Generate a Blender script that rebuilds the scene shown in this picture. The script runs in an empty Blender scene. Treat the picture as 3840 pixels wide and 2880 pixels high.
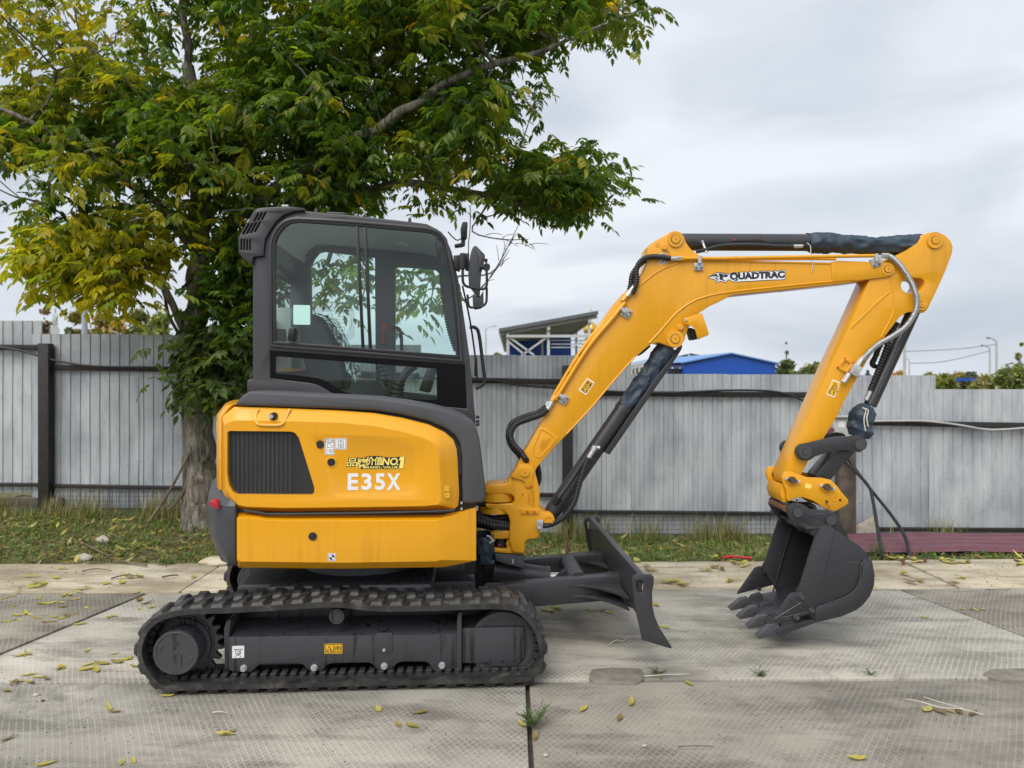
import bpy, bmesh, math, random
import numpy as np
from mathutils import Vector, Matrix, geometry, noise
R = math.radians
random.seed(7); rng = np.random.default_rng(7)
scene = bpy.context.scene
COL = scene.collection

# ------------------------------------------------------------------ camera
HC = 1.690                      # camera height above the concrete (m)
FPX = 2777.0                    # focal length in photograph pixels (3840 wide)
CX, CY = 1920.0, 1418.0         # principal column, horizon row
cam_d = bpy.data.cameras.new('camera')
cam = bpy.data.objects.new('camera', cam_d); COL.objects.link(cam)
cam.location = (0, 0, HC); cam.rotation_euler = (R(90), 0, 0)
cam_d.sensor_width = 36; cam_d.lens = FPX / 3840 * 36
cam_d.shift_y = (1418 - 1440) / 3840
cam_d.clip_start = 0.05; cam_d.clip_end = 3000
cam_d.dof.use_dof = True; cam_d.dof.focus_distance = 4.5; cam_d.dof.aperture_fstop = 2.4
scene.camera = cam

# ------------------------------------------------------------------ world: overcast sky
w = bpy.data.worlds.new('World'); scene.world = w; w.use_nodes = True
nt = w.node_tree; nt.nodes.clear()
def wn(t, **k):
    n = nt.nodes.new(t)
    for a, b in k.items(): setattr(n, a, b)
    return n
SUN_EL, SUN_AZ = R(50), R(212)   # azimuth: clockwise from +Y, the sun stands high behind the camera
sky = wn('ShaderNodeTexSky'); sky.sky_type = 'NISHITA'; sky.sun_disc = False
sky.sun_elevation = SUN_EL; sky.sun_rotation = SUN_AZ; sky.dust_density = 4; sky.air_density = 1.5
bg1 = wn('ShaderNodeBackground'); bg1.inputs[1].default_value = 0.06
nt.links.new(sky.outputs[0], bg1.inputs[0])
tc = wn('ShaderNodeTexCoord'); mp = wn('ShaderNodeMapping'); mp.inputs['Scale'].default_value = (1.0, 1.0, 3.2)
mp.inputs['Rotation'].default_value = (0.0, R(6), 0.4)
nt.links.new(tc.outputs['Generated'], mp.inputs[0])
nz = wn('ShaderNodeTexNoise'); nz.inputs['Scale'].default_value = 2.1; nz.inputs['Detail'].default_value = 5; nz.inputs['Roughness'].default_value = .48
nz.inputs['Distortion'].default_value = .6
nt.links.new(mp.outputs[0], nz.inputs['Vector'])
cr_ = wn('ShaderNodeValToRGB')
e = cr_.color_ramp.elements
e[0].position = .36; e[0].color = (.292, .323, .370, 1)
e[1].position = .60; e[1].color = (.445, .466, .498, 1)
nt.links.new(nz.outputs[0], cr_.inputs[0])
bg2 = wn('ShaderNodeBackground'); bg2.inputs[1].default_value = 1.0
nt.links.new(cr_.outputs[0], bg2.inputs[0])
mx = wn('ShaderNodeMixShader'); mx.inputs[0].default_value = .93
out = wn('ShaderNodeOutputWorld')
nt.links.new(bg1.outputs[0], mx.inputs[1]); nt.links.new(bg2.outputs[0], mx.inputs[2]); nt.links.new(mx.outputs[0], out.inputs[0])

# ------------------------------------------------------------------ the sun behind the cloud
sd = bpy.data.lights.new('sun', 'SUN'); sd.energy = 1.5; sd.angle = R(50); sd.color = (1, .965, .91)
so = bpy.data.objects.new('sun', sd); COL.objects.link(so)
sv = Vector((math.sin(SUN_AZ) * math.cos(SUN_EL), math.cos(SUN_AZ) * math.cos(SUN_EL), math.sin(SUN_EL)))
so.rotation_euler = sv.to_track_quat('Z', 'Y').to_euler(); so.location = (-3, -6, 9)
vs = scene.view_settings; vs.view_transform = 'Standard'; vs.look = 'None'; vs.exposure = 1.02; vs.gamma = 1
scene.cycles.max_bounces = 6; scene.cycles.diffuse_bounces = 4; scene.cycles.transparent_max_bounces = 16
scene.cycles.use_denoising = True

# ------------------------------------------------------------------ materials
MAT = {}
def nmat(name):
    m = bpy.data.materials.new(name); m.use_nodes = True; t = m.node_tree
    b = t.nodes['Principled BSDF']; MAT[name] = m
    return m, t, b
def N(t, typ, **k):
    n = t.nodes.new(typ)
    for a, b in k.items():
        if a.startswith('i_'): n.inputs[a[2:].replace('_', ' ')].default_value = b
        else: setattr(n, a, b)
    return n
def L(t, a, b): t.links.new(a, b)
def ramp(t, fac, stops):
    r = N(t, 'ShaderNodeValToRGB'); el = r.color_ramp.elements
    while len(el) < len(stops): el.new(.5)
    for e_, (p, c) in zip(el, stops):
        e_.position = p; e_.color = (*c, 1) if len(c) == 3 else c
    L(t, fac, r.inputs[0]); return r.outputs[0]
def coords(t, scale=(1, 1, 1), kind='Object', rot=(0, 0, 0)):
    c = N(t, 'ShaderNodeTexCoord'); m = N(t, 'ShaderNodeMapping')
    m.inputs['Scale'].default_value = scale; m.inputs['Rotation'].default_value = rot
    L(t, c.outputs[kind], m.inputs[0]); return m.outputs[0]
def noise_(t, vec, scale, detail=4, rough=.55):
    n = N(t, 'ShaderNodeTexNoise'); n.inputs['Scale'].default_value = scale; n.inputs['Detail'].default_value = detail; n.inputs['Roughness'].default_value = rough
    if vec is not None: L(t, vec, n.inputs['Vector'])
    return n.outputs[0]
def mixc(t, fac, a, b, mode='MIX'):
    n = N(t, 'ShaderNodeMix'); n.data_type = 'RGBA'; n.blend_type = mode
    for s, v in ((n.inputs[0], fac), (n.inputs[6], a), (n.inputs[7], b)):
        if hasattr(v, 'is_linked'): L(t, v, s)
        else: s.default_value = v if isinstance(v, (int, float)) else ((*v, 1) if len(v) == 3 else v)
    return n.outputs[2]
def bump(t, b, h, strength=.3, dist=.01):
    n = N(t, 'ShaderNodeBump'); n.inputs['Strength'].default_value = strength; n.inputs['Distance'].default_value = dist
    L(t, h, n.inputs['Height']); L(t, n.outputs[0], b.inputs['Normal']); return n
def math_(t, op, a, b=None, clamp=False):
    n = N(t, 'ShaderNodeMath'); n.operation = op; n.use_clamp = clamp
    for i, v in enumerate((a, b)):
        if v is None: continue
        if hasattr(v, 'is_linked'): L(t, v, n.inputs[i])
        else: n.inputs[i].default_value = v
    return n.outputs[0]

def simple(name, col, rough=.5, metal=0., var=.12, vscale=6, bscale=0, bstr=.15, coat=0, spec=.5, kind='Object'):
    m, t, b = nmat(name)
    v = coords(t, kind=kind)
    n = noise_(t, v, vscale, 5)
    lo = tuple(c * (1 - var) for c in col); hi = tuple(min(1, c * (1 + var)) for c in col)
    L(t, ramp(t, n, [(.3, lo), (.7, hi)]), b.inputs['Base Color'])
    b.inputs['Roughness'].default_value = rough; b.inputs['Metallic'].default_value = metal
    b.inputs['Coat Weight'].default_value = coat; b.inputs['Coat Roughness'].default_value = .12
    b.inputs['Specular IOR Level'].default_value = spec
    if bscale: bump(t, b, noise_(t, v, bscale, 4), bstr, .004)
    return m

def paint(name, col, rough, coat, streak=.18, peel=.05, dust=(.30, .26, .2), dustamt=.25, scuff=0.):
    m, t, b = nmat(name)
    v = coords(t, (38, 38, .9)); s = noise_(t, v, 1.0, 4)
    v2 = coords(t); big = noise_(t, v2, 2.2, 4); spk = noise_(t, v2, 160, 2)
    f = ramp(t, s, [(.50, (0, 0, 0)), (.72, (1, 1, 1))])
    f = mixc(t, 1.0, f, ramp(t, big, [(.42, (0, 0, 0)), (.68, (1, 1, 1))]), 'MULTIPLY')
    dk = tuple(c * (1 - streak * 1.6) for c in col)
    c1 = mixc(t, f, col, dk)
    hz_ = noise_(t, coords(t, (1.5, 1.5, 4)), 1.7, 5, .65)
    c1 = mixc(t, ramp(t, hz_, [(.45, (0,)*3), (.75, (.16,)*3)]), c1, tuple(.72 * c + .035 for c in col))
    fd = ramp(t, spk, [(.70, (0, 0, 0)), (.80, (dustamt,) * 3)])
    c1 = mixc(t, fd, c1, dust)
    if scuff:
        sc1 = noise_(t, coords(t, (7, 7, 60), rot=(0, R(28), 0)), 1, 3, .6); sc2 = noise_(t, v2, 5, 4)
        fs_ = mixc(t, 1.0, ramp(t, sc1, [(.60, (0,)*3), (.68, (scuff,)*3)]), ramp(t, sc2, [(.50, (0,)*3), (.62, (1,)*3)]), 'MULTIPLY')
        c1 = mixc(t, fs_, c1, (.13, .125, .12))
    L(t, c1, b.inputs['Base Color'])
    rr = N(t, 'ShaderNodeMapRange'); L(t, big, rr.inputs[0]); rr.inputs[3].default_value = rough - .05; rr.inputs[4].default_value = rough + .12
    L(t, rr.outputs[0], b.inputs['Roughness'])
    b.inputs['Coat Weight'].default_value = coat; b.inputs['Coat Roughness'].default_value = .06
    bump(t, b, noise_(t, v2, 240, 2), peel, .002)
    return m
paint('yellow', (.77, .350, .002), .36, .42, streak=.12)
paint('yellow_cast', (.75, .340, .002), .45, .15, streak=.09, peel=.35)
paint('charcoal', (.034, .034, .039), .40, .12, streak=.25, scuff=.25)
paint('charcoal_bucket', (.028, .029, .033), .44, .08, streak=.25, peel=.15, scuff=.5)
paint('cab_grey', (.036, .036, .042), .38, .2, streak=.12)
simple('trim_plastic', (.062, .063, .069), .62, var=.06, bscale=420, bstr=.12)
simple('dark_boss', (.062, .063, .07), .38, var=.1, coat=.1)  # lighter than charcoal: edge highlights of pins and bosses put into the colour
simple('guard_plastic', (.048, .05, .056), .38, var=.1, coat=.1)
simple('black', (.012, .012, .013), .45, var=.15)
simple('screen_metal', (.075, .078, .082), .45, metal=.3)
simple('gloss_black', (.005, .005, .006), .25, var=.1, spec=.15)
simple('hose_rubber', (.017, .017, .018), .5, var=.25, vscale=30)
simple('conduit', (.45, .47, .48), .32, metal=.8, var=.15, vscale=40)
simple('zinc', (.52, .53, .53), .38, metal=.55, var=.2, vscale=60)
simple('steel_pin', (.13, .10, .085), .45, metal=.6, var=.4, vscale=60)
simple('red_plastic', (.52, .02, .025), .4)
simple('tail_red', (.45, .015, .025), .15, coat=.6)
simple('white_print', (.78, .79, .82), .45, var=.02)
simple('sticker_yellow', (.88, .50, .02), .4, var=.03)
simple('pale_yellow', (.90, .72, .16), .4, var=.06, vscale=30)
simple('ink', (.012, .012, .014), .5, var=.05)
simple('decal_navy', (.018, .02, .032), .4, var=.05)
simple('cover_cloth', (.027, .046, .070), .55, var=.25, vscale=18, bscale=90, bstr=.08)
simple('rope', (.55, .52, .45), .9)
simple('interior_grey', (.55, .56, .56), .7, var=.04)
simple('interior_white', (.62, .64, .63), .6, var=.04)
simple('seat_cloth', (.03, .032, .035), .6)
simple('post_paint', (.022, .018, .017), .55, var=.35, vscale=14, bscale=60, bstr=.2)
simple('wood_post', (.11, .085, .065), .85, var=.35, vscale=9, bscale=40, bstr=.5)
simple('maroon_sheet', (.14, .048, .066), .45, var=.18, vscale=5)
simple('wire', (.06, .045, .04), .6, metal=.4)
simple('cable_black', (.014, .014, .015), .5)
simple('cable_white', (.40, .40, .385), .5)
simple('box_grey', (.47, .49, .45), .5, var=.06)
simple('roof_far', (.10, .105, .115), .5)
simple('white_steel', (.48, .49, .50), .5)
simple('blue_panel', (.010, .075, .40), .4, var=.06)
simple('blue_panel_pale', (.10, .24, .55), .4, var=.06)
simple('gold', (.80, .50, .10), .25, metal=.85)
simple('church_white', (.70, .70, .69), .7)
simple('pole_concrete', (.42, .41, .38), .8)
simple('pole_steel', (.36, .40, .44), .5, metal=.3)
simple('sign_back', (.42, .46, .46), .5, metal=.3)
simple('shrub_weed', (.07, .12, .03), .6, var=.4, vscale=30)
simple('stick', (.14, .105, .07), .85, var=.35, vscale=20)
simple('stone', (.42, .37, .31), .85, var=.25, vscale=18, bscale=50, bstr=.4)
simple('rebar', (.16, .07, .04), .8, var=.3, vscale=40, bscale=200, bstr=.3)

# rubber with dusty scuffs and wet spots
m, t, b = nmat('rubber')
v = coords(t, kind='Object'); n = noise_(t, v, 9, 6, .7); n2 = noise_(t, v, 60, 4)
c1 = ramp(t, n, [(.35, (.018, .018, .019)), (.56, (.036, .035, .034)), (.74, (.125, .112, .095))])
L(t, c1, b.inputs['Base Color']); L(t, ramp(t, n, [(.35, (.25,)*3), (.6, (.55,)*3)]), b.inputs['Roughness']); bump(t, b, n2, .25, .004)
m, t, b = nmat('rubber_inner')
v = coords(t); n = noise_(t, v, 14, 6, .7)
L(t, ramp(t, n, [(.4, (.010, .010, .010)), (.55, (.030, .027, .024)), (.75, (.046, .040, .035))]), b.inputs['Base Color'])
L(t, ramp(t, n, [(.38, (.15,)*3), (.5, (.7,)*3)]), b.inputs['Roughness'])

# rain-marked dark paint of the undercarriage
m, t, b = nmat('undercarriage')
v = coords(t, (33, 33, 1.4)); s = noise_(t, v, 1, 5); v2 = coords(t); n = noise_(t, v2, 4, 5)
f = mixc(t, 1.0, ramp(t, s, [(.56, (0,)*3), (.62, (1,)*3)]), ramp(t, n, [(.4, (0,)*3), (.55, (1,)*3)]), 'MULTIPLY')
L(t, mixc(t, f, (.050, .051, .057), (.020, .020, .022)), b.inputs['Base Color'])
L(t, mixc(t, f, (.42,)*3, (.2,)*3), b.inputs['Roughness']); bump(t, b, noise_(t, v2, 200, 2), .08, .002)

# glass: green tinted, mirror by Fresnel
def glass(name, tint, extra=0.0):
    m = bpy.data.materials.new(name); m.use_nodes = True; t = m.node_tree; t.nodes.clear(); MAT[name] = m
    tr = N(t, 'ShaderNodeBsdfTransparent'); tr.inputs[0].default_value = (*tint, 1)
    gl = N(t, 'ShaderNodeBsdfGlossy'); gl.inputs['Roughness'].default_value = .01; gl.inputs[0].default_value = (.95, 1, .98, 1)
    fr = N(t, 'ShaderNodeFresnel'); fr.inputs[0].default_value = 1.5
    mxx = N(t, 'ShaderNodeMixShader'); o = N(t, 'ShaderNodeOutputMaterial')
    f = math_(t, 'ADD', math_(t, 'MULTIPLY', fr.outputs[0], 1.1), extra)
    L(t, f, mxx.inputs[0]); L(t, tr.outputs[0], mxx.inputs[1]); L(t, gl.outputs[0], mxx.inputs[2]); L(t, mxx.outputs[0], o.inputs[0])
glass('glass', (.82, .945, .915), .012)
glass('film', (.86, .90, .90), .24)

# galvanised fence sheet
m, t, b = nmat('galvanised')
v = coords(t, (5, 5, 1.3)); n = noise_(t, v, 1, 6, .6); v2 = coords(t); n2 = noise_(t, v2, 26, 5, .65); n3 = noise_(t, v2, 1.3, 4)
oi = N(t, 'ShaderNodeObjectInfo')
base = ramp(t, n, [(.28, (.35, .375, .405)), (.5, (.51, .54, .56)), (.75, (.64, .665, .68))])
base = mixc(t, ramp(t, n2, [(.62, (0,)*3), (.72, (.65,)*3)]), base, (.15, .155, .165))
base = mixc(t, ramp(t, n3, [(.50, (0,)*3), (.68, (.7,)*3)]), base, (.27, .295, .335))
v4 = coords(t, (30, 30, 2.5)); n4 = noise_(t, v4, 1, 4, .6)
base = mixc(t, ramp(t, n4, [(.63, (0,)*3), (.70, (.45,)*3)]), base, (.56, .57, .56))
base = mixc(t, 1.0, base, ramp(t, oi.outputs['Random'], [(0, (.86, .87, .90)), (1, (1.04, 1.02, 1.0))]), 'MULTIPLY')
L(t, base, b.inputs['Base Color']); b.inputs['Metallic'].default_value = .25
L(t, ramp(t, n2, [(.3, (.38,)*3), (.7, (.58,)*3)]), b.inputs['Roughness'])
bump(t, b, n3, .12, .05)

# diamond embossed concrete paving slab
def slabmat(name, tone, warm, seed, worn=0.):
    m, t, b = nmat(name)
    g = N(t, 'ShaderNodeTexCoord'); mpn = N(t, 'ShaderNodeMapping'); mpn.inputs['Rotation'].default_value = (0, 0, R(2)); L(t, g.outputs['Object'], mpn.inputs[0])
    v = mpn.outputs[0]
    off = N(t, 'ShaderNodeVectorMath'); off.operation = 'ADD'; L(t, v, off.inputs[0]); off.inputs[1].default_value = (seed * 7.3, seed * 3.1, 0)
    vv = off.outputs[0]
    sx = N(t, 'ShaderNodeSeparateXYZ'); L(t, v, sx.inputs[0])
    wob = math_(t, 'MULTIPLY', math_(t, 'SUBTRACT', noise_(t, vv, 1.1, 2), .5), .05)
    lines = []
    for a in (33, -33):
        ca, sa = math.cos(R(a)), math.sin(R(a))
        k = math_(t, 'ADD', math_(t, 'MULTIPLY', sx.outputs[0], ca), math_(t, 'MULTIPLY', sx.outputs[1], sa))
        k = math_(t, 'ADD', k, wob)
        k = math_(t, 'PINGPONG', math_(t, 'DIVIDE', k, .029), .5)      # 0 at the line, .5 mid-cell
        lines.append(k)
    d = math_(t, 'MINIMUM', lines[0], lines[1])
    n = noise_(t, vv, 1.25, 7, .6); n2 = noise_(t, vv, 5.5, 6, .65); n3 = noise_(t, vv, 45, 4, .6); n4 = noise_(t, vv, .7, 4)
    vst = N(t, 'ShaderNodeMapping'); vst.inputs['Scale'].default_value = (1, 3.2, 1); L(t, vv, vst.inputs[0]); n5 = noise_(t, vst.outputs[0], 1.6, 5, .6)
    wear = math_(t, 'MULTIPLY', ramp(t, n2, [(.34, (.12,)*3), (.58, (1,)*3)]), ramp(t, noise_(t, vv, .9, 5, .6), [(.34, (1 - worn,)*3), (.58, (1,)*3)]))
    ln = N(t, 'ShaderNodeMapRange'); ln.inputs[1].default_value = .06; ln.inputs[2].default_value = .19; ln.inputs[3].default_value = 1; ln.inputs[4].default_value = 0; L(t, d, ln.inputs[0])
    cell = ramp(t, n, [(.28, tuple(c * .40 for c in tone)), (.44, tuple(c * .66 for c in tone)), (.58, tuple(c * .86 for c in tone)), (.76, tuple(c * 1.2 for c in tone))])
    cell = mixc(t, ramp(t, n5, [(.38, (.95,)*3), (.54, (0,)*3)]), cell, tuple(c * .40 for c in tone))
    cell = mixc(t, ramp(t, n4, [(.52, (0,)*3), (.68, (.65,)*3)]), cell, warm)
    cell = mixc(t, ramp(t, n3, [(.62, (0,)*3), (.75, (.35,)*3)]), cell, tuple(c * .45 for c in tone))
    n6 = noise_(t, vv, 2.3, 6, .7); n7 = noise_(t, vv, .55, 3)
    st_ = mixc(t, 1.0, ramp(t, n6, [(.52, (0,)*3), (.66, (.85,)*3)]), ramp(t, n7, [(.40, (0,)*3), (.60, (1,)*3)]), 'MULTIPLY')
    cell = mixc(t, st_, cell, tuple(c * .34 for c in tone))
    lt = tuple(min(1, c * 1.18) for c in tone)
    lf = math_(t, 'MULTIPLY', math_(t, 'MULTIPLY', ln.outputs[0], wear), .58)
    fin = mixc(t, mixc(t, math_(t, 'MULTIPLY', 1.0, .55), (0,)*3, st_), mixc(t, lf, cell, lt), tuple(c * .5 for c in tone))
    L(t, fin, b.inputs['Base Color'])
    b.inputs['Roughness'].default_value = .85; b.inputs['Specular IOR Level'].default_value = .25
    h = math_(t, 'ADD', math_(t, 'MULTIPLY', math_(t, 'MULTIPLY', ln.outputs[0], wear), 1.0), math_(t, 'MULTIPLY', n3, .6))
    bump(t, b, h, .45, .004)
slabmat('slab_front', (.338, .312, .265), (.39, .355, .295), 1, .45)
slabmat('slab_front_pale', (.44, .412, .355), (.56, .525, .45), 4, .7)
slabmat('slab_back', (.50, .468, .402), (.58, .53, .43), 2, .9)
slabmat('slab_side', (.37, .338, .285), (.43, .39, .32), 3, .5)
m, t, b = nmat('concrete_plain')
v = coords(t); n = noise_(t, v, 1.3, 7, .65); n2 = noise_(t, v, 22, 5, .6); vst = coords(t, (1, 5, 1)); n5 = noise_(t, vst, 1.2, 6, .65)
c1 = ramp(t, n, [(.3, (.30, .24, .155)), (.5, (.50, .435, .315)), (.7, (.63, .57, .445))])
c1 = mixc(t, ramp(t, n5, [(.40, (.75,)*3), (.52, (0,)*3)]), c1, (.26, .215, .155))
c1 = mixc(t, ramp(t, n2, [(.58, (0,)*3), (.72, (.55,)*3)]), c1, (.20, .165, .115))
L(t, c1, b.inputs['Base Color']); b.inputs['Roughness'].default_value = .88
bump(t, b, math_(t, 'ADD', n2, n5), .5, .008)
simple('joint_dirt', (.055, .048, .038), .95, var=.4, vscale=30)
simple('mortar', (.20, .18, .15), .9, var=.25, vscale=12, bscale=70, bstr=.4)

# soil with leaf litter
m, t, b = nmat('soil')
v = coords(t); n = noise_(t, v, 5, 6, .7); n2 = noise_(t, v, 45, 4, .7)
c1 = ramp(t, n, [(.3, (.07, .075, .028)), (.5, (.13, .12, .05)), (.7, (.22, .18, .09))])
c1 = mixc(t, ramp(t, n2, [(.5, (0,)*3), (.62, (.8,)*3)]), c1, (.035, .045, .014))
L(t, c1, b.inputs['Base Color']); b.inputs['Roughness'].default_value = .95; bump(t, b, n2, .8, .02)

# bark
m, t, b = nmat('bark')
v = coords(t, (1, 1, .22)); n = noise_(t, v, 22, 6, .7); v2 = coords(t); n2 = noise_(t, v2, 3, 4)
c1 = ramp(t, n, [(.36, (.05, .042, .034)), (.5, (.17, .15, .12)), (.64, (.34, .305, .255))])
c1 = mixc(t, ramp(t, n2, [(.55, (0,)*3), (.75, (.35,)*3)]), c1, (.10, .10, .035))
L(t, c1, b.inputs['Base Color']); b.inputs['Roughness'].default_value = .92; bump(t, b, n, 1.0, .03)

# leaves: colour per leaf from a face-corner attribute, light passes through
def leafmat(name, attr=True, col=(.06, .1, .02), trans=.42):
    m = bpy.data.materials.new(name); m.use_nodes = True; t = m.node_tree; MAT[name] = m
    b = t.nodes['Principled BSDF']; o = t.nodes['Material Output']
    if attr:
        a = N(t, 'ShaderNodeAttribute'); a.attribute_name = 'tint'; c = a.outputs['Color']
    else:
        oi = N(t, 'ShaderNodeObjectInfo')
        c = ramp(t, oi.outputs['Random'], col)
    n = noise_(t, coords(t), 60, 3)
    c = mixc(t, 1.0, c, ramp(t, n, [(.3, (.8,)*3), (.7, (1.15,)*3)]), 'MULTIPLY')
    L(t, c, b.inputs['Base Color']); b.inputs['Roughness'].default_value = .42; b.inputs['Specular IOR Level'].default_value = .4
    tl = N(t, 'ShaderNodeBsdfTranslucent'); ms = N(t, 'ShaderNodeMixShader'); ms.inputs[0].default_value = trans
    L(t, mixc(t, 1.0, c, (1.5, 1.5, .5), 'MULTIPLY'), tl.inputs[0])
    L(t, b.outputs[0], ms.inputs[1]); L(t, tl.outputs[0], ms.inputs[2]); L(t, ms.outputs[0], o.inputs[0])
leafmat('leaf', trans=.55)
leafmat('leaf_solid', trans=.25)
leafmat('fallen', False, [(0, (.44, .37, .06)), (.3, (.54, .47, .12)), (.55, (.38, .36, .09)), (.72, (.25, .17, .07)), (.86, (.16, .10, .05)), (1, (.56, .50, .20))], .2)
leafmat('tree_leaf_single', False, [(0, (.06, .125, .024)), (.4, (.10, .165, .020)), (.7, (.15, .20, .018)), (.92, (.24, .25, .018)), (1, (.42, .35, .03))], .42)

# ------------------------------------------------------------------ geometry helpers
def tag(o, label=None, cat=None, group=None, kind=None):
    if label: o['label'] = label
    if cat: o['category'] = cat
    if group: o['group'] = group
    if kind: o['kind'] = kind
    return o
def empty(name, loc=(0, 0, 0), rz=0, parent=None):
    o = bpy.data.objects.new(name, None); COL.objects.link(o); o.location = loc; o.rotation_euler = (0, 0, rz); o.empty_display_size = .1
    if parent: o.parent = parent
    return o
def link(name, me, mat, parent=None, loc=None, rot=None):
    o = bpy.data.objects.new(name, me); COL.objects.link(o)
    if mat and not me.materials: me.materials.append(MAT[mat])
    if parent: o.parent = parent
    if loc is not None: o.location = loc
    if rot is not None: o.rotation_euler = rot
    return o
def to_mesh(bm, name='mesh', smooth=38):
    bmesh.ops.recalc_face_normals(bm, faces=bm.faces[:])
    me = bpy.data.meshes.new(name); bm.to_mesh(me); bm.free()
    if smooth:
        me.polygons.foreach_set('use_smooth', [len(p.vertices) < 5 and abs(p.normal.y) < .9995 for p in me.polygons]); me.set_sharp_from_angle(angle=R(smooth))
    return me
def part(name, bm, mat, parent=None, smooth=38, loc=None, rot=None):
    return link(name, to_mesh(bm, name, smooth), mat, parent, loc, rot)
def raw(name, verts, faces, mat, parent=None, smooth=0):
    me = bpy.data.meshes.new(name); me.from_pydata([tuple(v) for v in verts], [], faces); me.update()
    if smooth:
        me.polygons.foreach_set('use_smooth', [True] * len(me.polygons)); me.set_sharp_from_angle(angle=R(smooth))
    return link(name, me, mat, parent)
def dobevel(bm, off, seg=2, ang=35):
    if off <= 0: return
    ed = [e_ for e_ in bm.edges if len(e_.link_faces) == 2 and e_.calc_face_angle(0) > R(ang)]
    if ed: bmesh.ops.bevel(bm, geom=ed, offset=off, segments=seg, affect='EDGES', clamp_overlap=True, profile=.5)
def prism(pts, y0, y1, holes=(), bevel=.004, bm=None, seg=2):
    """outline in (x, z) pushed from y0 to y1"""
    own = bmesh.new()
    loops = [list(pts)] + [list(h) for h in holes]
    rings = []
    for lp in loops:
        rings.append(([own.verts.new((x, y0, z)) for x, z in lp], [own.verts.new((x, y1, z)) for x, z in lp]))
    if not holes:
        own.faces.new(rings[0][0]); own.faces.new(rings[0][1][::-1])
    else:
        flat = [[Vector((x, z, 0)) for x, z in lp] for lp in loops]
        tri = geometry.tessellate_polygon(flat)
        a = [v_ for r_ in rings for v_ in r_[0]]; c = [v_ for r_ in rings for v_ in r_[1]]
        for i, j, k in tri:
            try: own.faces.new((a[i], a[j], a[k])); own.faces.new((c[k], c[j], c[i]))
            except ValueError: pass
    for f_, k_ in rings:
        n = len(f_)
        for i in range(n):
            own.faces.new((f_[i], k_[i], k_[(i + 1) % n], f_[(i + 1) % n]))
    bmesh.ops.recalc_face_normals(own, faces=own.faces[:])
    dobevel(own, bevel, seg)
    return merge(bm, own)
def merge(bm, own):
    if bm is None: return own
    me = bpy.data.meshes.new('tmp'); own.to_mesh(me); own.free(); bm.from_mesh(me); bpy.data.meshes.remove(me); return bm
def box(c, s, bevel=.004, bm=None, rot=None, seg=2):
    own = bmesh.new()
    bmesh.ops.create_cube(own, size=1)
    bmesh.ops.scale(own, vec=s, verts=own.verts[:])
    dobevel(own, bevel, seg)
    if rot is not None: bmesh.ops.rotate(own, cent=(0, 0, 0), matrix=rot, verts=own.verts[:])
    bmesh.ops.translate(own, vec=c, verts=own.verts[:])
    return merge(bm, own)
def basis(d):
    d = Vector(d).normalized(); u = d.orthogonal().normalized()
    return d, u, d.cross(u)
def rod(p0, p1, r0, r1=None, seg=20, bevel=.003, bm=None):
    p0, p1 = Vector(p0), Vector(p1); r1 = r0 if r1 is None else r1
    d, u, v_ = basis(p1 - p0); own = bmesh.new(); A, B = [], []
    for i in range(seg):
        a = 2 * math.pi * i / seg; o_ = u * math.cos(a) + v_ * math.sin(a)
        A.append(own.verts.new(p0 + o_ * r0)); B.append(own.verts.new(p1 + o_ * r1))
    for i in range(seg): own.faces.new((A[i], A[(i + 1) % seg], B[(i + 1) % seg], B[i]))
    own.faces.new(A[::-1]); own.faces.new(B)
    if bevel: dobevel(own, bevel, 2, 60)
    return merge(bm, own)
def cyl(x, z, r, y0, y1, seg=32, bevel=.003, bm=None): return rod((x, y0, z), (x, y1, z), r, None, seg, bevel, bm)
def ring(x, z, r0, r1, y0, y1, seg=32, bevel=.0015, bm=None):
    o = [(x + r1 * math.cos(a), z + r1 * math.sin(a)) for a in np.linspace(0, 2 * math.pi, seg, endpoint=False)]
    i = [(x + r0 * math.cos(a), z + r0 * math.sin(a)) for a in np.linspace(0, 2 * math.pi, seg, endpoint=False)]
    return prism(o, y0, y1, [i], bevel, bm)
def catmull(pts, n=8, closed=False):
    P_ = [Vector(p) for p in pts]; m_ = len(P_); outp = []
    rngi = range(m_ if closed else m_ - 1)
    for i in rngi:
        if closed: a, b_, c, d = P_[i - 1], P_[i], P_[(i + 1) % m_], P_[(i + 2) % m_]
        else: a, b_, c, d = P_[max(i - 1, 0)], P_[i], P_[i + 1], P_[min(i + 2, m_ - 1)]
        for k in range(n):
            s = k / n
            outp.append(.5 * (2 * b_ + (c - a) * s + (2 * a - 5 * b_ + 4 * c - d) * s * s + (3 * b_ - a - 3 * c + d) * s ** 3))
    if not closed: outp.append(P_[-1])
    return outp
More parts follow.
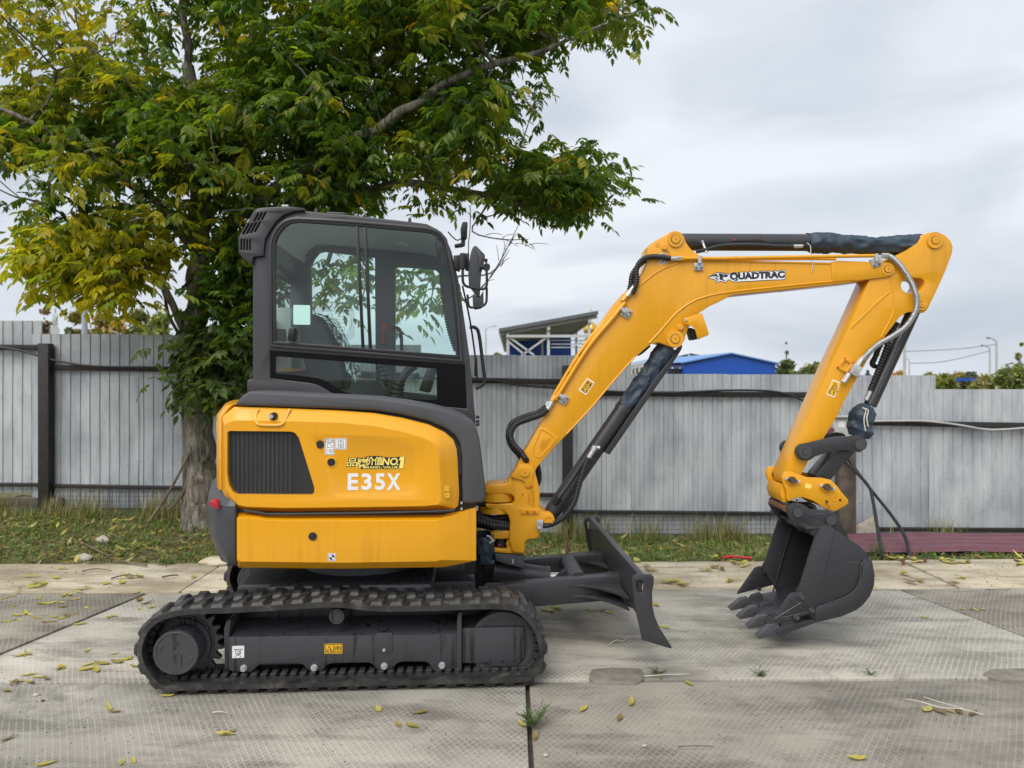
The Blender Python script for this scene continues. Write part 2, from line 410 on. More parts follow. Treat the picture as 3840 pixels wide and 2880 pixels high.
def tube(pts, r, n=6, seg=8, bm=None, ribs=0, ribh=0., cap=True, smooth=True):
    """round tube along a path; r: radius or list of radii; ribs: ring spacing for spiral-wrapped hose"""
    path = catmull(pts, n) if smooth and len(pts) > 2 else [Vector(p) for p in pts]
    if ribs:
        Ls = [0]
        for a, b_ in zip(path, path[1:]): Ls.append(Ls[-1] + (b_ - a).length)
        cnt = max(4, int(Ls[-1] / (ribs / 4))); new = []
        for k in range(cnt + 1):
            s = Ls[-1] * k / cnt; j = min(max(1, int(np.searchsorted(Ls, s))), len(path) - 1)
            f = (s - Ls[j - 1]) / max(1e-9, Ls[j] - Ls[j - 1]); new.append(path[j - 1].lerp(path[j], f))
        path = new
    own = bmesh.new(); prev = None; nrm = None; m_ = len(path)
    for i, p in enumerate(path):
        tg = (path[min(i + 1, m_ - 1)] - path[max(i - 1, 0)]).normalized()
        if nrm is None: nrm = tg.orthogonal().normalized()
        nrm = (nrm - tg * nrm.dot(tg)).normalized(); bi = tg.cross(nrm)
        rr = r if isinstance(r, (int, float)) else float(np.interp(i / max(1, m_ - 1), np.linspace(0, 1, len(r)), r))
        if ribs: rr += ribh * (1, .75, -.6, .75)[i % 4]
        cur = [own.verts.new(p + (nrm * math.cos(2 * math.pi * k / seg) + bi * math.sin(2 * math.pi * k / seg)) * rr) for k in range(seg)]
        if prev:
            for k in range(seg): own.faces.new((prev[k], prev[(k + 1) % seg], cur[(k + 1) % seg], cur[k]))
        elif cap: own.faces.new(cur[::-1])
        prev = cur
    if cap: own.faces.new(prev)
    return merge(bm, own)
def rounded(pts, r, n=4):
    """fillet corners of a closed (x, z) outline; r is one radius or a list"""
    outp = []; m_ = len(pts)
    for i in range(m_):
        a, b_, c = Vector(pts[i - 1]), Vector(pts[i]), Vector(pts[(i + 1) % m_])
        rr = r[i] if isinstance(r, (list, tuple)) else r
        d1, d2 = (a - b_), (c - b_); q_ = min(rr, d1.length * .48, d2.length * .48)
        if q_ < 1e-5: outp.append(tuple(b_)); continue
        s, e_ = b_ + d1.normalized() * q_, b_ + d2.normalized() * q_
        for k in range(n + 1):
            f = k / n; outp.append(tuple((s * (1 - f) ** 2 + b_ * 2 * f * (1 - f) + e_ * f * f)))
    return outp
def arc(cx, cz, r, a0, a1, n=12):
    return [(cx + r * math.cos(R(a)), cz + r * math.sin(R(a))) for a in np.linspace(a0, a1, n)]

# pixel windows of the photograph that measurements were taken in: x0, y0, photo pixels per window pixel
ZM = dict(A=(760, 740, .51842), B=(760, 1440, .51537), C=(480, 2080, .74141), D=(1700, 1700, .47020), E=(1800, 840, .51843),
          F=(2500, 820, .51537), G=(2700, 1300, .68729), H=(1760, 1120, .60264), I=(2900, 1200, .56661), J=(0, 2060, .86799), K=(1920, 2060, .86799),
          S=(0, 0, 1.0), V=(0, 0, 1.736), T=(0, 1100, .63915), Mi=(1680, 760, .26521), Lg=(2640, 1000, .14919), Ci=(1000, 1180, .35262), Br=(1280, 1640, .13264))
class Frame:
    """a vertical reference frame standing on the ground: x forward, y across (away from the lens), z up"""
    def __init__(s, ox, oy, yaw): s.o = (ox, oy); s.c, s.s = math.cos(yaw), math.sin(yaw)
    def at(s, zone, u, v, Y):
        x0, y0, k = ZM[zone]; X = (x0 + u * k - CX) / FPX; Z = (CY - (y0 + v * k)) / FPX
        c0 = -s.o[0] * s.s + s.o[1] * s.c
        t_ = (Y + c0) / (s.c - X * s.s)
        px, py = t_ * X - s.o[0], t_ - s.o[1]
        return (px * s.c + py * s.s, Y, HC + t_ * Z)
    def xz(s, zone, pts, Y):
        o_ = []
        for p in pts:
            q_ = s.at(zone if len(p) == 2 else p[2], p[0], p[1], Y); o_.append((q_[0], q_[2]))
        return o_
    def pts(s, zone, pts, Y=None):
        o_ = []
        for p in pts:
            if Y is None: o_.append(s.at(zone, p[0], p[1], p[2]))
            else: o_.append(s.at(zone if len(p) == 2 else p[2], p[0], p[1], Y))
        return o_
    def size(s, zone, px, Y, u=None):
        x0, y0, k = ZM[zone]
        return px * k * (Y + s.o[1] * s.c - s.o[0] * s.s) / FPX
YAW = R(3.3); OX, OY = -0.968, 4.848
M = Frame(OX, OY, YAW)           # undercarriage and house
YW = R(.6); W = Frame(OX, OY, YW)   # boom, arm and bucket, swung a touch towards the lens
WROT = (0, 0, YW - YAW)
WORLD = Frame(0, 0, 0)           # Y is the distance from the lens
def ground_at(zone, u, v, z=0.):
    x0, y0, k = ZM[zone]; d = FPX * (HC - z) / (y0 + v * k - CY); return ((x0 + u * k - CX) / FPX * d, d)

def text_geo(body, bold=.0, shear=0., res=3):
    cu = bpy.data.curves.new('t', 'FONT'); cu.body = body; cu.size = 1; cu.offset = bold; cu.shear = shear; cu.resolution_u = res; cu.fill_mode = 'FRONT'
    o = bpy.data.objects.new('t', cu); COL.objects.link(o)
    dg = bpy.context.evaluated_depsgraph_get(); me = bpy.data.meshes.new_from_object(o.evaluated_get(dg))
    vs_ = np.array([v_.co[:2] for v_ in me.vertices]); fs = [tuple(p.vertices) for p in me.polygons]
    bpy.data.objects.remove(o); bpy.data.curves.remove(cu); bpy.data.meshes.remove(me)
    return vs_, fs
def text_on(name, body, fr, zone, bl, br, tl, Y, mat, parent, bold=0., shear=0., thick=.0012, rise=.0):
    """letters laid into the parallelogram bottom-left, bottom-right, top-left (window pixels) on the plane Y, standing proud"""
    vs_, fs = text_geo(body, bold, shear)
    lo, hi = vs_.min(0), vs_.max(0); nv = (vs_ - lo) / (hi - lo)
    a, b_, c = [np.array(fr.at(zone, *p, Y)) for p in (bl, br, tl)]
    co = a + nv[:, :1] * (b_ - a) + nv[:, 1:] * (c - a)
    bm = bmesh.new(); F_ = [bm.verts.new((x, Y - thick, z)) for x, _, z in co]
    for f in fs:
        try: bm.faces.new([F_[i] for i in f])
        except ValueError: pass
    bmesh.ops.recalc_face_normals(bm, faces=bm.faces[:])
    ext = bmesh.ops.extrude_face_region(bm, geom=bm.faces[:])
    bmesh.ops.translate(bm, vec=(0, thick, 0), verts=[g for g in ext['geom'] if isinstance(g, bmesh.types.BMVert)])
    return part(name, bm, mat, parent, 0)
def plate(name, fr, zone, pts, Y, mat, parent, thick=.001, bevel=0, rad=0, holes=()):
    o_ = fr.xz(zone, pts, Y)
    if rad: o_ = rounded(o_, rad)
    return part(name, prism(o_, Y - thick, Y + .0005, [fr.xz(zone, h, Y) for h in holes], bevel), mat, parent)
def strokes(name, fr, zone, lines, Y, mat, parent, wpx=3, thick=.0004):
    """thin printed lines"""
    bm = bmesh.new(); hw = fr.size(zone, wpx, Y) / 2
    for ln in lines:
        p = [Vector((q_[0], q_[2])) for q_ in fr.pts(zone, ln, Y)]
        for a, b_ in zip(p, p[1:]):
            d = (b_ - a)
            if d.length < 1e-6: continue
            n_ = Vector((-d.y, d.x)).normalized() * hw; e_ = d.normalized() * hw * .6
            q_ = [a - e_ + n_, b_ + e_ + n_, b_ + e_ - n_, a - e_ - n_]
            bm.faces.new([bm.verts.new((x.x, Y - thick, x.y)) for x in q_])
    return part(name, bm, mat, parent, 0)
# ================================================================== THE SETTING
FENCE_Y = 8.74
def lerp(a, b, f): return a + (b - a) * f
def sm(x, a, b):
    f = min(1, max(0, (x - a) / (b - a))); return f * f * (3 - 2 * f)
def gh(x, y):
    zf = lerp(.10, -.19, sm(x, -2.6, 1.2))
    k = sm(y, 6.7, 8.7)
    z = lerp(-.035, zf, k)
    if y < 6.9: z = -.16 + (.125) * sm(y, 6.6, 6.85)
    if y > 9.2: z = lerp(z, -.35, sm(y, 9.2, 14))
    if 6.85 < y < 9: z += .022 * noise.noise(Vector((x * 2.1, y * 2.1, 0))) + .012 * noise.noise(Vector((x * 6, y * 6, 3)))
    return z
xs = [-900, -300, -100, -40, -18, -12] + [round(v_, 3) for v_ in np.arange(-9, 9.01, .14)] + [12, 18, 40, 100, 300, 900]
ys = [-600, -100, -20, -6, 0, 3, 5, 6.2] + [round(v_, 3) for v_ in np.arange(6.5, 9.3, .1)] + [10, 12, 15, 25, 60, 150, 400, 1500]
V_ = [(x, y, gh(x, y)) for y in ys for x in xs]; nx = len(xs)
F_ = [(j * nx + i, j * nx + i + 1, (j + 1) * nx + i + 1, (j + 1) * nx + i) for j in range(len(ys) - 1) for i in range(nx - 1)]
tag(raw('ground', V_, F_, 'soil', None, 60), 'brown soil under grass and leaf litter in front of fence', 'ground', kind='structure')

# paving: slabs with open joints on a dark bed
pav = raw('pavement', [(-12, -6, -.03), (12, -6, -.03), (12, 7.0, -.03), (-12, 6.5, -.03)], [(0, 1, 2, 3)], 'joint_dirt')
tag(pav, 'concrete yard paved with diamond embossed slabs', 'pavement', kind='structure')
def slab(q_, mat, z=0., bev=.009, th=.14):
    bm = bmesh.new(); a = [bm.verts.new((x, y, z)) for x, y in q_]; b_ = [bm.verts.new((x, y, z - th)) for x, y in q_]
    bm.faces.new(a); bm.faces.new(b_[::-1])
    n = len(q_)
    for i in range(n): bm.faces.new((a[i], b_[i], b_[(i + 1) % n], a[(i + 1) % n]))
    bmesh.ops.recalc_face_normals(bm, faces=bm.faces[:]); dobevel(bm, bev, 2)
    return part('slab', bm, mat, pav, 40)
g = .011
yf = lambda x: 4.135 + .012 * x
yb = lambda x: 5.88 + .02 * x
ye = lambda x: 6.80 + .02 * x
slab([(-10, yf(-10) + g), (-3.22 - g, yf(-3.2) + g), (-2.87 - g, yb(-2.9)), (-10, yb(-10))], 'slab_side', .004)
slab([(-3.22 + g, yf(-3.2) + g), (3.51 - g, yf(3.5) + g), (3.10 - g, yb(3.1)), (-2.87 + g, yb(-2.9))], 'slab_back', .0)
slab([(3.51 + g, yf(3.5) + g), (10, yf(10) + g), (10, yb(10)), (3.10 + g, yb(3.1))], 'slab_side', -.003)
slab([(-6.1, 2.13), (.085 - g, 2.13), (.085 - g, yf(0) - g), (-6.1, yf(-6.1) - g)], 'slab_front_pale', .0)
slab([(.085 + g, 2.13), (6.2, 2.13), (6.2, yf(6.2) - g), (.085 + g, yf(0) - g)], 'slab_front', -.004)
slab([(-3.1, .1), (3.0, .1), (3.0, 2.11), (-3.1, 2.11)], 'slab_back', 0)
slab([(3.03, .1), (9.0, .1), (9.0, 2.11), (3.03, 2.11)], 'slab_side', 0)
slab([(-9.1, .1), (-3.13, .1), (-3.13, 2.11), (-9.1, 2.11)], 'slab_side', 0)
# ragged edged plain concrete strip along the verge, in four pours
cuts = [-10, -2.62, .9, 3.6, 10]
for i in range(4):
    a, b_ = cuts[i] + .008, cuts[i + 1] - .008
    nseg = max(6, int((b_ - a) / .12)); q_ = [(x, yb(x) + .012) for x in (a, b_)]
    q_ = [(a, yb(a) + .012), (b_, yb(b_) + .012)]
    for k in range(nseg + 1):
        x = lerp(b_, a, k / nseg); q_.append((x, ye(x) + .035 * noise.noise(Vector((x * 1.7, 5, i))) + .014 * noise.noise(Vector((x * 9, 2, 0)))))
    slab(q_, 'concrete_plain', (.006, .012, .0, .008)[i], .012)
for nm, zone, pp in (('mortar_patch', 'K', [(330, 560), (345, 522), (430, 516), (560, 520), (572, 560), (540, 586), (420, 583), (350, 580)]),
                 ('mortar_patch', 'K', [(2030, 545), (2070, 522), (2215, 519), (2330, 540), (2300, 572), (2120, 572)])):
    q_ = [ground_at(zone, *p) for p in pp]; q_ = [tuple(p) for p in rounded(q_, .03)]
    o = slab(q_, 'mortar', .009, .004, .03); o.name = nm

# ------------------------------------------------------------------ corrugated metal fence
fence = empty('metal_fence', (0, FENCE_Y, 0)); tag(fence, 'weathered galvanised corrugated sheet fence with dark posts and rails', 'fence')
def sheet_mesh(wd, z0, z1, lean=0, dents=0, seed=0):
    per = .115; n = int(round(wd / per)); pts = []
    for i in range(n):
        x = i * per
        pts += [(x, 0), (x + .050, 0), (x + .0515, .003), (x + .0565, -.011), (x + .1085, -.011), (x + .1100, -.007)]
    pts.append((n * per, 0))
    zs = np.linspace(z0, z1, 14); vv, ff = [], []
    for z in zs:
        for x, y in pts:
            d = .014 * noise.noise(Vector((x * 1.6 + seed * 9, z * 1.3, seed))) + .004 * noise.noise(Vector((x * 7, z * 5, seed * 2.)))
            vv.append((x, y + d, z))
    k = len(pts)
    for j in range(len(zs) - 1):
        for i in range(k - 1): ff.append((j * k + i, j * k + i + 1, (j + 1) * k + i + 1, (j + 1) * k + i))
    return vv, ff
zf = lambda d: HC + (817 - d) * 1.736 * FENCE_Y / FPX
xf = lambda d: (d * 1.736 - CX) * FENCE_Y / FPX
runs = [(-330, 70, 693, 1064), (70, 290, 722, 1096), (290, 510, 724, 1097), (510, 720, 726, 1098), (720, 905, 745, 1110), (905, 1110, 767, 1148), (1110, 1300, 768, 1150), (1300, 1361, 770, 1152),
        (1361, 1570, 808, 1153), (1570, 1790, 809, 1153), (1790, 2006, 811, 1158), (2006, 2216, 841, 1168), (2216, 2430, 842, 1168), (2430, 2600, 843, 1168)]
for i, (a, b_, tp, bt) in enumerate(runs):
    vv, ff = sheet_mesh(xf(b_) - xf(a) + .06, zf(bt), zf(tp), seed=i)
    o = raw('sheet', vv, ff, 'galvanised', fence, 25); o.location = (xf(a), (-.004 if i % 2 else .006), 0)
FZ = Frame(0, 0, 0)
def fbar(name, x0, z0, x1, z1, h, mat='post_paint', y=-.05, dep=.045):
    bm = bmesh.new(); c = ((x0 + x1) / 2, y, (z0 + z1) / 2); Ln = math.hypot(x1 - x0, z1 - z0)
    rot = Matrix.Rotation(-math.atan2(z1 - z0, x1 - x0), 3, 'Y')
    return part(name, box(c, (Ln, dep, h), .004, rot=rot), mat, fence)
for (a, ya, b_, yb_) in ((-330, 748, 97, 751), (121, 794, 420, 799), (420, 799, 720, 806), (720, 806, 905, 812), (1000, 821, 1224, 825), (1224, 849, 1560, 852), (1560, 852, 1800, 853),
                         (1830, 912, 2230, 919), (2230, 919, 2560, 920)):
    fbar('rail', xf(a), zf(ya), xf(b_), zf(yb_), .062)
for (a, ya, b_, yb_) in ((-330, 1044, 97, 1046), (121, 1048, 410, 1053), (410, 1053, 905, 1062), (1000, 1066, 1224, 1068), (1236, 1104, 1690, 1108), (1690, 1108, 1806, 1109), (1880, 1141, 2300, 1143), (2300, 1143, 2560, 1144)):
    fbar('rail', xf(a), zf(ya), xf(b_), zf(yb_), .042, y=-.052)
for x, ya, yb_, wd, mt in ((109, 743, 1112, .125, 'post_paint'), (-322, 700, 1112, .12, 'post_paint'), (660, 760, 1120, .12, 'post_paint'), (1225, 790, 1175, .115, 'post_paint'), (2570, 850, 1185, .12, 'post_paint')):
    part('post', box((xf(x), -.085, (zf(ya) + zf(yb_ + 14)) / 2), (wd, .11, zf(ya) - zf(yb_ + 14)), .006), mt, fence)
bm = box((xf(1818), -.10, (zf(900) + zf(1190)) / 2), (.2, .14, zf(900) - zf(1190)), .02)
part('wooden_post', bm, 'wood_post', fence)
# wire mesh hung under the bottom rail
def wiremesh(d0, d1, dt, db):
    bm = bmesh.new(); x0, x1, z0, z1 = xf(d0), xf(d1), zf(db), zf(dt); y = -.075
    for x in np.arange(x0, x1, .052): tube([(x + random.uniform(-.004, .004), y + .004, z1), (x, y, z0)], .0022, seg=4, bm=bm, smooth=False)
    for z in np.arange(z0, z1, .052): tube([(x0, y, z), ((x0 + x1) / 2, y, z - .008), (x1, y, z)], .0022, seg=4, bm=bm, n=4)
    tag(part('wire_mesh', bm, 'wire', fence, 0), kind='stuff')
wiremesh(126, 408, 1054, 1098); wiremesh(1238, 1700, 1110, 1168); wiremesh(1900, 2230, 1147, 1172)
part('kick_board', box((xf(20), -.09, zf(1082)), (1.4, .05, .1), .006), 'wood_post', fence)
bm = prism([(xf(u), zf(v_)) for u, v_ in ((1825, 1140), (1880, 1108), (1888, 1130), (1885, 1165), (1825, 1170))], -.13, -.11, bevel=.002); part('sheet_offcut', bm, 'stone', fence)

# cables run along the fence
def wpt(zone, pts, dep): return [WORLD.at(zone, *p, dep if len(p) == 2 else p[2]) for p in [q_ if len(q_) == 2 else q_ for q_ in pts]]
def wpts(zone, pts): return [WORLD.at(zone, p[0], p[1], p[2]) for p in pts]
FY = FENCE_Y - .11
c = part('fence_cable', tube(wpts('V', [(-20, 748, FY), (40, 756, FY), (108, 776, FY), (180, 789, FY), (260, 793, FY), (400, 796, FY), (540, 800, FY), (760, 812, FY), (1045, 821, FY), (1110, 830, FY), (1200, 838, FY), (1330, 846, FY), (1450, 848, FY),
     (1580, 843, FY), (1680, 847, FY), (1740, 868, FY), (1790, 900, FY)]), .013, 6, 8), 'cable_black')
tag(c, 'thick black cable sagging along the fence rails', 'cable')
c = part('fence_cable', tube(wpts('I', [(500, 668, FY), (640, 670, FY), (800, 668, FY), (980, 668, FY), (1120, 680, FY), (1260, 700, FY), (1420, 726, FY), (1560, 722, FY), (1700, 712, FY), (1800, 715, FY)]), .012, 6, 8), 'cable_white')
tag(c, 'pale grey cable strung along the fence beside the meter box', 'cable')
c = part('fence_cable', tube(wpts('I', [(500, 690, FY + .02), (680, 676, FY + .02), (780, 672, FY + .02), (940, 680, FY + .02), (1080, 695, FY + .02), (1300, 700, FY + .02), (1659, 706, FY + .02), (1800, 710, FY + .02)]), .011, 6, 8), 'cable_black')
tag(c, 'thin black cable running under the pale grey cable', 'cable')
for nm, pp, lab in (('ground_conduit', [(470, 920, 8.55), (540, 1000, 8.4), (630, 1100, 8.1), (660, 1200, 7.8), (690, 1380, 7.4), (725, 1575, 7.0)], 'grey conduit pipe bent down from meter box into the ground, nearer the bucket'),
                    ('ground_conduit', [(500, 915, 8.55), (560, 1010, 8.4), (660, 1140, 8.1), (780, 1290, 7.7), (870, 1430, 7.3), (905, 1570, 7.02)], 'grey conduit pipe bent down from meter box, reaching farther right')):
    tag(part(nm, tube(wpts('I', pp), .017, 6, 10), 'cable_black'), lab, 'conduit', 'conduits from the meter box')
mb = empty('meter_box', WORLD.at('I', 440, 770, 8.5)); tag(mb, 'pale grey electrical meter box on the fence post behind the arm', 'meter box')
loc = Vector(mb.location)
bx = WORLD.at('I', 445, 705, 8.5)
part('housing', box((bx[0] - loc.x, .0, bx[2] - loc.z), (.215, .12, .225), .012), 'box_grey', mb)
part('cover_lip', box((bx[0] - loc.x, -.035, bx[2] - loc.z + .118), (.235, .15, .018), .004), 'white_steel', mb)
part('sticker', box((bx[0] - loc.x - .015, -.061, bx[2] - loc.z + .03), (.075, .002, .07), 0), 'white_print', mb)
part('bolt', rod((bx[0] - loc.x - .015, -.06, bx[2] - loc.z - .05), (bx[0] - loc.x - .015, -.066, bx[2] - loc.z - .05), .014), 'zinc', mb)
part('conduit_stub', rod((bx[0] - loc.x + .02, 0, bx[2] - loc.z + .12), (bx[0] - loc.x - .03, 0, bx[2] - loc.z + .26), .02), 'cable_white', mb)
tag(part('red_block', box((bx[0] - .16, 8.47, bx[2] - .06), (.12, .08, .09), .006), 'maroon_sheet'), 'small dark red box beside the grey meter box', 'box')

# stack of maroon roofing sheets lying before the fence
for k in range(4):
    per = .19; pts = []
    for i in range(4):
        x = i * per; pts += [(x, 0), (x + .06, 0), (x + .08, .030), (x + .17, .030)]
    vv, ff = [], []; x0 = 2.98 + (.05, .0, .16, .02)[k]; y0 = 7.20 + (.03, .0, .04, .01)[k]; z0 = -.085 + k * .026
    for j, xx in enumerate(np.linspace(0, 5.2, 12)):
        for y, z in pts: vv.append((x0 + xx, y0 + y + .01 * xx, z0 + z + (.012 * noise.noise(Vector((xx * 1.3, y * 4, k))) + .004 * k * (j % 3 == 0))))
    n_ = len(pts)
    for j in range(11):
        for i in range(n_ - 1): ff.append((j * n_ + i, (j + 1) * n_ + i, (j + 1) * n_ + i + 1, j * n_ + i + 1))
    o = raw('roofing_sheet', vv, ff, 'maroon_sheet', None, 30); so_ = o.modifiers.new('thickness', 'SOLIDIFY'); so_.thickness = .004
    tag(o, ('bottom maroon metal roofing sheet of the stack before the fence', 'second from bottom maroon roofing sheet in the stack', 'third from bottom maroon roofing sheet, just under the top one', 'topmost maroon metal roofing sheet in the stack before the fence')[k], 'roofing sheet', 'stacked maroon roofing sheets')
part_ = part('timber_bearer', box((4.6, 7.55, -.10), (2.9, .7, .07), .004), 'black'); tag(part_, 'dark timber bearers under the maroon roofing sheets', 'timber')

# ------------------------------------------------------------------ beyond the fence
def bar3(p0, p1, wd, bm=None):
    p0, p1 = Vector(p0), Vector(p1); d = p1 - p0
    q_ = d.to_track_quat('X', 'Z').to_matrix()
    return box((p0 + p1) / 2, (d.length, wd, wd), 0, bm, q_)
GZ = -.35
K4 = (1860, 1160, .4792); ZM['Q'] = K4; ZM['Rr'] = (3240, 1180, .27125); ZM['Ll'] = (0, 1000, .31646)
# open steel shed
shed = empty('steel_shed', (WORLD.at('Q', 400, 250, 33)[0], 33, GZ)); tag(shed, 'open white steel frame shed with grey lean-to roof behind fence', 'shed')
sl = Vector(shed.location)
def sp(u, v_, dep): return Vector(WORLD.at('Q', u, v_, dep)) - sl
a, b_, c, d = sp(22, 178, 33), sp(800, 38, 33), sp(800, 38, 33) + Vector((0, 22, .0)), sp(22, 178, 33) + Vector((0, 22, 0))
up = Vector((0, 0, .16))
raw('roof', [a, b_, c, d, a + up, b_ + up, c + up, d + up], [(0, 1, 2, 3), (7, 6, 5, 4), (0, 4, 5, 1), (1, 5, 6, 2), (2, 6, 7, 3), (3, 7, 4, 0)], 'roof_far', shed)
for f in np.linspace(0.02, .98, 9):
    y = 22 * f; part('purlin', bar3(a + Vector((0, y, -.08)), b_ + Vector((0, y, -.08)), .13), 'white_steel', shed)
for i, u in enumerate((92, 413, 735)):
    top = sp(u, 178 - (u - 22) * .18 + 6, 33)
    for y in (0.3, 7, 14, 21):
        part('post', bar3((top.x, y, 0), (top.x, y, top.z - .02), .12), 'white_steel', shed)
    part('rafter', bar3((top.x, .1, top.z - .2), (top.x, 21.9, top.z - .2), .13), 'white_steel', shed)
part('beam', bar3(sp(92, 210, 33.2), sp(740, 210, 33.2), .12), 'white_steel', shed)
for p, q_ in (((100, 215), (300, 360)), ((400, 218), (200, 360)), ((100, 255), (230, 360)), ((735, 215), (590, 300))):
    part('brace', bar3(sp(*p, 33.25), sp(*q_, 33.25), .08), 'white_steel', shed)
for v_ in (243, 272, 298):
    part('girt', bar3(sp(430, v_, 33.4), sp(735, v_, 33.4), .045), 'white_steel', shed)
raw('wall_panel', [sp(100, 262, 43.6), sp(100, 480, 43.6), sp(420, 480, 43.6), sp(420, 235, 43.6)], [(0, 1, 2, 3)], 'blue_panel', shed)
raw('wall_panel', [sp(420, 214, 43.5), sp(420, 400, 43.5), sp(587, 400, 43.5), sp(587, 214, 43.5)], [(0, 1, 2, 3)], 'blue_panel', shed)
# blue hall
hall = empty('blue_hall', (WORLD.at('Q', 1800, 400, 70)[0], 70, GZ)); tag(hall, 'bright blue sheet metal hall with shallow gable roof', 'building'); sl = Vector(hall.location)
def gz(v3): return Vector((v3.x, v3.y, 0))
A_, B_, C_ = sp(1470, 432, 70), sp(1835, 352, 70), sp(2187, 424, 70)
dv = Vector((-3.2, 26, 0))
raw('wall', [gz(A_), A_, B_, C_, gz(C_), gz(A_) + dv, A_ + dv, B_ + dv, C_ + dv, gz(C_) + dv], [(0, 4, 3, 2, 1), (0, 1, 6, 5), (3, 4, 9, 8), (5, 6, 7, 8, 9)], 'blue_panel', hall)
o_ = Vector((0, -.3, 0)); ex = Vector((.35, 0, -.08))
rf = [A_ - ex + o_, B_ + Vector((0, 0, .05)) + o_, C_ + ex * Vector((1, 1, 1)) + o_]
rv = rf + [p + dv for p in rf]; rv += [p + Vector((0, 0, .12)) for p in rv]
raw('roof', rv, [(0, 1, 4, 3), (1, 2, 5, 4), (6, 9, 10, 7), (7, 10, 11, 8), (0, 6, 7, 1), (1, 7, 8, 2)], 'blue_panel_pale', hall)
S1, S2 = sp(1362, 455, 74), sp(1470, 438, 71)
raw('annex', [gz(S1), S1, S2, gz(S2)], [(0, 1, 2, 3)], 'blue_panel_pale', hall)
for u in (1380, 1440):
    p = sp(u, 495, 70.6); part('window', box(p, (.8, .1, .75), 0), 'black', hall)
    p = sp(u, 468, 70.6); part('lamp', box(p, (.12, .1, .35), 0), 'white_print', hall)
# grandstand-like canopy behind the hall
cn = empty('roof_canopy', (WORLD.at('Q', 1530, 380, 95)[0], 95, GZ)); tag(cn, 'dark open canopy roof on thin posts behind blue hall', 'canopy'); sl = Vector(cn.location)
a, b_, c = sp(1380, 378, 95), sp(1520, 344, 95), sp(1665, 368, 95)
raw('roof', [a, b_, c, c + Vector((0, 12, -.4)), b_ + Vector((0, 12, -.4)), a + Vector((0, 12, -.4))], [(0, 1, 4, 5), (1, 2, 3, 4)], 'roof_far', cn)
for u, v_ in ((1410, 372), (1508, 348), (1640, 365)): t_ = sp(u, v_, 95.2); part('post', bar3((t_.x, t_.y, 0), t_, .25), 'white_steel', cn)
tr = empty('steel_truss', (WORLD.at('Q', 1110, 430, 60)[0], 60, GZ)); tag(tr, 'pale steel truss frame seen through the gap beside the boom cylinder', 'steel frame'); sl = Vector(tr.location)
part('chord', bar3(sp(1050, 438, 60), sp(1200, 408, 60), .2), 'white_steel', tr); part('chord', bar3(sp(1050, 460, 60), sp(1200, 432, 60), .15), 'white_steel', tr)
for u in (1060, 1090, 1120, 1150, 1180): q_ = sp(u, 440 - (u - 1050) * .2, 60); part('post', bar3((q_.x, q_.y, 0), q_, .12), 'white_steel', tr)
# church
ch = empty('church', (WORLD.at('Q', 742, 200, 240)[0], 240, GZ)); tag(ch, 'white church tower with gold onion dome behind steel shed', 'church'); sl = Vector(ch.location)
def lathe(prof, seg=24):
    bm = bmesh.new(); rows = []
    for r_, z in prof: rows.append([bm.verts.new((r_ * math.cos(2 * math.pi * k / seg), r_ * math.sin(2 * math.pi * k / seg), z)) for k in range(seg)])
    for A1, B1 in zip(rows, rows[1:]):
        for k in range(seg): bm.faces.new((A1[k], A1[(k + 1) % seg], B1[(k + 1) % seg], B1[k]))
    return bm
zz = lambda v_: sp(742, v_, 240).z
u1 = (FPX and 240 / FPX * .4792)
part('drum', lathe([(62 * u1, 0), (62 * u1, zz(330)), (52 * u1, zz(320)), (50 * u1, zz(205)), (56 * u1, zz(200)), (56 * u1, zz(192))]), 'church_white', ch)
part('dome', lathe([(48 * u1, zz(192)), (58 * u1, zz(170)), (60 * u1, zz(155)), (50 * u1, zz(130)), (28 * u1, zz(108)), (10 * u1, zz(94)), (3 * u1, zz(84)), (1.5 * u1, zz(60))]), 'gold', ch)
part('cross', box((0, 0, zz(20)), (4 * u1, 2 * u1, 70 * u1), 0, box((0, 0, zz(10)), (26 * u1, 2 * u1, 4 * u1), 0)), 'gold', ch)
# small pale building right
kb = empty('kiosk_building', (WORLD.at('Rr', 1100, 950, 80)[0], 80, GZ)); tag(kb, 'low pale building with blue fascia at far right beyond fence', 'building'); sl = Vector(kb.location)
p0, p1 = sp(0, 0, 80), None
def rp(u, v_, dep): return Vector(WORLD.at('Rr', u, v_, dep)) - sl
raw('wall', [gz(rp(890, 950, 80)), rp(890, 912, 80), rp(1310, 912, 80), gz(rp(1310, 950, 80)), gz(rp(890, 950, 80)) + Vector((0, 8, 0)), rp(890, 912, 80) + Vector((0, 8, 0)), rp(1310, 912, 80) + Vector((0, 8, 0)), gz(rp(1310, 950, 80)) + Vector((0, 8, 0))],
    [(0, 1, 2, 3), (0, 4, 5, 1), (3, 2, 6, 7), (4, 7, 6, 5)], 'church_white', kb)
part('fascia', box((rp(1100, 897, 80)), ((rp(1318, 0, 80) - rp(884, 0, 80)).x, 8.6, (rp(0, 880, 80) - rp(0, 914, 80)).z), 0, None), 'blue_panel', kb)
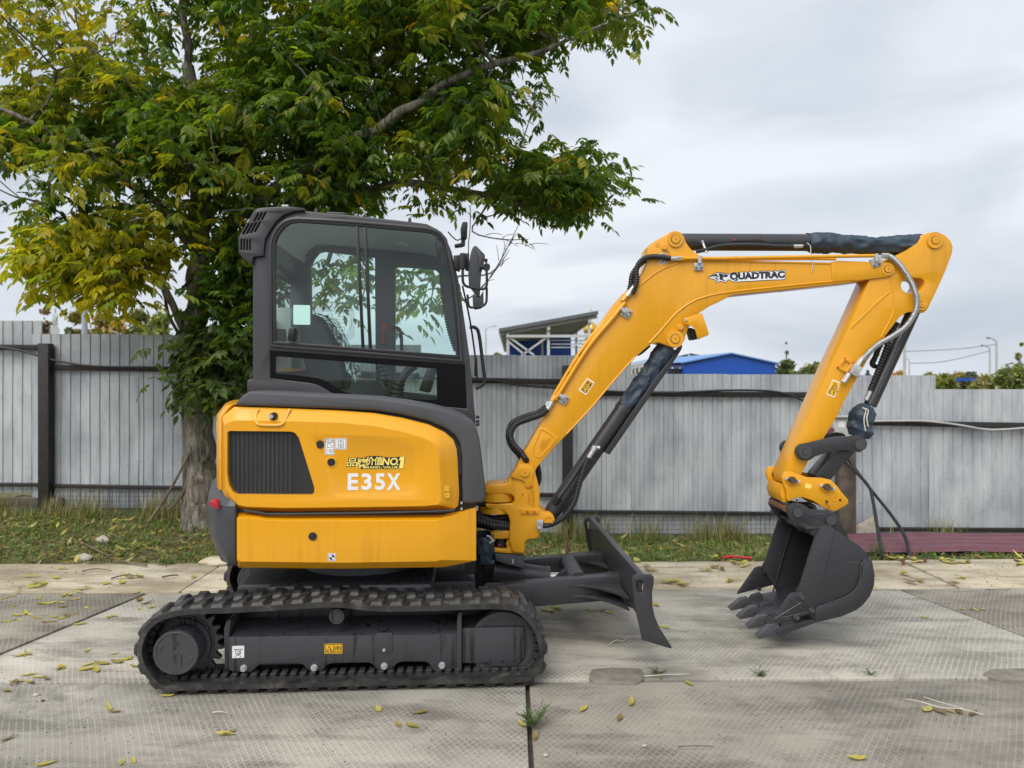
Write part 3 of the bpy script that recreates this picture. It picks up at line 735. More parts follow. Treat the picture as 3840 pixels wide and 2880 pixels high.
# lamp posts
def pole(name, label, zone, u, vt, dep, r0, r1, arm=None, mat='pole_concrete', group=None):
    tpt = WORLD.at(zone, u, vt, dep); e_ = empty(name, (tpt[0], dep, GZ)); tag(e_, label, 'lamp post', group)
    H_ = tpt[2] - GZ; part('pole', rod((0, 0, 0), (0, 0, H_), r0, r1, 12, 0), mat, e_)
    if arm:
        q_ = Vector(WORLD.at(zone, *arm, dep)); dx, dz = q_.x - tpt[0], q_.z - GZ
        part('bracket', tube([(0, 0, H_ - .05), (dx * .5, 0, (H_ + dz) / 2 + .05), (dx, 0, dz)], r1 * .6, 4, 6), 'pole_steel', e_)
        part('lamp_head', box((dx * 1.06, 0, dz), (abs(dx) * .45, .25, .12), .02, rot=Matrix.Rotation(-math.atan2(dz - H_, dx), 3, 'Y')), 'pole_steel', e_)
    return e_
pole('street_lamp', 'taller concrete street lamp of the pair at far right', 'Rr', 1832, 365, 60, .10, .075, (1725, 320))
pole('street_lamp', 'shorter concrete street lamp of the pair at far right', 'Rr', 1740, 462, 75, .095, .07, (1645, 425))
pole('street_lamp', 'thick pale concrete pole just right of the raised bucket cylinder', 'Rr', 560, 395, 55, .115, .085)
pole('street_lamp', 'small far street lamp beside the thick pale pole', 'Rr', 625, 630, 110, .12, .08, (580, 610))
pole('street_lamp', 'orange-tinted far pole beside the cab handrail', 'E', 42, 757, 90, .12, .07, (100, 738))
lp = pole('street_lamp', 'thick galvanised steel lamp post under yellowing branches at left', 'Ll', 1003, 130, 26, .11, .10, None, 'pole_steel')
part('collar', rod((0, 0, lp.children[0].dimensions.z if False else WORLD.at('Ll', 0, 145, 26)[2] - GZ - .1), (0, 0, WORLD.at('Ll', 0, 145, 26)[2] - GZ + .1), .13), 'pole_steel', lp)
part('mast', rod((0, 0, WORLD.at('Ll', 0, 130, 26)[2] - GZ), (0, 0, WORLD.at('Ll', 0, 130, 26)[2] - GZ + 3.2), .06), 'pole_steel', lp)
sg = empty('road_sign', (WORLD.at('Ll', 647, 757, 40)[0], 40, GZ)); tag(sg, 'grey backs of road signs on a thin post above the fence', 'road sign'); sl = Vector(sg.location)
q_ = Vector(WORLD.at('Ll', 647, 757, 40)) - sl; rr = 58 * .31646 * 40 / FPX
part('post', rod((0, .06, 0), (0, .06, q_.z + 1.2), .04, None, 10), 'pole_steel', sg)
part('round_sign', rod((0, 0, q_.z), (0, .02, q_.z), rr, None, 28), 'sign_back', sg)
q2 = Vector(WORLD.at('Ll', 655, 625, 40)) - sl
part('panel_sign', box((q2.x, 0, q2.z), (62 * .31646 * 40 / FPX, .03, 150 * .31646 * 40 / FPX), .02), 'sign_back', sg)
# overhead wires on the right
for i, (pp, lab) in enumerate((([(560, 510), (900, 495), (1350, 470), (1832, 410)], 'upper overhead wire between the concrete lamp posts'), ([(640, 672), (1000, 660), (1300, 610), (1740, 500)], 'lower overhead wire between the concrete lamp posts'))):
    tag(part('overhead_wire', tube([WORLD.at('Rr', *p, 60) for p in pp], .022, 6, 5), 'cable_black'), lab, 'wire')

# ------------------------------------------------------------------ far trees and bushes
def leafcloud(n, ell, size, cols, seed, shell=.55):
    """n leaf-sized quads through an ellipsoid cluster list -> mesh with tint"""
    r_ = np.random.default_rng(seed); vv = np.zeros((n * 4, 3)); cc = np.zeros((n, 4)); E_ = np.array(ell)
    wts = E_[:, 3] * E_[:, 4]; idx = r_.choice(len(E_), n, p=wts / wts.sum())
    d = r_.normal(size=(n, 3)); d /= np.linalg.norm(d, axis=1)[:, None]; rad = r_.uniform(shell ** 3, 1, n) ** (1 / 3)
    c = E_[idx, :3] + r_.normal(size=(n, 3)) * .46 * E_[idx][:, [3, 3, 4]]
    u = r_.normal(size=(n, 3)); u /= np.linalg.norm(u, axis=1)[:, None]; w_ = np.cross(u, r_.normal(size=(n, 3))); w_ /= np.linalg.norm(w_, axis=1)[:, None]
    s = size * r_.uniform(.6, 1.3, n)[:, None]
    for k, (a, b2) in enumerate(((-1, -.5), (1, -.5), (1, .5), (-1, .5))): vv[k::4] = c + u * s * a + w_ * s * b2
    ci = r_.integers(0, len(cols), n); cc[:, :3] = np.array(cols)[ci] * r_.uniform(1.3, 2.2, n)[:, None]; cc[:, 3] = 1
    me = bpy.data.meshes.new('crown'); me.vertices.add(n * 4); me.vertices.foreach_set('co', vv.ravel())
    me.loops.add(n * 4); me.loops.foreach_set('vertex_index', np.arange(n * 4)); me.polygons.add(n); me.polygons.foreach_set('loop_start', np.arange(0, n * 4, 4)); me.polygons.foreach_set('loop_total', np.full(n, 4))
    at = me.attributes.new('tint', 'FLOAT_COLOR', 'FACE'); at.data.foreach_set('color', cc.ravel())
    me.update(); me.validate(); return me
def fartree(name, label, zone, cx, top, wpx, dep, cols, n=900, size=.22, cat='tree', slim=False, seed=0):
    x0, y0, k = ZM[zone]; tp = WORLD.at(zone, cx, top, dep); rad = wpx * k * dep / FPX / 2
    e_ = empty(name, (tp[0], dep, GZ)); tag(e_, label, cat, 'trees beyond the fence'); H_ = tp[2] - GZ; r_ = random.Random(seed)
    ell = []
    nb = 5 if slim else 7
    nb = nb if slim else 11
    for i in range(nb):
        f = i / (nb - 1); rr = rad * (.75 - .6 * f if slim else r_.uniform(.38, .6)); z = H_ * (.3 + .62 * f) if slim else r_.uniform(.35, .82) * H_
        ell.append((r_.uniform(-1, 1) * rad * (.12 if slim else .6), r_.uniform(-1, 1) * rad * .5, min(z, H_ - rr * .8), rr, rr * (1.1 if slim else .8)))
    if not slim: ell.append((0, 0, H_ - rad * .45, rad * .5, rad * .45))
    o = link('crown', leafcloud(n * 3, ell, size * .75, cols, seed, .25), 'leaf_solid', e_); o['kind'] = 'stuff'
    bm = tube([(0, 0, 0), (.1, 0, H_ * .4), (0, 0, H_ * .8)], [.14 * rad ** .5 + .03, .03], 4, 6)
    for i in range(4): tube([(0, 0, H_ * .35), (ell[i][0] * .6, ell[i][1] * .6, ell[i][2] * .8), ell[i][:3]], [.06, .015], 3, 5, bm)
    part('trunk', bm, 'bark', e_)
G1 = [(.06, .085, .03), (.085, .11, .035), (.05, .07, .03)]; OL = [(.15, .125, .04), (.20, .15, .045), (.11, .12, .04)]; OR = [(.33, .18, .04), (.25, .17, .05), (.15, .14, .05)]; YG = [(.13, .15, .035), (.17, .17, .04), (.09, .12, .03)]
ft = [('poplar_tree', 'slim dark green tree left of the steel lamp post', 'Ll', 800, 440, 200, 34, G1, 1500, .13, True),
      ('autumn_tree', 'reddish thin bush left of the road signs', 'Ll', 540, 480, 200, 60, [(.17, .11, .08), (.13, .10, .07)], 260, .2, False),
      ('autumn_tree', 'olive brown tree just left of the steel lamp post', 'Ll', 900, 540, 260, 50, OL, 1500, .2, False),
      ('autumn_tree', 'orange tipped autumn tree right of the steel lamp post', 'Ll', 1230, 560, 380, 60, OL + OR, 1700, .24, False),
      ('autumn_tree', 'low orange yellow autumn bush above the fence', 'Ll', 1400, 650, 260, 44, OR, 1000, .16, False),
      ('autumn_tree', 'grey green tree behind the fork of the big trunk', 'Ll', 1640, 520, 420, 55, G1 + OL, 2000, .22, False),
      ('autumn_tree', 'green bush reaching behind the big trunk', 'Ll', 1900, 560, 360, 50, YG, 1500, .2, False),
      ('poplar_tree', 'thin feathery sapling right of the blue hall', 'F', 868, 870, 70, 70, YG, 380, .14, True),
      ('roundtop_tree', 'dark green tree right of the blue hall', 'F', 880, 1030, 170, 70, G1, 1200, .26, False),
      ('roundtop_tree', 'olive rounded tree against the arm', 'F', 1060, 1065, 190, 80, OL + G1, 1200, .28, False),
      ('spruce_tree', 'tiny dark spruce between arm and bucket cylinder', 'Rr', 60, 760, 180, 90, [(.03, .05, .035)], 700, .2, True),
      ('autumn_tree', 'orange bush at foot of the thick pale pole', 'Rr', 490, 795, 170, 95, OR, 600, .3, False),
      ('autumn_tree', 'orange brown tree behind the kiosk building', 'Rr', 900, 820, 180, 110, OR + OL, 700, .35, False),
      ('roundtop_tree', 'yellow green bushy tree before the kiosk building', 'Rr', 1110, 820, 260, 62, YG, 1500, .2, False),
      ('autumn_tree', 'tan autumn tree behind the kiosk roof', 'Rr', 1330, 815, 230, 115, OR + OL, 900, .36, False),
      ('roundtop_tree', 'dark round topped tree left of the lamp post pair', 'Rr', 1470, 800, 240, 100, [(.035, .05, .028), (.05, .06, .03)], 1400, .3, False),
      ('roundtop_tree', 'dark bush below the round topped tree', 'Rr', 1420, 880, 280, 90, [(.05, .06, .03), (.08, .07, .04)], 1400, .3, False),
      ('roundtop_tree', 'olive bush at foot of the lamp post pair', 'Rr', 1680, 860, 330, 70, OL + YG, 1800, .22, False),
      ('roundtop_tree', 'large yellow green bush at the far right edge', 'Rr', 2080, 760, 520, 40, YG + G1, 4200, .13, False),
      ('poplar_tree', 'tall airy sapling at the far right edge', 'Rr', 2150, 330, 230, 42, YG, 900, .1, True),
      ('autumn_tree', 'pale bush low between the shed and the cab', 'Q', 20, 350, 120, 70, YG, 500, .25, False),
      ('roundtop_tree', 'green bush below the steel truss frame', 'Q', 1100, 455, 130, 75, OL + YG, 700, .25, False)]
for i, a_ in enumerate(ft): fartree(a_[0], a_[1], a_[2], a_[3], a_[4], a_[5], a_[6], a_[7], a_[8], a_[9], 'tree', a_[10], i + 1)
# hedge line continuing sideways out of view behind the fence
hd = leafcloud(5000, [(x, 0, 1.1, 2.6, 1.2) for x in np.arange(-60, 60, 3.2)], .25, G1 + OL, 77); o = link('far_woods', hd, 'leaf_solid', None, (0, 120, GZ)); tag(o, 'far low line of woods along the horizon', 'woods', kind='stuff')
# ================================================================== THE EXCAVATOR
ex = empty('excavator', (OX, OY, 0), YAW)
tag(ex, 'yellow and charcoal mini excavator with cab, dozer blade and bucket', 'excavator')
def wpart(name, bm, mat, smooth=38):            # a part of the swung front equipment
    return part(name, bm, mat, ex, smooth, None, WROT)
# ------------------------------------------------------------------ tracks
YT0, YT1 = -.87, -.57
tp = [(40, 480), (60, 405), (110, 338), (190, 296), (300, 276), (500, 268), (800, 252), (1000, 240), (1100, 242), (1250, 258), (1500, 258), (1750, 250), (1900, 250), (1980, 270), (2050, 330), (2093, 410), (2108, 490), (2095, 580), (2050, 635), (1960, 664), (1700, 676), (1000, 697), (300, 702), (180, 688), (100, 634), (55, 560)]
tpx = M.xz('C', tp, YT0)
tpx = [(x, max(z, .027) if not (13 < i < 26 and i > 18 and i < 24) else .027) for i, (x, z) in enumerate(tpx)]
loop = [Vector((p.x, p.y)) for p in catmull([(x, z, 0) for x, z in tpx], 10, True)]
# even re-sampling
Ls = [0.]
for i in range(len(loop)): Ls.append(Ls[-1] + (loop[(i + 1) % len(loop)] - loop[i]).length)
TL = Ls[-1]
def onloop(s):
    s %= TL; j = min(int(np.searchsorted(Ls, s, side='right')) - 1, len(loop) - 1)
    a, b_ = loop[j], loop[(j + 1) % len(loop)]; f = (s - Ls[j]) / max(1e-9, Ls[j + 1] - Ls[j])
    p = a.lerp(b_, f); tg = (b_ - a).normalized(); return p, tg
def frame_on(s):
    p, _ = onloop(s); p1, _ = onloop(s + .02); p0, _ = onloop(s - .02); tg = (p1 - p0).normalized()
    n = Vector((-tg.y, tg.x))                     # outward: the loop runs clockwise
    return p, tg, n
BT = .030
def belt_mesh():
    bm = bmesh.new(); rows = []; n = 192
    for k in range(n):
        p, tg, nn = frame_on(TL * k / n)
        q_ = p - nn * BT; c = p - nn * .004
        rows.append([bm.verts.new(v_) for v_ in ((p.x, YT0 + .012, p.y), (p.x, YT1 - .012, p.y), (c.x, YT1, c.y), (q_.x, YT1, q_.y), (q_.x, YT0, q_.y), (c.x, YT0, c.y))])
    for i in range(n):
        a, b_ = rows[i], rows[(i + 1) % n]
        for k in range(6): bm.faces.new((a[k], a[(k + 1) % 6], b_[(k + 1) % 6], b_[k]))
    return to_mesh(bm, 'rubber_track', 40)
def lug_mesh(flip):
    # base at n=0; long axis across the belt, slanting, with a stepped inner end
    bm = bmesh.new(); s = flip
    base = [(-.042, -.082), (.030, -.082), (.050, .080), (-.018, .080)]; top = [(-.030, -.074), (.020, -.070), (.036, .070), (-.006, .070)]
    A_ = [bm.verts.new((x, y * s, -.004)) for x, y in base]; B_ = [bm.verts.new((x, y * s, .018)) for x, y in top]
    bm.faces.new(A_[::-1]); bm.faces.new(B_)
    for i in range(4): bm.faces.new((A_[i], A_[(i + 1) % 4], B_[(i + 1) % 4], B_[i]))
    bmesh.ops.recalc_face_normals(bm, faces=bm.faces[:]); dobevel(bm, .003, 1)
    return to_mesh(bm, 'tread_lug', 30)
def block_mesh(sx, sy, sz, nm):
    return to_mesh(box((0, 0, 0), (sx, sy, sz), .004, seg=1), nm, 30)
lugA, lugB = lug_mesh(1), lug_mesh(-1); drv = block_mesh(.034, .10, .026, 'drive_lug'); bm_belt = belt_mesh()
for me_, mt_ in ((lugA, 'rubber'), (lugB, 'rubber'), (drv, 'rubber_inner'), (bm_belt, 'rubber')): me_.materials.append(MAT[mt_])
NL = 46
for side, dy in ((0, 0.), (1, 1.44)):
    trk = link('rubber_track', bm_belt, None, ex, (0, dy, 0))
    for k in range(NL):
        for row in (0, 1):
            s = TL * (k + .5 * row) / NL; p, tg, nn = frame_on(s)
            o = bpy.data.objects.new('tread_lug', lugA if row == 0 else lugB); COL.objects.link(o); o.parent = trk
            Mx = Matrix(((tg.x, 0, nn.x, p.x), (0, 1, 0, (YT0 + .087) if row == 0 else (YT1 - .087)), (tg.y, 0, nn.y, p.y), (0, 0, 0, 1)))
            o.matrix_local = Mx
    if side == 0:
        for k in range(NL * 2):
            s = TL * (k + .25) / (NL * 2); p, tg, nn = frame_on(s); q_ = p - nn * (BT + .008)
            o = bpy.data.objects.new('drive_lug', drv); COL.objects.link(o); o.parent = trk
            o.matrix_local = Matrix(((tg.x, 0, nn.x, q_.x), (0, 1, 0, YT0 + .135), (tg.y, 0, nn.y, q_.y), (0, 0, 0, 1)))
# track frames, motor, sprocket, idler, rollers
def undercarriage(dy):
    sgn = 1
    def mk(name, bm, mat, parent=None): return part(name, bm, mat, parent or ex, 38, (0, dy, 0) if parent is None else None)
    YB = -.765
    face = M.xz('C', [(490, 424), (515, 416), (1668, 402), (1668, 578), (1548, 590), (1520, 548), (1500, 542), (1390, 540), (1365, 548), (1330, 582), (1265, 582), (1230, 550), (1205, 545), (1040, 548), (1010, 556), (980, 588), (920, 588), (885, 556), (860, 550), (690, 553), (660, 560), (620, 596), (530, 592), (490, 572)], YB)
    fr_ = mk('track_frame', prism(face, YB, YB + .03, bevel=.004), 'undercarriage')
    x0, x1 = M.at('C', 500, 420, YB)[0], M.at('C', 1668, 402, YB)[0]
    za, zb = M.at('C', 1000, 411, YB)[2], M.at('C', 1000, 330, -.63)[2]; zc = M.at('C', 1000, 560, YB)[2]
    sec = [(YB + .002, za - .005), (YB + .012, za + .004), (-.63, zb), (-.56, zb), (-.56, zc), (YB + .028, zc)]
    vv = [(x0 + .02, y, z) for y, z in sec] + [(x1, y, z) for y, z in sec]; n = len(sec)
    ff = [(i, (i + 1) % n, n + (i + 1) % n, n + i) for i in range(n)] + [tuple(range(n))[::-1], tuple(range(n, 2 * n))]
    raw('beam', vv, ff, 'undercarriage', fr_, 30)
    part('end_flange', prism(M.xz('C', [(486, 372), (500, 332), (520, 328), (522, 345), (512, 400), (508, 575), (490, 578)], YB), YB - .004, -.58, bevel=.003), 'undercarriage', fr_)
    part('end_flange', prism(M.xz('C', [(1664, 330), (1672, 292), (1688, 288), (1688, 580), (1664, 584)], YB - .012), YB - .02, -.57, bevel=.003), 'undercarriage', fr_)
    ib = M.xz('C', [(1690, 372), (2000, 364), (2006, 372), (2006, 518), (1966, 566), (1846, 566), (1818, 548), (1690, 550)], YB)
    part('idler_bracket', prism(ib, YB, -.72, bevel=.006), 'undercarriage', fr_)
    za2, zb2 = M.at('C', 1800, 368, YB)[2], M.at('C', 1800, 318, -.62)[2]; xa, xb = M.at('C', 1690, 0, YB)[0], M.at('C', 1840, 0, YB)[0]
    vv = [(xa, YB + .004, za2 - .004), (xa, -.62, zb2), (xa, -.58, zb2), (xa, -.58, za2 - .2), (xa, YB + .02, za2 - .2)]; vv += [(xb if i_ else xb + .2, y, z) for i_, (x, y, z) in enumerate(vv)]
    raw('bracket_top', vv, [(0, 1, 6, 5), (1, 2, 7, 6), (2, 3, 8, 7), (3, 4, 9, 8), (5, 6, 7, 8, 9)], 'undercarriage', fr_)
    for u, v_ in ((1834, 541), (1894, 540), (1955, 539)):
        q_ = M.at('C', u, v_, YB); part('bolt_hole', cyl(q_[0], q_[2], .008, YB - .001, YB + .01, 12, 0), 'black', fr_)
    for u, v_ in ((586, 573), (942, 571), (1296, 563), (1588, 559)):
        q_ = M.at('C', u, v_, YB); bm = cyl(q_[0], q_[2], .019, YB - .006, YB, 20, .001); cyl(q_[0], q_[2], .0145, YB - .02, YB - .005, 6, .002, bm)
        part('bolt', bm, 'zinc', fr_)
        part('bottom_roller', cyl(q_[0], q_[2] - .012, .058, YB + .035, -.60, 28, .006), 'black', fr_)
    q_ = M.at('C', 1296, 478, YB); part('cover_plate', prism(M.xz('C', [(1256, 395), (1338, 392), (1338, 490), (1255, 490)], YB), YB - .005, YB + .001, bevel=.002), 'undercarriage', fr_)
    part('bolt', cyl(q_[0], q_[2], .009, YB - .018, YB - .004, 6, .001), 'zinc', fr_)
    # top roller
    q_ = M.at('C', 1055, 313, -.82); r_ = M.size('C', 38, -.82)
    tr_ = mk('top_roller', cyl(q_[0], q_[2], r_, -.82, -.60, 32, .006), 'undercarriage'); part('hub_cap', ring(q_[0], q_[2], r_ * .5, r_ * .72, -.823, -.815), 'undercarriage', tr_)
    # travel motor + sprocket
    q_ = M.at('C', 242, 496, -.845); r_ = M.size('C', 110, -.845); cx, cz = q_[0], q_[2]
    bm = cyl(cx, cz, r_, -.845, -.815, 48, .006)
    for k in range(4): cyl(cx, cz, r_ * (1.0 - .02 * (k % 2)), -.815 + k * .022, -.795 + k * .022, 48, .003, bm)
    cyl(cx, cz, r_ * 1.18, -.725, -.705, 48, .003, bm); cyl(cx, cz, r_ * 1.30, -.705, -.69, 48, .003, bm)
    tm = mk('travel_motor', bm, 'undercarriage')
    for a, f in ((0, .0), (155, .72), (-20, .72)):
        x, z = cx + r_ * f * math.cos(R(a)), cz + r_ * f * math.sin(R(a)); bm = ring(x, z, .006, .012, -.849, -.843, 16); cyl(x, z, .005, -.848, -.842, 6, 0, bm); part('plug', bm, 'dark_boss', tm)
    part('scribe_ring', ring(cx, cz, r_ * .88, r_ * .955, -.8485, -.844, 48, .001), 'dark_boss', tm)
    part('cap_mark', box((cx + r_ * .25, -.8455, cz - r_ * .35), (r_ * .03, .003, r_ * .5), 0), 'black', tm)
    for k in range(5): part('cap_letter', box((cx - r_ * .05 + k * r_ * .055, -.8465, cz + r_ * .42), (r_ * .03, .003, r_ * .11), 0), 'dark_boss', tm)
    for k in range(10):
        a = R(36 * k); x, z = cx + r_ * 1.20 * math.cos(a), cz + r_ * 1.20 * math.sin(a); part('bolt', cyl(x, z, .010, -.717, -.704, 6, .001), 'undercarriage', tm)
    rs = .205; teeth = 21; o_ = []
    for k in range(teeth):
        for f, rr in ((0, .168), (.22, .175), (.40, rs), (.60, rs), (.78, .175)): a = 2 * math.pi * (k + f) / teeth; o_.append((cx + rr * math.cos(a), cz + rr * math.sin(a)))
    mk('sprocket', prism(o_, -.70, -.665, bevel=.002), 'undercarriage')
    # idler wheel
    q_ = M.at('C', 1893, 452, -.74); r_ = M.size('C', 166, -.74)
    bm = cyl(q_[0], q_[2], r_, -.745, -.70, 56, .008); ring(q_[0], q_[2], r_ * .80, r_ * 1.0, -.752, -.74, 56, .003, bm); cyl(q_[0], q_[2], r_ * .86, -.70, -.62, 48, .004, bm)
    mk('idler_wheel', bm, 'undercarriage')
undercarriage(0.); undercarriage(1.44)
def und_label(lab, pts, Y, mat, lines, lmat='ink', rad=.003):
    o = plate('label', M, 'C', pts, Y, mat, ex, .0012, 0, rad); o['label'] = lab
    strokes('print', M, 'C', lines, Y - .0012, lmat, o, 3); return o
YB = -.765
und_label('white sticker with a tie-down symbol', [(527, 462), (588, 460), (588, 521), (527, 523)], YB - .001, 'white_print', [[(536, 480), (580, 478)], [(545, 480), (545, 500), (557, 510), (570, 500), (570, 479)], [(552, 487), (563, 487), (563, 497), (553, 500), (562, 505)], [(548, 510), (540, 518)], [(566, 510), (574, 518)]])
und_label('orange warning sticker with triangle and book', [(994, 451), (1085, 450), (1085, 500), (994, 501)], YB - .001, 'sticker_yellow', [[(998, 455), (1081, 454), (1081, 496), (998, 497), (998, 455)], [(1039, 455), (1039, 497)], [(1003, 491), (1018, 462), (1034, 491), (1003, 491)], [(1012, 484), (1022, 478), (1028, 485)], [(1046, 490), (1046, 466), (1060, 464), (1060, 488), (1046, 490)], [(1060, 464), (1074, 466), (1074, 490), (1060, 488)], [(1048, 472), (1058, 471)], [(1063, 471), (1072, 472)], [(1048, 478), (1058, 477)], [(1063, 477), (1072, 478)]])
# car body between the tracks
bm = box((0, 0, .40), (.95, 1.16, .20), .03); box((0, 0, .33), (1.45, .62, .22), .03, bm); rod((0, 0, .46), (0, 0, .60), .40, .38, 40, .01, bm)
part('car_body', bm, 'undercarriage', ex)
part('dark_backing', box((-.02, -.555, .27), (1.75, .02, .22), .004), 'black', ex); part('dark_backing', box((-.02, .555, .27), (1.75, .02, .22), .004), 'black', ex)  # black sheets added to darken the see-through gap behind sprocket and frame
part('slew_ring', rod((0, 0, .585), (0, 0, .66), .43, None, 48, .006), 'black', ex)

# ------------------------------------------------------------------ dozer blade
YE = -.86
mold = M.xz('D', [(1476, 968), (1530, 966), (1514, 1060), (1512, 1180), (1530, 1290), (1570, 1380), (1640, 1462), (1742, 1546), (1728, 1556), (1622, 1480), (1545, 1398), (1498, 1300), (1480, 1180), (1480, 1060)], YE)
bl = part('dozer_blade', prism(mold, YE + .02, -YE - .02, bevel=.003), 'charcoal', ex)
endp = M.xz('D', [(1425, 1012), (1438, 978), (1478, 965), (1580, 967), (1600, 985), (1600, 1040), (1586, 1110), (1590, 1220), (1610, 1310), (1650, 1400), (1690, 1462), (1745, 1548), (1734, 1558), (1505, 1490), (1487, 1390), (1452, 1240), (1440, 1160)], YE)
eye = M.xz('D', [(1458, 1040), (1470, 1015), (1492, 1010), (1512, 1025), (1520, 1060), (1518, 1095), (1500, 1113), (1478, 1108), (1465, 1090)], YE)
for y0 in (YE, -YE - .02): part('end_plate', prism(endp, y0, y0 + .02, [eye], .003), 'charcoal', bl)
armo = M.xz('D', [(250, 1070), (560, 1036), (1345, 968), (1480, 1000), (1490, 1260), (1400, 1226), (1310, 1192), (1230, 1177), (690, 1222), (250, 1262)], -.33)
for y0 in (-.33, .24): part('push_arm', prism(armo, y0, y0 + .09, bevel=.006), 'charcoal', bl)
def gus(zpx, x0px, x1px, xmid, y_in, y_out, curve):
    z = M.at('D', x0px, zpx, -.33)[2]; xa = M.at('D', x0px, zpx, -.33)[0]; xb = M.at('D', 1480, zpx, -.86)[0]
    pts = []
    for k in range(9):
        f = k / 8; pts.append((lerp(xa, xb, f), lerp(y_in, y_out, f ** 2.4)))
    pts += [(xb, y_in)]
    bm = bmesh.new(); A_ = [bm.verts.new((x, y, z)) for x, y in pts]; B_ = [bm.verts.new((x, y, z + .014)) for x, y in pts]; bm.faces.new(A_); bm.faces.new(B_[::-1])
    for i in range(len(pts)): bm.faces.new((A_[i], B_[i], B_[(i + 1) % len(pts)], A_[(i + 1) % len(pts)]))
    bmesh.ops.recalc_face_normals(bm, faces=bm.faces[:]); dobevel(bm, .002, 1); part('gusset', bm, 'charcoal', bl, 30)
for zp in (1066, 1150):
    gus(zp, 925, 1440, 0, -.33, -.62, 1); gus(zp, 925, 1440, 0, .33, .62, 1)
gus(1052, 1000, 1440, 0, -.24, -.02, 1); gus(1052, 1000, 1440, 0, .24, .02, 1)
a = M.at('D', 955, 945, 0); part('cross_tube', rod((a[0], -.25, a[2]), (a[0], .25, a[2]), .062, None, 32, 0), 'charcoal', bl)
a, b_ = M.at('D', 320, 925, 0.), M.at('D', 745, 985, 0.); bm = rod(a, b_, .066, None, 32, .008); d = (Vector(b_) - Vector(a)).normalized()
rod(Vector(b_) - d * .02, Vector(b_) + d * .012, .071, None, 32, .004, bm); cy = part('blade_cylinder', bm, 'charcoal', ex)
part('rod', rod(b_, M.at('D', 930, 985, 0), .03, None, 20), 'zinc', cy)
for y in (-.06, .045): part('clevis', prism(M.xz('D', [(790, 1005), (860, 940), (930, 905), (960, 930), (950, 975), (870, 1000)], y), y, y + .015, bevel=.002), 'charcoal', cy)
dp = part('guard_plate', prism(M.xz('D', [(330, 802), (342, 798), (565, 810), (568, 916), (430, 886), (345, 858)], -.14), -.14, .14, bevel=.003), 'trim_plastic', ex)
for v_ in (850, 868):
    q_ = M.at('D', 474, v_, -.14); part('bolt', cyl(q_[0], q_[2], .007, -.155, -.138, 6, .001), 'zinc', dp)

# ------------------------------------------------------------------ house: core, engine hood, counterweight, rear guard
core = M.xz('B', [(260, 950), (260, 250), (340, 120), (1000, 150), (1600, 230), (1850, 330), (1960, 420), (1990, 700), (1985, 1270), (1740, 1318), (260, 1318)], -.70)
part('house_core', prism(core, -.675, .74, bevel=.02), 'black', ex)
def shell(name, outer, inner, Yo, Yi, mat, holes=(), sunk=None, depth=.05, zone='B'):
    """panel: outer outline at Yo drawn out to the face outline at Yi, with openings and a sunk field in the face"""
    bm = bmesh.new(); O_ = M.xz(zone, outer, Yo); I_ = M.xz(zone, inner, Yi)
    vo = [bm.verts.new((x, Yo, z)) for x, z in O_]; vi = [bm.verts.new((x, Yi, z)) for x, z in I_]; vb = [bm.verts.new((x, Yo + .06, z)) for x, z in O_]; n = len(O_)
    for i in range(n):
        j = (i + 1) % n; bm.faces.new((vo[i], vo[j], vi[j], vi[i])); bm.faces.new((vb[i], vb[j], vo[j], vo[i]))
    bm.faces.new(vb[::-1])
    hl = [M.xz(zone, h, Yi) for h in holes]; sk = M.xz(zone, sunk[0], Yi) if sunk else None
    loops = [I_] + hl + ([sk] if sk else []); allv = list(vi); hv = []
    for lp in loops[1:]:
        vs2 = [bm.verts.new((x, Yi, z)) for x, z in lp]; hv.append(vs2); allv += vs2
    for tri in geometry.tessellate_polygon([[Vector((x, z, 0)) for x, z in lp] for lp in loops]):
        try: bm.faces.new([allv[k] for k in tri])
        except ValueError: pass
    for h, vs2 in enumerate(hv):
        lp = loops[1 + h]; m_ = len(vs2)
        if sk is not None and h == len(hv) - 1:
            cx_, cz_ = np.mean([p[0] for p in lp]), np.mean([p[1] for p in lp]); sd_, kk = sunk[1], sunk[2]
            w2 = [bm.verts.new((cx_ + (x - cx_) * kk, Yi + sd_, cz_ + (z - cz_) * kk)) for x, z in lp]
            for i in range(m_): bm.faces.new((vs2[i], vs2[(i + 1) % m_], w2[(i + 1) % m_], w2[i]))
            bm.faces.new(w2)
        else:
            w2 = [bm.verts.new((x, Yi + depth, z)) for x, z in lp]
            for i in range(m_): bm.faces.new((vs2[i], vs2[(i + 1) % m_], w2[(i + 1) % m_], w2[i]))
    bmesh.ops.recalc_face_normals(bm, faces=bm.faces[:])
    ed = [e_ for e_ in bm.edges if len(e_.link_faces) == 2 and e_.calc_face_angle(0) > R(14)]
    bmesh.ops.bevel(bm, geom=ed, offset=.010, segments=3, affect='EDGES', clamp_overlap=True)
    return part(name, bm, mat, ex, 30)
YH = -.765
grille = [(180, 352), (195, 342), (640, 346), (672, 356), (700, 392), (812, 752), (812, 785), (795, 808), (250, 804), (215, 780), (190, 730), (178, 650)]
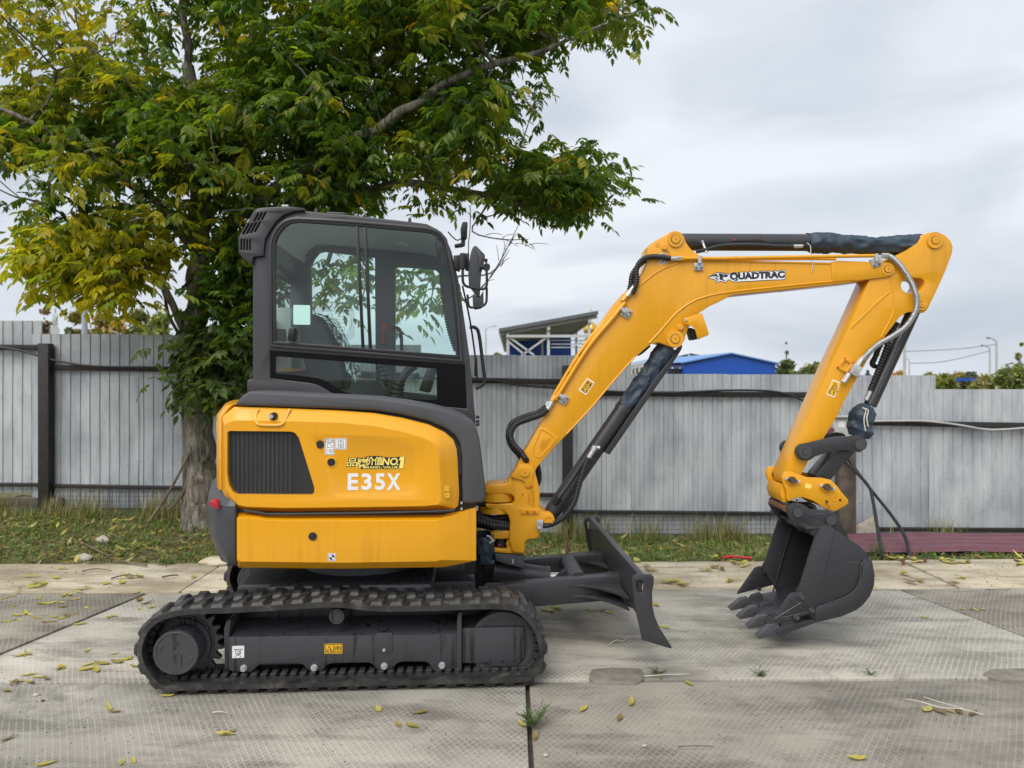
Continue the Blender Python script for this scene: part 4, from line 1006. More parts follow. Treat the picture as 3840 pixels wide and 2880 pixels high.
hood = shell('engine_hood',
    [(141, 250), (152, 228), (230, 166), (430, 171), (640, 178), (1000, 193), (1250, 212), (1450, 246), (1640, 293), (1760, 350), (1824, 405), (1848, 470), (1856, 560), (1860, 660), (1866, 800), (1860, 880), (1836, 908), (1600, 916), (1000, 925), (600, 930), (320, 923), (232, 906), (175, 842), (141, 778)],
    [(160, 300), (178, 282), (240, 264), (430, 266), (640, 270), (1000, 280), (1250, 306), (1450, 346), (1600, 388), (1665, 418), (1700, 452), (1715, 500), (1722, 580), (1728, 680), (1736, 800), (1732, 852), (1714, 878), (1600, 888), (1000, 897), (600, 901), (320, 893), (258, 880), (205, 822), (164, 758)],
    -.70, YH, 'yellow', [grille], ([(790, 372), (1100, 375), (1350, 402), (1520, 440), (1590, 500), (1605, 600), (1600, 720), (1575, 790), (1535, 822), (1150, 828), (960, 832), (905, 800), (870, 690), (830, 520)], .009, .90))
YS = YH + .009
# screen over the radiator
gp = M.xz('B', grille, -.74); bx0, bx1 = min(p[0] for p in gp), max(p[0] for p in gp); bz0, bz1 = min(p[1] for p in gp), max(p[1] for p in gp)
def inside(x, z, poly):
    c = False; n = len(poly)
    for i in range(n):
        (x1, z1), (x2, z2) = poly[i], poly[(i + 1) % n]
        if (z1 > z) != (z2 > z) and x < (x2 - x1) * (z - z1) / (z2 - z1) + x1: c = not c
    return c
bm = bmesh.new(); st = .0085
def clipline(p, d, poly, lo, hi, step):
    segs = []; on = None; s = lo
    while s < hi:
        q_ = (p[0] + d[0] * s, p[1] + d[1] * s)
        if inside(q_[0], q_[1], poly):
            if on is None: on = s
        elif on is not None: segs.append((on, s)); on = None
        s += step
    return segs
for dx, dz in ((.5, .866), (-.5, .866)):
    for k in np.arange(-.9, .9, st):
        p = ((bx0 + bx1) / 2 + k, bz0)
        for s0, s1 in clipline(p, (dx, dz), gp, 0, (bz1 - bz0) / .866 + .01, .006):
            a = Vector((p[0] + dx * s0, -.744, p[1] + dz * s0)); b_ = Vector((p[0] + dx * s1, -.744, p[1] + dz * s1)); n_ = Vector((dz, 0, -dx)) * .0009
            bm.faces.new([bm.verts.new(v_) for v_ in (a + n_, b_ + n_, b_ - n_, a - n_)])
part('mesh_screen', bm, 'screen_metal', hood, 0)['kind'] = 'stuff'
part('radiator_back', prism(gp, -.70, -.695, bevel=0), 'black', hood)
for k in range(19):
    u = 196 + k * 31.5; top = 350; bot = 803
    if u > 690: top = 392 + (u - 700) * 3.0 + 8
    q0, q1 = M.at('B', u, top, -.72), M.at('B', u, bot - 4, -.72)
    if u < 640: part('fin', box(((q0[0] + q1[0]) / 2, -.715, (q0[2] + q1[2]) / 2), (.010, .022, abs(q0[2] - q1[2])), .001, seg=1), 'screen_metal', hood)
# latch with its pressed surround
part('latch_pocket', tube([M.at('B', u, v_, y) for u, v_, y in ((408, 186, -.716), (392, 215, -.73), (388, 262, -.752), (400, 288, YH - .001), (425, 298, YH - .003), (500, 300, YH - .003), (560, 298, YH - .003), (588, 282, YH), (602, 255, -.752), (622, 212, -.73), (634, 184, -.716))], .0085, 6, 8), 'yellow', hood)
q_ = M.at('B', 512, 235, -.762); part('latch_knob', rod((q_[0], -.735, q_[2]), (q_[0], -.772, q_[2]), .0215, .0195, 28, .004), 'black', hood)
part('lock_face', rod((q_[0] - .006, -.771, q_[2]), (q_[0] - .006, -.782, q_[2]), .0115, None, 24, .003), 'zinc', hood)
for u, v_ in ((854, 440),):
    q_ = M.at('B', u, v_, YS); part('rubber_plug', cyl(q_[0], q_[2], M.size('B', 29, YS), YS - .005, YS + .02, 32, .002), 'hose_rubber', hood)
q_ = M.at('B', 937, 570, YS); part('filler_rim', ring(q_[0], q_[2], M.size('B', 29, YS), M.size('B', 36, YS), YS - .004, YS + .02, 32), 'yellow', hood); part('filler_hole', cyl(q_[0], q_[2], M.size('B', 29, YS), YS - .0015, YS + .02, 32, 0), 'black', hood)
o = plate('label', M, 'B', [(890, 394), (958, 396), (958, 517), (889, 515)], YS, 'white_print', hood, .0012, 0, .003)
strokes('print', M, 'B', [[(894, 399), (954, 400), (954, 512), (894, 511), (894, 399)], [(894, 425), (954, 426)], [(900, 405), (916, 405), (916, 418), (900, 418), (900, 405)], [(930, 408), (938, 411), (947, 408), (947, 418), (938, 420), (930, 418), (930, 408)], [(908, 462), (908, 435), (925, 430), (945, 450), (942, 462), (908, 462)], [(918, 488), (926, 475), (940, 475), (947, 488), (940, 500), (926, 500), (918, 488), (947, 488)], [(905, 470), (905, 505)]], YS - .0012, 'ink', o, 2.4)
o = plate('label', M, 'B', [(963, 393), (1047, 396), (1046, 477), (963, 474)], YS, 'white_print', hood, .0012, 0, .003)
strokes('print', M, 'B', [[(969, 399), (1041, 402), (1040, 471), (969, 468), (969, 399)]], YS - .0012, 'ink', o, 2)
strokes('print', M, 'B', [[(988, 410), (988, 460), (1023, 461), (1023, 411)], [(996, 414), (1016, 415)], [(1006, 405), (1006, 424)], [(1006, 430), (998, 446), (1006, 455), (1014, 446), (1006, 430)]], YS - .0012, 'ink', o, 3.2)
for ch_, x0_, x1_ in (('E', 178, 474), ('3', 572, 858), ('5', 955, 1238), ('X', 1288, 1672)):
    text_on('lettering', ch_, M, 'Br', (x0_, 1490), (x1_, 1490), (x0_ + (8 if ch_ == 'E' else 0), 1020), YS, 'white_print', hood, .03)['label'] = 'white letter ' + ch_ + ' of the model lettering'
# slogan decal
dk = plate('slogan_decal', M, 'Br', [(130, 832), (165, 690), (200, 690), (200, 575), (690, 575), (700, 545), (790, 525), (1130, 525), (1180, 560), (1570, 560), (1640, 545), (1808, 536), (1760, 888), (1160, 895), (1130, 830), (1105, 895), (545, 895), (560, 850), (440, 850), (430, 832)], YS, 'ink', hood, .001)
dk['label'] = 'pale yellow and black slogan decal'
YD = YS - .001
text_on('slogan_text', '品', M, 'Br', (150, 822), (440, 822), (180, 590), YD, 'pale_yellow', dk, .012)
text_on('slogan_text', '牌', M, 'Br', (430, 870), (680, 870), (455, 590), YD, 'pale_yellow', dk, .018)
text_on('slogan_text', '价', M, 'Br', (665, 790), (925, 790), (690, 545), YD, 'pale_yellow', dk, .02)
text_on('slogan_text', '值', M, 'Br', (920, 790), (1165, 790), (940, 545), YD, 'pale_yellow', dk, .016)
text_on('slogan_text', 'NO', M, 'Br', (1150, 790), (1585, 790), (1180, 575), YD, 'pale_yellow', dk, .03)
text_on('slogan_text', '.', M, 'Br', (1570, 790), (1612, 790), (1574, 748), YD, 'pale_yellow', dk, .02)
plate('slogan_text', M, 'Br', [(1625, 878), (1680, 650), (1625, 650), (1660, 560), (1690, 548), (1790, 545), (1752, 878)], YD, 'pale_yellow', dk)
text_on('slogan_text', 'BRAND', M, 'Br', (632, 880), (1095, 880), (640, 815), YD, 'pale_yellow', dk, .025)
text_on('slogan_text', 'VALUE', M, 'Br', (1175, 880), (1600, 880), (1170, 812), YD, 'pale_yellow', dk, .025)
YR = -.752
for v0, v1, ls in ((737, 783, [[(1733, 741), (1797, 739), (1797, 780), (1733, 782), (1733, 741)], [(1766, 740), (1766, 781)], [(1742, 748), (1756, 747), (1756, 768), (1742, 769), (1742, 748)], [(1775, 765), (1780, 750), (1790, 752), (1793, 768), (1775, 765)]]),
                   (787, 833, [[(1733, 791), (1797, 789), (1797, 829), (1733, 831), (1733, 791)], [(1766, 790), (1766, 830)], [(1740, 822), (1750, 800), (1760, 822), (1740, 822)], [(1772, 800), (1790, 820)], [(1790, 799), (1772, 822)]])):
    o = plate('label', M, 'B', [(1730, v0), (1800, v0 - 2), (1800, v1 - 2), (1731, v1)], YR, 'sticker_yellow', hood, .0016); o.rotation_euler = (0, 0, 0)
    strokes('print', M, 'B', ls, YR - .0016, 'ink', o, 2.2)
# rear corner of the engine cover: narrow strip that turns the corner
q0 = M.at('B', 137, 250, -.70); zt, zb = M.at('B', 137, 215, -.70)[2], M.at('B', 137, 778, -.70)[2]; xl = q0[0]
bx_ = lambda u, Y: M.at('B', u, 500, Y)[0]
plan = [(xl, -.705), (bx_(124, -.69), -.69), (bx_(110, -.655), -.655), (bx_(101, -.57), -.57), (bx_(101, -.4), -.4), (bx_(112, -.2), -.2), (bx_(130, 0), 0.), (bx_(130, 0), .2), (bx_(125, 0) + .04, .4), (bx_(125, 0) + .1, .57), (xl + .05, .70), (xl + .16, .70), (xl + .16, -.66), (xl + .02, -.66)]
def zprism(plans, bev=.01):
    bm = bmesh.new(); rows = [[bm.verts.new((x, y, z)) for x, y in pl] for z, pl in plans]; n = len(rows[0])
    for A1, B1 in zip(rows, rows[1:]):
        for i in range(n): bm.faces.new((A1[i], A1[(i + 1) % n], B1[(i + 1) % n], B1[i]))
    bm.faces.new(rows[0][::-1]); bm.faces.new(rows[-1]); bmesh.ops.recalc_face_normals(bm, faces=bm.faces[:]); dobevel(bm, bev, 2); return bm
sh = lambda d: [(x + d if x < xl + .10 else x, y) for x, y in plan]
rc = part('rear_cover', zprism([(zb, plan), (zt - .02, plan), (zt + .045, sh(.05)), (zt + .055, sh(.09))]), 'yellow', ex)
pa, pb = Vector((plan[2][0], plan[2][1], 0)), Vector((plan[3][0], plan[3][1], 0)); dd_ = (pb - pa); nn_ = Vector((dd_.y, -dd_.x, 0)).normalized(); nn_ = nn_ if nn_.x < 0 else -nn_; pm = (pa + pb) / 2 + nn_ * .0012
o = part('label', box((pm.x, pm.y, zt * .82 + zb * .18), (.045, .002, .06), 0, None, Matrix.Rotation(math.atan2(dd_.y, dd_.x), 3, 'Z')), 'sticker_yellow', rc)
# rear guard
zt, zb = M.at('B', 140, 782, -.74)[2], M.at('B', 235, 1328, -.77)[2]; xg = M.at('B', 238, 1100, -.775)[0]
gx_ = lambda u, Y: M.at('B', u, 1050, Y)[0]
def gpl(dx, dy=0): return [(xg, -.778 + dy), (gx_(175, -.772), -.772 + dy), (gx_(110, -.735) + dx, -.735 + dy), (gx_(60, -.65) + dx, -.65), (gx_(42, -.5) + dx, -.5), (gx_(44, -.25) + dx, -.25), (gx_(60, 0) + dx, 0), (gx_(60, 0) + dx + .01, .25), (gx_(60, 0) + .06 + dx, .5), (gx_(60, 0) + .15 + dx, .65), (xg - .08 + dx, .74), (xg, .775), (xg + .12, .74), (xg + .12, -.70), (xg, -.70)]
H_ = zt - zb
rg = part('rear_guard', zprism([(zb, gpl(.06, .02)), (zb + H_ * .12, gpl(.035)), (zb + H_ * .36, gpl(.0)), (zb + H_ * .62, gpl(-.012)), (zb + H_ * .82, gpl(.002)), (zb + H_ * .93, [(x if x > xg - .01 else x - .0, y + (.03 if y < -.7 else 0)) for x, y in gpl(.02, .02)]), (zt, [(x, y + (.05 if y < -.7 else 0)) for x, y in gpl(.05, .02)])], .012), 'guard_plastic', ex)
tl = M.xz('B', [(66, 852), (74, 838), (112, 850), (124, 872), (134, 904), (126, 906), (68, 878)], -.735)
o = part('tail_lamp', prism(tl, -.768, -.60, bevel=.004), 'tail_red', rg, 38); o['label'] = 'red tail lamp'
o.location = (0, 0, 0)
# counterweight skirt
cw = shell('counterweight',
    [(238, 957), (258, 938), (380, 946), (460, 961), (600, 966), (1200, 966), (1740, 963), (1850, 940), (1940, 918), (1990, 906), (1990, 1284), (1900, 1304), (1750, 1333), (1000, 1344), (262, 1336), (238, 1302)],
    [(250, 990), (268, 976), (380, 980), (460, 990), (600, 994), (1200, 994), (1700, 992), (1712, 990), (1718, 988), (1722, 986), (1722, 1278), (1718, 1284), (1705, 1290), (1000, 1300), (272, 1292), (250, 1272)], -.725, -.782, 'yellow')
q_ = M.at('B', 801, 1108, -.782); part('rubber_plug', cyl(q_[0], q_[2], M.size('B', 29, -.78), -.788, -.77, 32, .002), 'hose_rubber', cw)
o = plate('label', M, 'B', [(912, 1232), (970, 1231), (970, 1288), (912, 1289)], -.782, 'white_print', cw, .0012, 0, .002)
strokes('print', M, 'B', [[(916, 1236), (966, 1235), (966, 1284), (916, 1285), (916, 1236)]], -.7832, 'ink', o, 2)
c0 = M.at('B', 941, 1261, -.782); rr = M.size('B', 19, -.78); strokes('print', M, 'B', [[(941 + 19 * math.cos(a), 1261 + 19 * math.sin(a)) for a in np.linspace(0, 2 * math.pi, 25)]], -.7832, 'ink', o, 2.4)
for a0 in (0, 180):
    pp = [(c0[0], c0[2])] + arc(c0[0], c0[2], rr, a0, a0 + 90, 8); part('print', prism(pp, -.7836, -.7825, bevel=0), 'ink', o)
# rubber seal between hood and counterweight
part('seal', tube(M.pts('B', [(300, 920), (440, 940), (480, 946), (800, 944), (1300, 936), (1750, 924), (1836, 914)], -.752), .0085, 5, 8), 'hose_rubber', ex)
for v_ in (862, 905): q_ = M.at('B', 1884, v_, -.70); part('bolt', cyl(q_[0], q_[2], .007, -.72, -.69, 6, .001), 'zinc', ex)
# grey trim sweeping over the hood
trim = M.xz('B', [(236, 156), (268, 108), (300, 80), (345, 52), (480, 58), (700, 72), (1000, 84), (1250, 98), (1450, 125), (1650, 160), (1800, 196), (1890, 236), (1955, 285), (1995, 345), (2018, 430), (2032, 540), (2046, 660), (2058, 745), (2060, 846), (2035, 862), (1960, 868), (1892, 866), (1888, 700), (1886, 520), (1872, 430), (1836, 372), (1765, 320), (1640, 268), (1450, 222), (1250, 192), (900, 176), (640, 170)], -.70)
part('hood_trim', prism(trim, -.715, -.30, bevel=.016, seg=3), 'trim_plastic', ex)
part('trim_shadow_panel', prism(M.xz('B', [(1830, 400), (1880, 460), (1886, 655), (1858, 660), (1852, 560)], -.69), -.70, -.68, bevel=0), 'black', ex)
# ------------------------------------------------------------------ cab
YC, YF = -.25, .73
side = M.xz('A', [(362, 1310), (362, 430), (372, 400), (440, 300), (475, 235), (530, 165), (600, 118), (700, 92), (820, 106), (1100, 131), (1500, 175), (1620, 191), (1700, 231), (1762, 300), (1800, 390), (1850, 600), (1895, 900), (1930, 1150), (1955, 1400), (1972, 1640), (1960, 1700), (1000, 1520), (320, 1420), (320, 1322)], YC)
h1 = M.xz('A', [(503, 1062), (503, 335), (520, 285), (545, 240), (580, 203), (625, 176), (690, 164), (1110, 192), (1600, 236), (1660, 246), (1708, 270), (1740, 306), (1758, 350), (1808, 600), (1840, 880), (1862, 1170)], YC)
h2 = M.xz('A', [(488, 1110), (1894, 1213), (1910, 1528), (1010, 1440), (950, 1422), (880, 1380), (830, 1354), (780, 1342), (488, 1307)], YC)
cab = part('cab', prism(side, YC, YC + .055, [h1, h2], .008, seg=3), 'cab_grey', ex)
f1 = M.xz('A', [(790, 505), (812, 450), (850, 405), (890, 396), (1250, 440), (1256, 1335), (800, 1325)], YF)
f2 = M.xz('A', [(1398, 520), (1410, 508), (1560, 515), (1690, 530), (1712, 555), (1760, 800), (1830, 1130), (1800, 1440), (1398, 1400)], YF)
part('door_frame', prism(side, YF - .04, YF + .01, [f1, f2], .006), 'cab_grey', cab)
for f_ in (f1, f2): raw('door_glass', [(x, YF - .012, z) for x, z in f_], [tuple(range(len(f_)))], 'glass', cab)
# outward frame moulding round the upper window
h1o = M.xz('A', [(482, 1082), (482, 330), (500, 272), (530, 220), (570, 178), (618, 150), (690, 140), (1110, 168), (1600, 212), (1668, 222), (1724, 250), (1760, 292), (1780, 345), (1830, 600), (1864, 880), (1888, 1195)], YC)
part('window_frame', prism(h1o, YC - .012, YC + .01, [h1], .005), 'cab_grey', cab)
g1 = M.xz('A', [(526, 1040), (526, 335), (540, 290), (562, 252), (595, 214), (635, 188), (690, 178), (1110, 208), (1600, 250), (1650, 259), (1695, 282), (1724, 315), (1740, 352), (1790, 600), (1822, 880), (1840, 1142)], YC)
part('gasket', prism(h1, YC - .006, YC + .03, [g1], .002), 'black', cab)
def pane(name, pts, Y, mat='glass', th=.005):
    return raw(name, [(x, Y, z) for x, z in pts], [tuple(range(len(pts)))], mat, cab)
pane('window_pane', h1, YC + .012)
pane('window_pane', h2, YC + .008)
# black ceramic border of the lower pane
clear = rounded(M.xz('A', [(528, 1150), (1692, 1240), (1694, 1468), (1300, 1448), (1080, 1424), (1010, 1400), (900, 1335), (850, 1312), (780, 1300), (528, 1272)], YC), .012)
part('pane_border', prism(h2, YC + .002, YC + .006, [clear], 0), 'gloss_black', cab)
# sliding window bars
for pts in ([(1106, 206), (1126, 208), (1170, 1090), (1148, 1088)], [(1164, 215), (1184, 217), (1224, 1096), (1200, 1094)]):
    part('sliding_bar', prism(M.xz('A', pts, YC - .004), YC - .006, YC + .012, bevel=.001), 'black', cab)
part('sliding_rail', prism(M.xz('A', [(505, 1042), (1160, 1090), (1860, 1145), (1862, 1172), (1160, 1112), (505, 1064)], YC - .012), YC - .014, YC + .0, bevel=.002), 'black', cab)
part('window_latch', prism(rounded(M.xz('A', [(625, 945), (668, 942), (655, 1042), (612, 1038)], YC - .03), .008), YC - .035, YC + .0, bevel=.004), 'black', cab)
# roof, rear and front faces between the two sides
def strip(pts_px, Y0, Y1, th, name, mat, zone='A', smooth=40):
    p = M.xz(zone, pts_px, YC); n = len(p); inner = []
    for i in range(n):
        a, b_ = Vector(p[max(i - 1, 0)]), Vector(p[min(i + 1, n - 1)]); d = (b_ - a).normalized(); nn = Vector((d.y, -d.x)); inner.append(tuple(Vector(p[i]) + nn * th))
    return part(name, prism(p + inner[::-1], Y0, Y1, bevel=0), mat, cab, smooth)
strip([(440, 300), (475, 235), (530, 165), (600, 118), (700, 92), (820, 106), (1100, 131), (1500, 175), (1620, 191), (1700, 231), (1762, 300)], YC + .055, YF - .04, .03, 'roof', 'cab_grey')
strip([(478, 300), (505, 250), (548, 195), (612, 152), (700, 130), (820, 142), (1100, 166), (1500, 208), (1620, 226), (1690, 262), (1735, 318)], YC + .058, YF - .043, .014, 'headliner', 'interior_grey')
strip([(362, 1310), (362, 820)], YC + .055, YF - .04, .03, 'rear_panel', 'cab_grey'); strip([(362, 470), (362, 430), (372, 400), (440, 300)], YC + .055, YF - .04, .03, 'rear_header', 'cab_grey')
xr = M.at('A', 366, 800, YC)[0] + .01; z0r, z1r = M.at('A', 0, 822, YC)[2], M.at('A', 0, 468, YC)[2]
raw('rear_glass', [(xr, YC + .05, z0r), (xr, YF - .05, z0r), (xr, YF - .05, z1r), (xr, YC + .05, z1r)], [(0, 1, 2, 3)], 'glass', cab)
fp = M.xz('A', [(1762, 300), (1800, 390), (1850, 600), (1895, 900), (1930, 1150), (1955, 1400), (1972, 1640)], YC)
vv = [(x - .012, YC + .05, z) for x, z in fp] + [(x - .012, YF - .035, z) for x, z in fp]; n = len(fp)
raw('windscreen', vv, [(i, i + 1, n + i + 1, n + i) for i in range(n - 1)], 'glass', cab, 60)
part('front_header', box((fp[0][0] - .03, (YC + YF) / 2, fp[0][1] - .02), (.07, YF - YC - .09, .07), .01), 'cab_grey', cab)
part('front_sill', box((fp[-1][0] - .03, (YC + YF) / 2, fp[-1][1] + .02), (.06, YF - YC - .09, .10), .01), 'cab_grey', cab)
zfl = M.at('A', 1000, 1560, YC)[2]
part('cab_floor', box((.05, (YC + YF) / 2, zfl), (1.0, YF - YC, .04), .004), 'seat_cloth', cab)
part('roof_hatch', prism(M.xz('A', [(888, 112), (890, 98), (1015, 104), (1040, 112), (1040, 124)], YC + .1), YC + .12, YF - .2, bevel=.004), 'cab_grey', cab)
for u, v_ in ((820, 92), (1498, 160)):
    q_ = M.at('A', u, v_, YC + .03); bm = rod((q_[0], YC + .03, q_[2] - .014), (q_[0], YC + .03, q_[2] + .006), .011, .009, 16, .002); rod((q_[0], YC + .03, q_[2] + .004), (q_[0], YC + .03, q_[2] + .012), .006, None, 12, .002, bm); part('roof_bolt', bm, 'trim_plastic', cab)
# air intake cover on the rear roof corner
vo = M.xz('A', [(262, 292), (275, 268), (330, 180), (372, 108), (395, 86), (440, 78), (620, 70), (738, 80), (735, 97), (660, 103), (590, 128), (530, 178), (485, 248), (455, 300), (446, 360), (444, 424), (366, 432), (362, 488), (330, 470), (272, 415), (264, 398)], YC - .012)
def slot(cx, cy, w_, h_, ang):
    c, s = math.cos(R(ang)), math.sin(R(ang)); pts = []
    for k in range(12):
        a = 2 * math.pi * k / 12; x, y = w_ / 2 * math.cos(a), (h_ / 2 - w_ / 2) * (1 if math.sin(a) > 0 else -1) + w_ / 2 * math.sin(a)
        pts.append((cx + x * c - y * s, cy + x * s + y * c))
    return M.xz('A', pts, YC - .012)
slots = [slot(393, 148, 15, 72, 28), slot(419, 143, 15, 72, 28), slot(446, 138, 15, 70, 28)] + [slot(318, 232, 15, 92, 28), slot(345, 228, 15, 92, 28), slot(373, 222, 15, 92, 28), slot(402, 216, 15, 92, 28)] + [slot(285, 345, 13, 82, 0), slot(306, 345, 13, 82, 0), slot(327, 347, 13, 82, 0), slot(348, 348, 13, 82, 0)]
vc = part('air_intake_cover', prism(vo, YC - .024, YC - .012, slots, .002), 'cab_grey', cab)
part('intake_body', prism(vo, YC - .0115, YF + .02, bevel=.02, seg=3), 'black', cab)
part('intake_shell', prism(vo, YC + .02, YF + .03, bevel=.02, seg=3), 'cab_grey', cab).scale = (1.004, 1, 1.002)
part('aerial', tube(M.pts('A', [(610, 66), (400, 82), (145, 98)], YC + .2), .0035, 3, 6), 'black', cab)
q_ = M.at('A', 597, 64, YC + .2); part('aerial_base', rod((q_[0] - .02, YC + .2, q_[2]), (q_[0] + .02, YC + .2, q_[2]), .009, None, 12), 'white_steel', cab)
# stickers on the glass
simple('mint_film', (.50, .80, .72), .4, var=.02)
o = plate('glass_sticker', M, 'A', [(656, 778), (778, 780), (778, 922), (656, 920)], YC + .011, 'mint_film', cab, .001, 0, .008)
rr_ = []
for k in range(6):
    d = k * 8; x0, y0, x1, y1 = 797 + d, 787 + d, 1100 - d, 1032 - d; r_ = 60 - d * .6
    pts = []
    for (cx_, cy_, a0) in ((x0 + r_, y0 + r_, 180), (x1 - r_, y0 + r_, 270), (x1 - r_, y1 - r_, 0), (x0 + r_, y1 - r_, 90)):
        for a in np.linspace(a0, a0 + 90, 6): pts.append((cx_ + r_ * math.cos(R(a)), cy_ + r_ * math.sin(R(a))))
    rr_.append(pts + [pts[0]])
dg_ = strokes('diagram_sticker', M, 'A', rr_, YC + .0115, 'ink', cab, 1.6)
strokes('diagram_lines', M, 'A', [[(830, 850), (880, 860), (930, 840), (960, 890)], [(860, 890), (920, 885), (940, 850)], [(980, 860), (985, 830), (1020, 828), (1020, 858), (980, 860)], [(975, 865), (1030, 865), (1030, 885), (970, 885), (975, 865)], [(945, 905), (1030, 900), (1030, 912), (950, 915), (945, 905)], [(875, 960), (970, 958), (970, 940), (1025, 938), (1025, 962), (970, 965)], [(1040, 850), (1075, 850), (1080, 930), (1060, 960)], [(830, 985), (870, 965)], [(990, 980), (990, 1010)], [(1010, 980), (1010, 1010)], [(1030, 795), (1060, 795), (1060, 818), (1030, 818), (1030, 795)], [(1066, 818), (1078, 796), (1090, 818), (1066, 818)]], YC + .0115, 'ink', cab, 2.2)
for ls_ in ([[(1105, 1300), (1165, 1300)], [(1136, 1285), (1136, 1315)]], [[(1198, 1270), (1198, 1310)]], [[(1230, 1300), (1280, 1310)], [(1254, 1290), (1254, 1320)]], [[(1310, 1400), (1340, 1385), (1330, 1412), (1350, 1402), (1420, 1398)]]):
    strokes('pattern_sticker', M, 'A', ls_, YC + .0075, 'ink', cab, 5)
# interior
st_ = part('operator_seat', prism(rounded(M.xz('A', [(735, 905), (800, 850), (880, 870), (960, 1020), (1060, 1290), (1040, 1390), (860, 1400), (770, 1200)], .22), .03), .02, .46, bevel=.03, seg=3), 'seat_cloth', cab)
# crumpled clear film over the seat back
bm = bmesh.new(); pth = M.xz('A', [(830, 846), (880, 858), (925, 920), (985, 1050), (1040, 1180), (1075, 1300), (1065, 1400)], .10); rows = []
for j, f in enumerate(np.linspace(0, 6, 40)):
    i = min(int(f), 5); x, z = lerp(pth[i][0], pth[i + 1][0], f - i), lerp(pth[i][1], pth[i + 1][1], f - i); row = []
    for k, y in enumerate(np.linspace(-.03, .5, 26)):
        nn = noise.noise(Vector((f * .9, y * 14, 1))) * .022 + noise.noise(Vector((f * 2.5, y * 30, 4))) * .012
        row.append(bm.verts.new((x + .012 + nn, y, z + nn * .4)))
    rows.append(row)
for A1, B1 in zip(rows, rows[1:]):
    for k in range(25): bm.faces.new((A1[k], A1[k + 1], B1[k + 1], B1[k]))
part('seat_film', bm, 'film', st_, 60)
part('seat_cushion', prism(rounded(M.xz('A', [(840, 1395), (1080, 1385), (1230, 1400), (1235, 1450), (840, 1470)], .22), .03), .0, .48, bevel=.02), 'seat_cloth', cab)
part('rear_box', prism(M.xz('A', [(500, 820), (690, 815), (690, 1240), (500, 1270)], .30), .10, .66, bevel=.01), 'interior_white', cab)
part('side_console', prism(rounded(M.xz('A', [(1050, 1440), (1075, 1370), (1110, 1335), (1290, 1325), (1320, 1380), (1330, 1450)], .02), .02), -.08, .05, bevel=.012), 'seat_cloth', cab)
part('armrest', prism(rounded(M.xz('A', [(1110, 1335), (1130, 1322), (1280, 1325), (1292, 1345), (1280, 1362), (1115, 1360)], -.02), .012), -.06, .03, bevel=.012), 'black', cab)
lv = part('control_lever', tube(M.pts('A', [(1290, 1370), (1310, 1300), (1290, 1240), (1270, 1190)], .30), [.05, .046, .03, .02], 5, 14, ribs=.03, ribh=.005), 'black', cab)
part('control_lever', tube(M.pts('A', [(1390, 1420), (1430, 1330), (1480, 1260), (1535, 1215)], .05), [.04, .03, .026, .03], 5, 12), 'black', cab)
part('lever_boot', tube(M.pts('A', [(1400, 1440), (1410, 1380), (1430, 1330)], .05), [.055, .03], 5, 12, ribs=.03, ribh=.006), 'black', cab)
part('grip', tube(M.pts('A', [(1044, 1385), (1046, 1330), (1042, 1312)], -.06), [.013, .016, .012], 4, 10), 'black', cab)
part('monitor', prism(M.xz('A', [(1568, 1395), (1630, 1225), (1690, 1240), (1640, 1415)], .1), .02, .3, bevel=.01), 'black', cab)
part('red_lever', prism(M.xz('A', [(1455, 1225), (1485, 1215), (1490, 1240), (1460, 1245)], .1), .08, .12, bevel=.004), 'red_plastic', cab)
hm = part('escape_hammer', prism(M.xz('A', [(1290, 912), (1336, 910), (1336, 924), (1322, 945), (1312, 990), (1318, 1062), (1294, 1062), (1302, 990), (1298, 945), (1290, 924)], YF - .06), YF - .07, YF - .045, bevel=.003), 'red_plastic', cab); hm['label'] = 'red escape hammer on the far door pillar'
part('grab_bar', tube(M.pts('A', [(1365, 945), (1410, 945), (1435, 985), (1440, 1110)], YF - .08), .012, 5, 10), 'black', cab)
part('ceiling_lamp', prism(M.xz('A', [(1392, 310), (1475, 316), (1495, 356), (1420, 345)], .3), .28, .34, bevel=.003), 'interior_white', cab)
part('speaker', prism(M.xz('A', [(575, 300), (660, 220), (720, 235), (870, 360), (790, 470), (700, 400)], .62), .60, .66, bevel=.006), 'seat_cloth', cab)
part('spring_cord', tube(M.pts('A', [(1690, 290), (1720, 500), (1745, 760), (1780, 950), (1830, 1110)], .02), .012, 6, 8, ribs=.018, ribh=.004), 'black', cab)
part('washer_bottle', rod(M.at('A', 560, 1040, .0), M.at('A', 560, 955, .0), .042, .036, 20, .008), 'seat_cloth', cab)
# mirrors, lamp, hand rail at the front pillar
YM = -.33
mr = part('mirror', prism(rounded(M.xz('Mi', [(345, 640), (390, 608), (525, 745), (520, 800), (470, 1000), (450, 1325), (420, 1335), (295, 1175), (284, 960), (312, 755)], YM), .012), YM - .02, YM + .04, bevel=.014, seg=3), 'guard_plastic', ex)
part('mirror_back', prism(rounded(M.xz('Mi', [(400, 650), (500, 750), (490, 850), (440, 980), (430, 900), (440, 820)], YM - .02), .01), YM - .038, YM - .018, bevel=.01), 'guard_plastic', mr)
q_ = M.at('Mi', 545, 912, YM - .03); bm = rod((q_[0] - .035, YM - .03, q_[2]), (q_[0], YM - .03, q_[2]), .016, None, 16, .003); rod((q_[0], YM - .05, q_[2]), (q_[0], YM - .01, q_[2]), .022, None, 20, .004, bm); part('pivot_knob', bm, 'black', mr)
part('thumb_nut', rod(M.at('Mi', 538, 850, YM - .03), M.at('Mi', 538, 795, YM - .03), .008, .011, 12), 'black', mr)
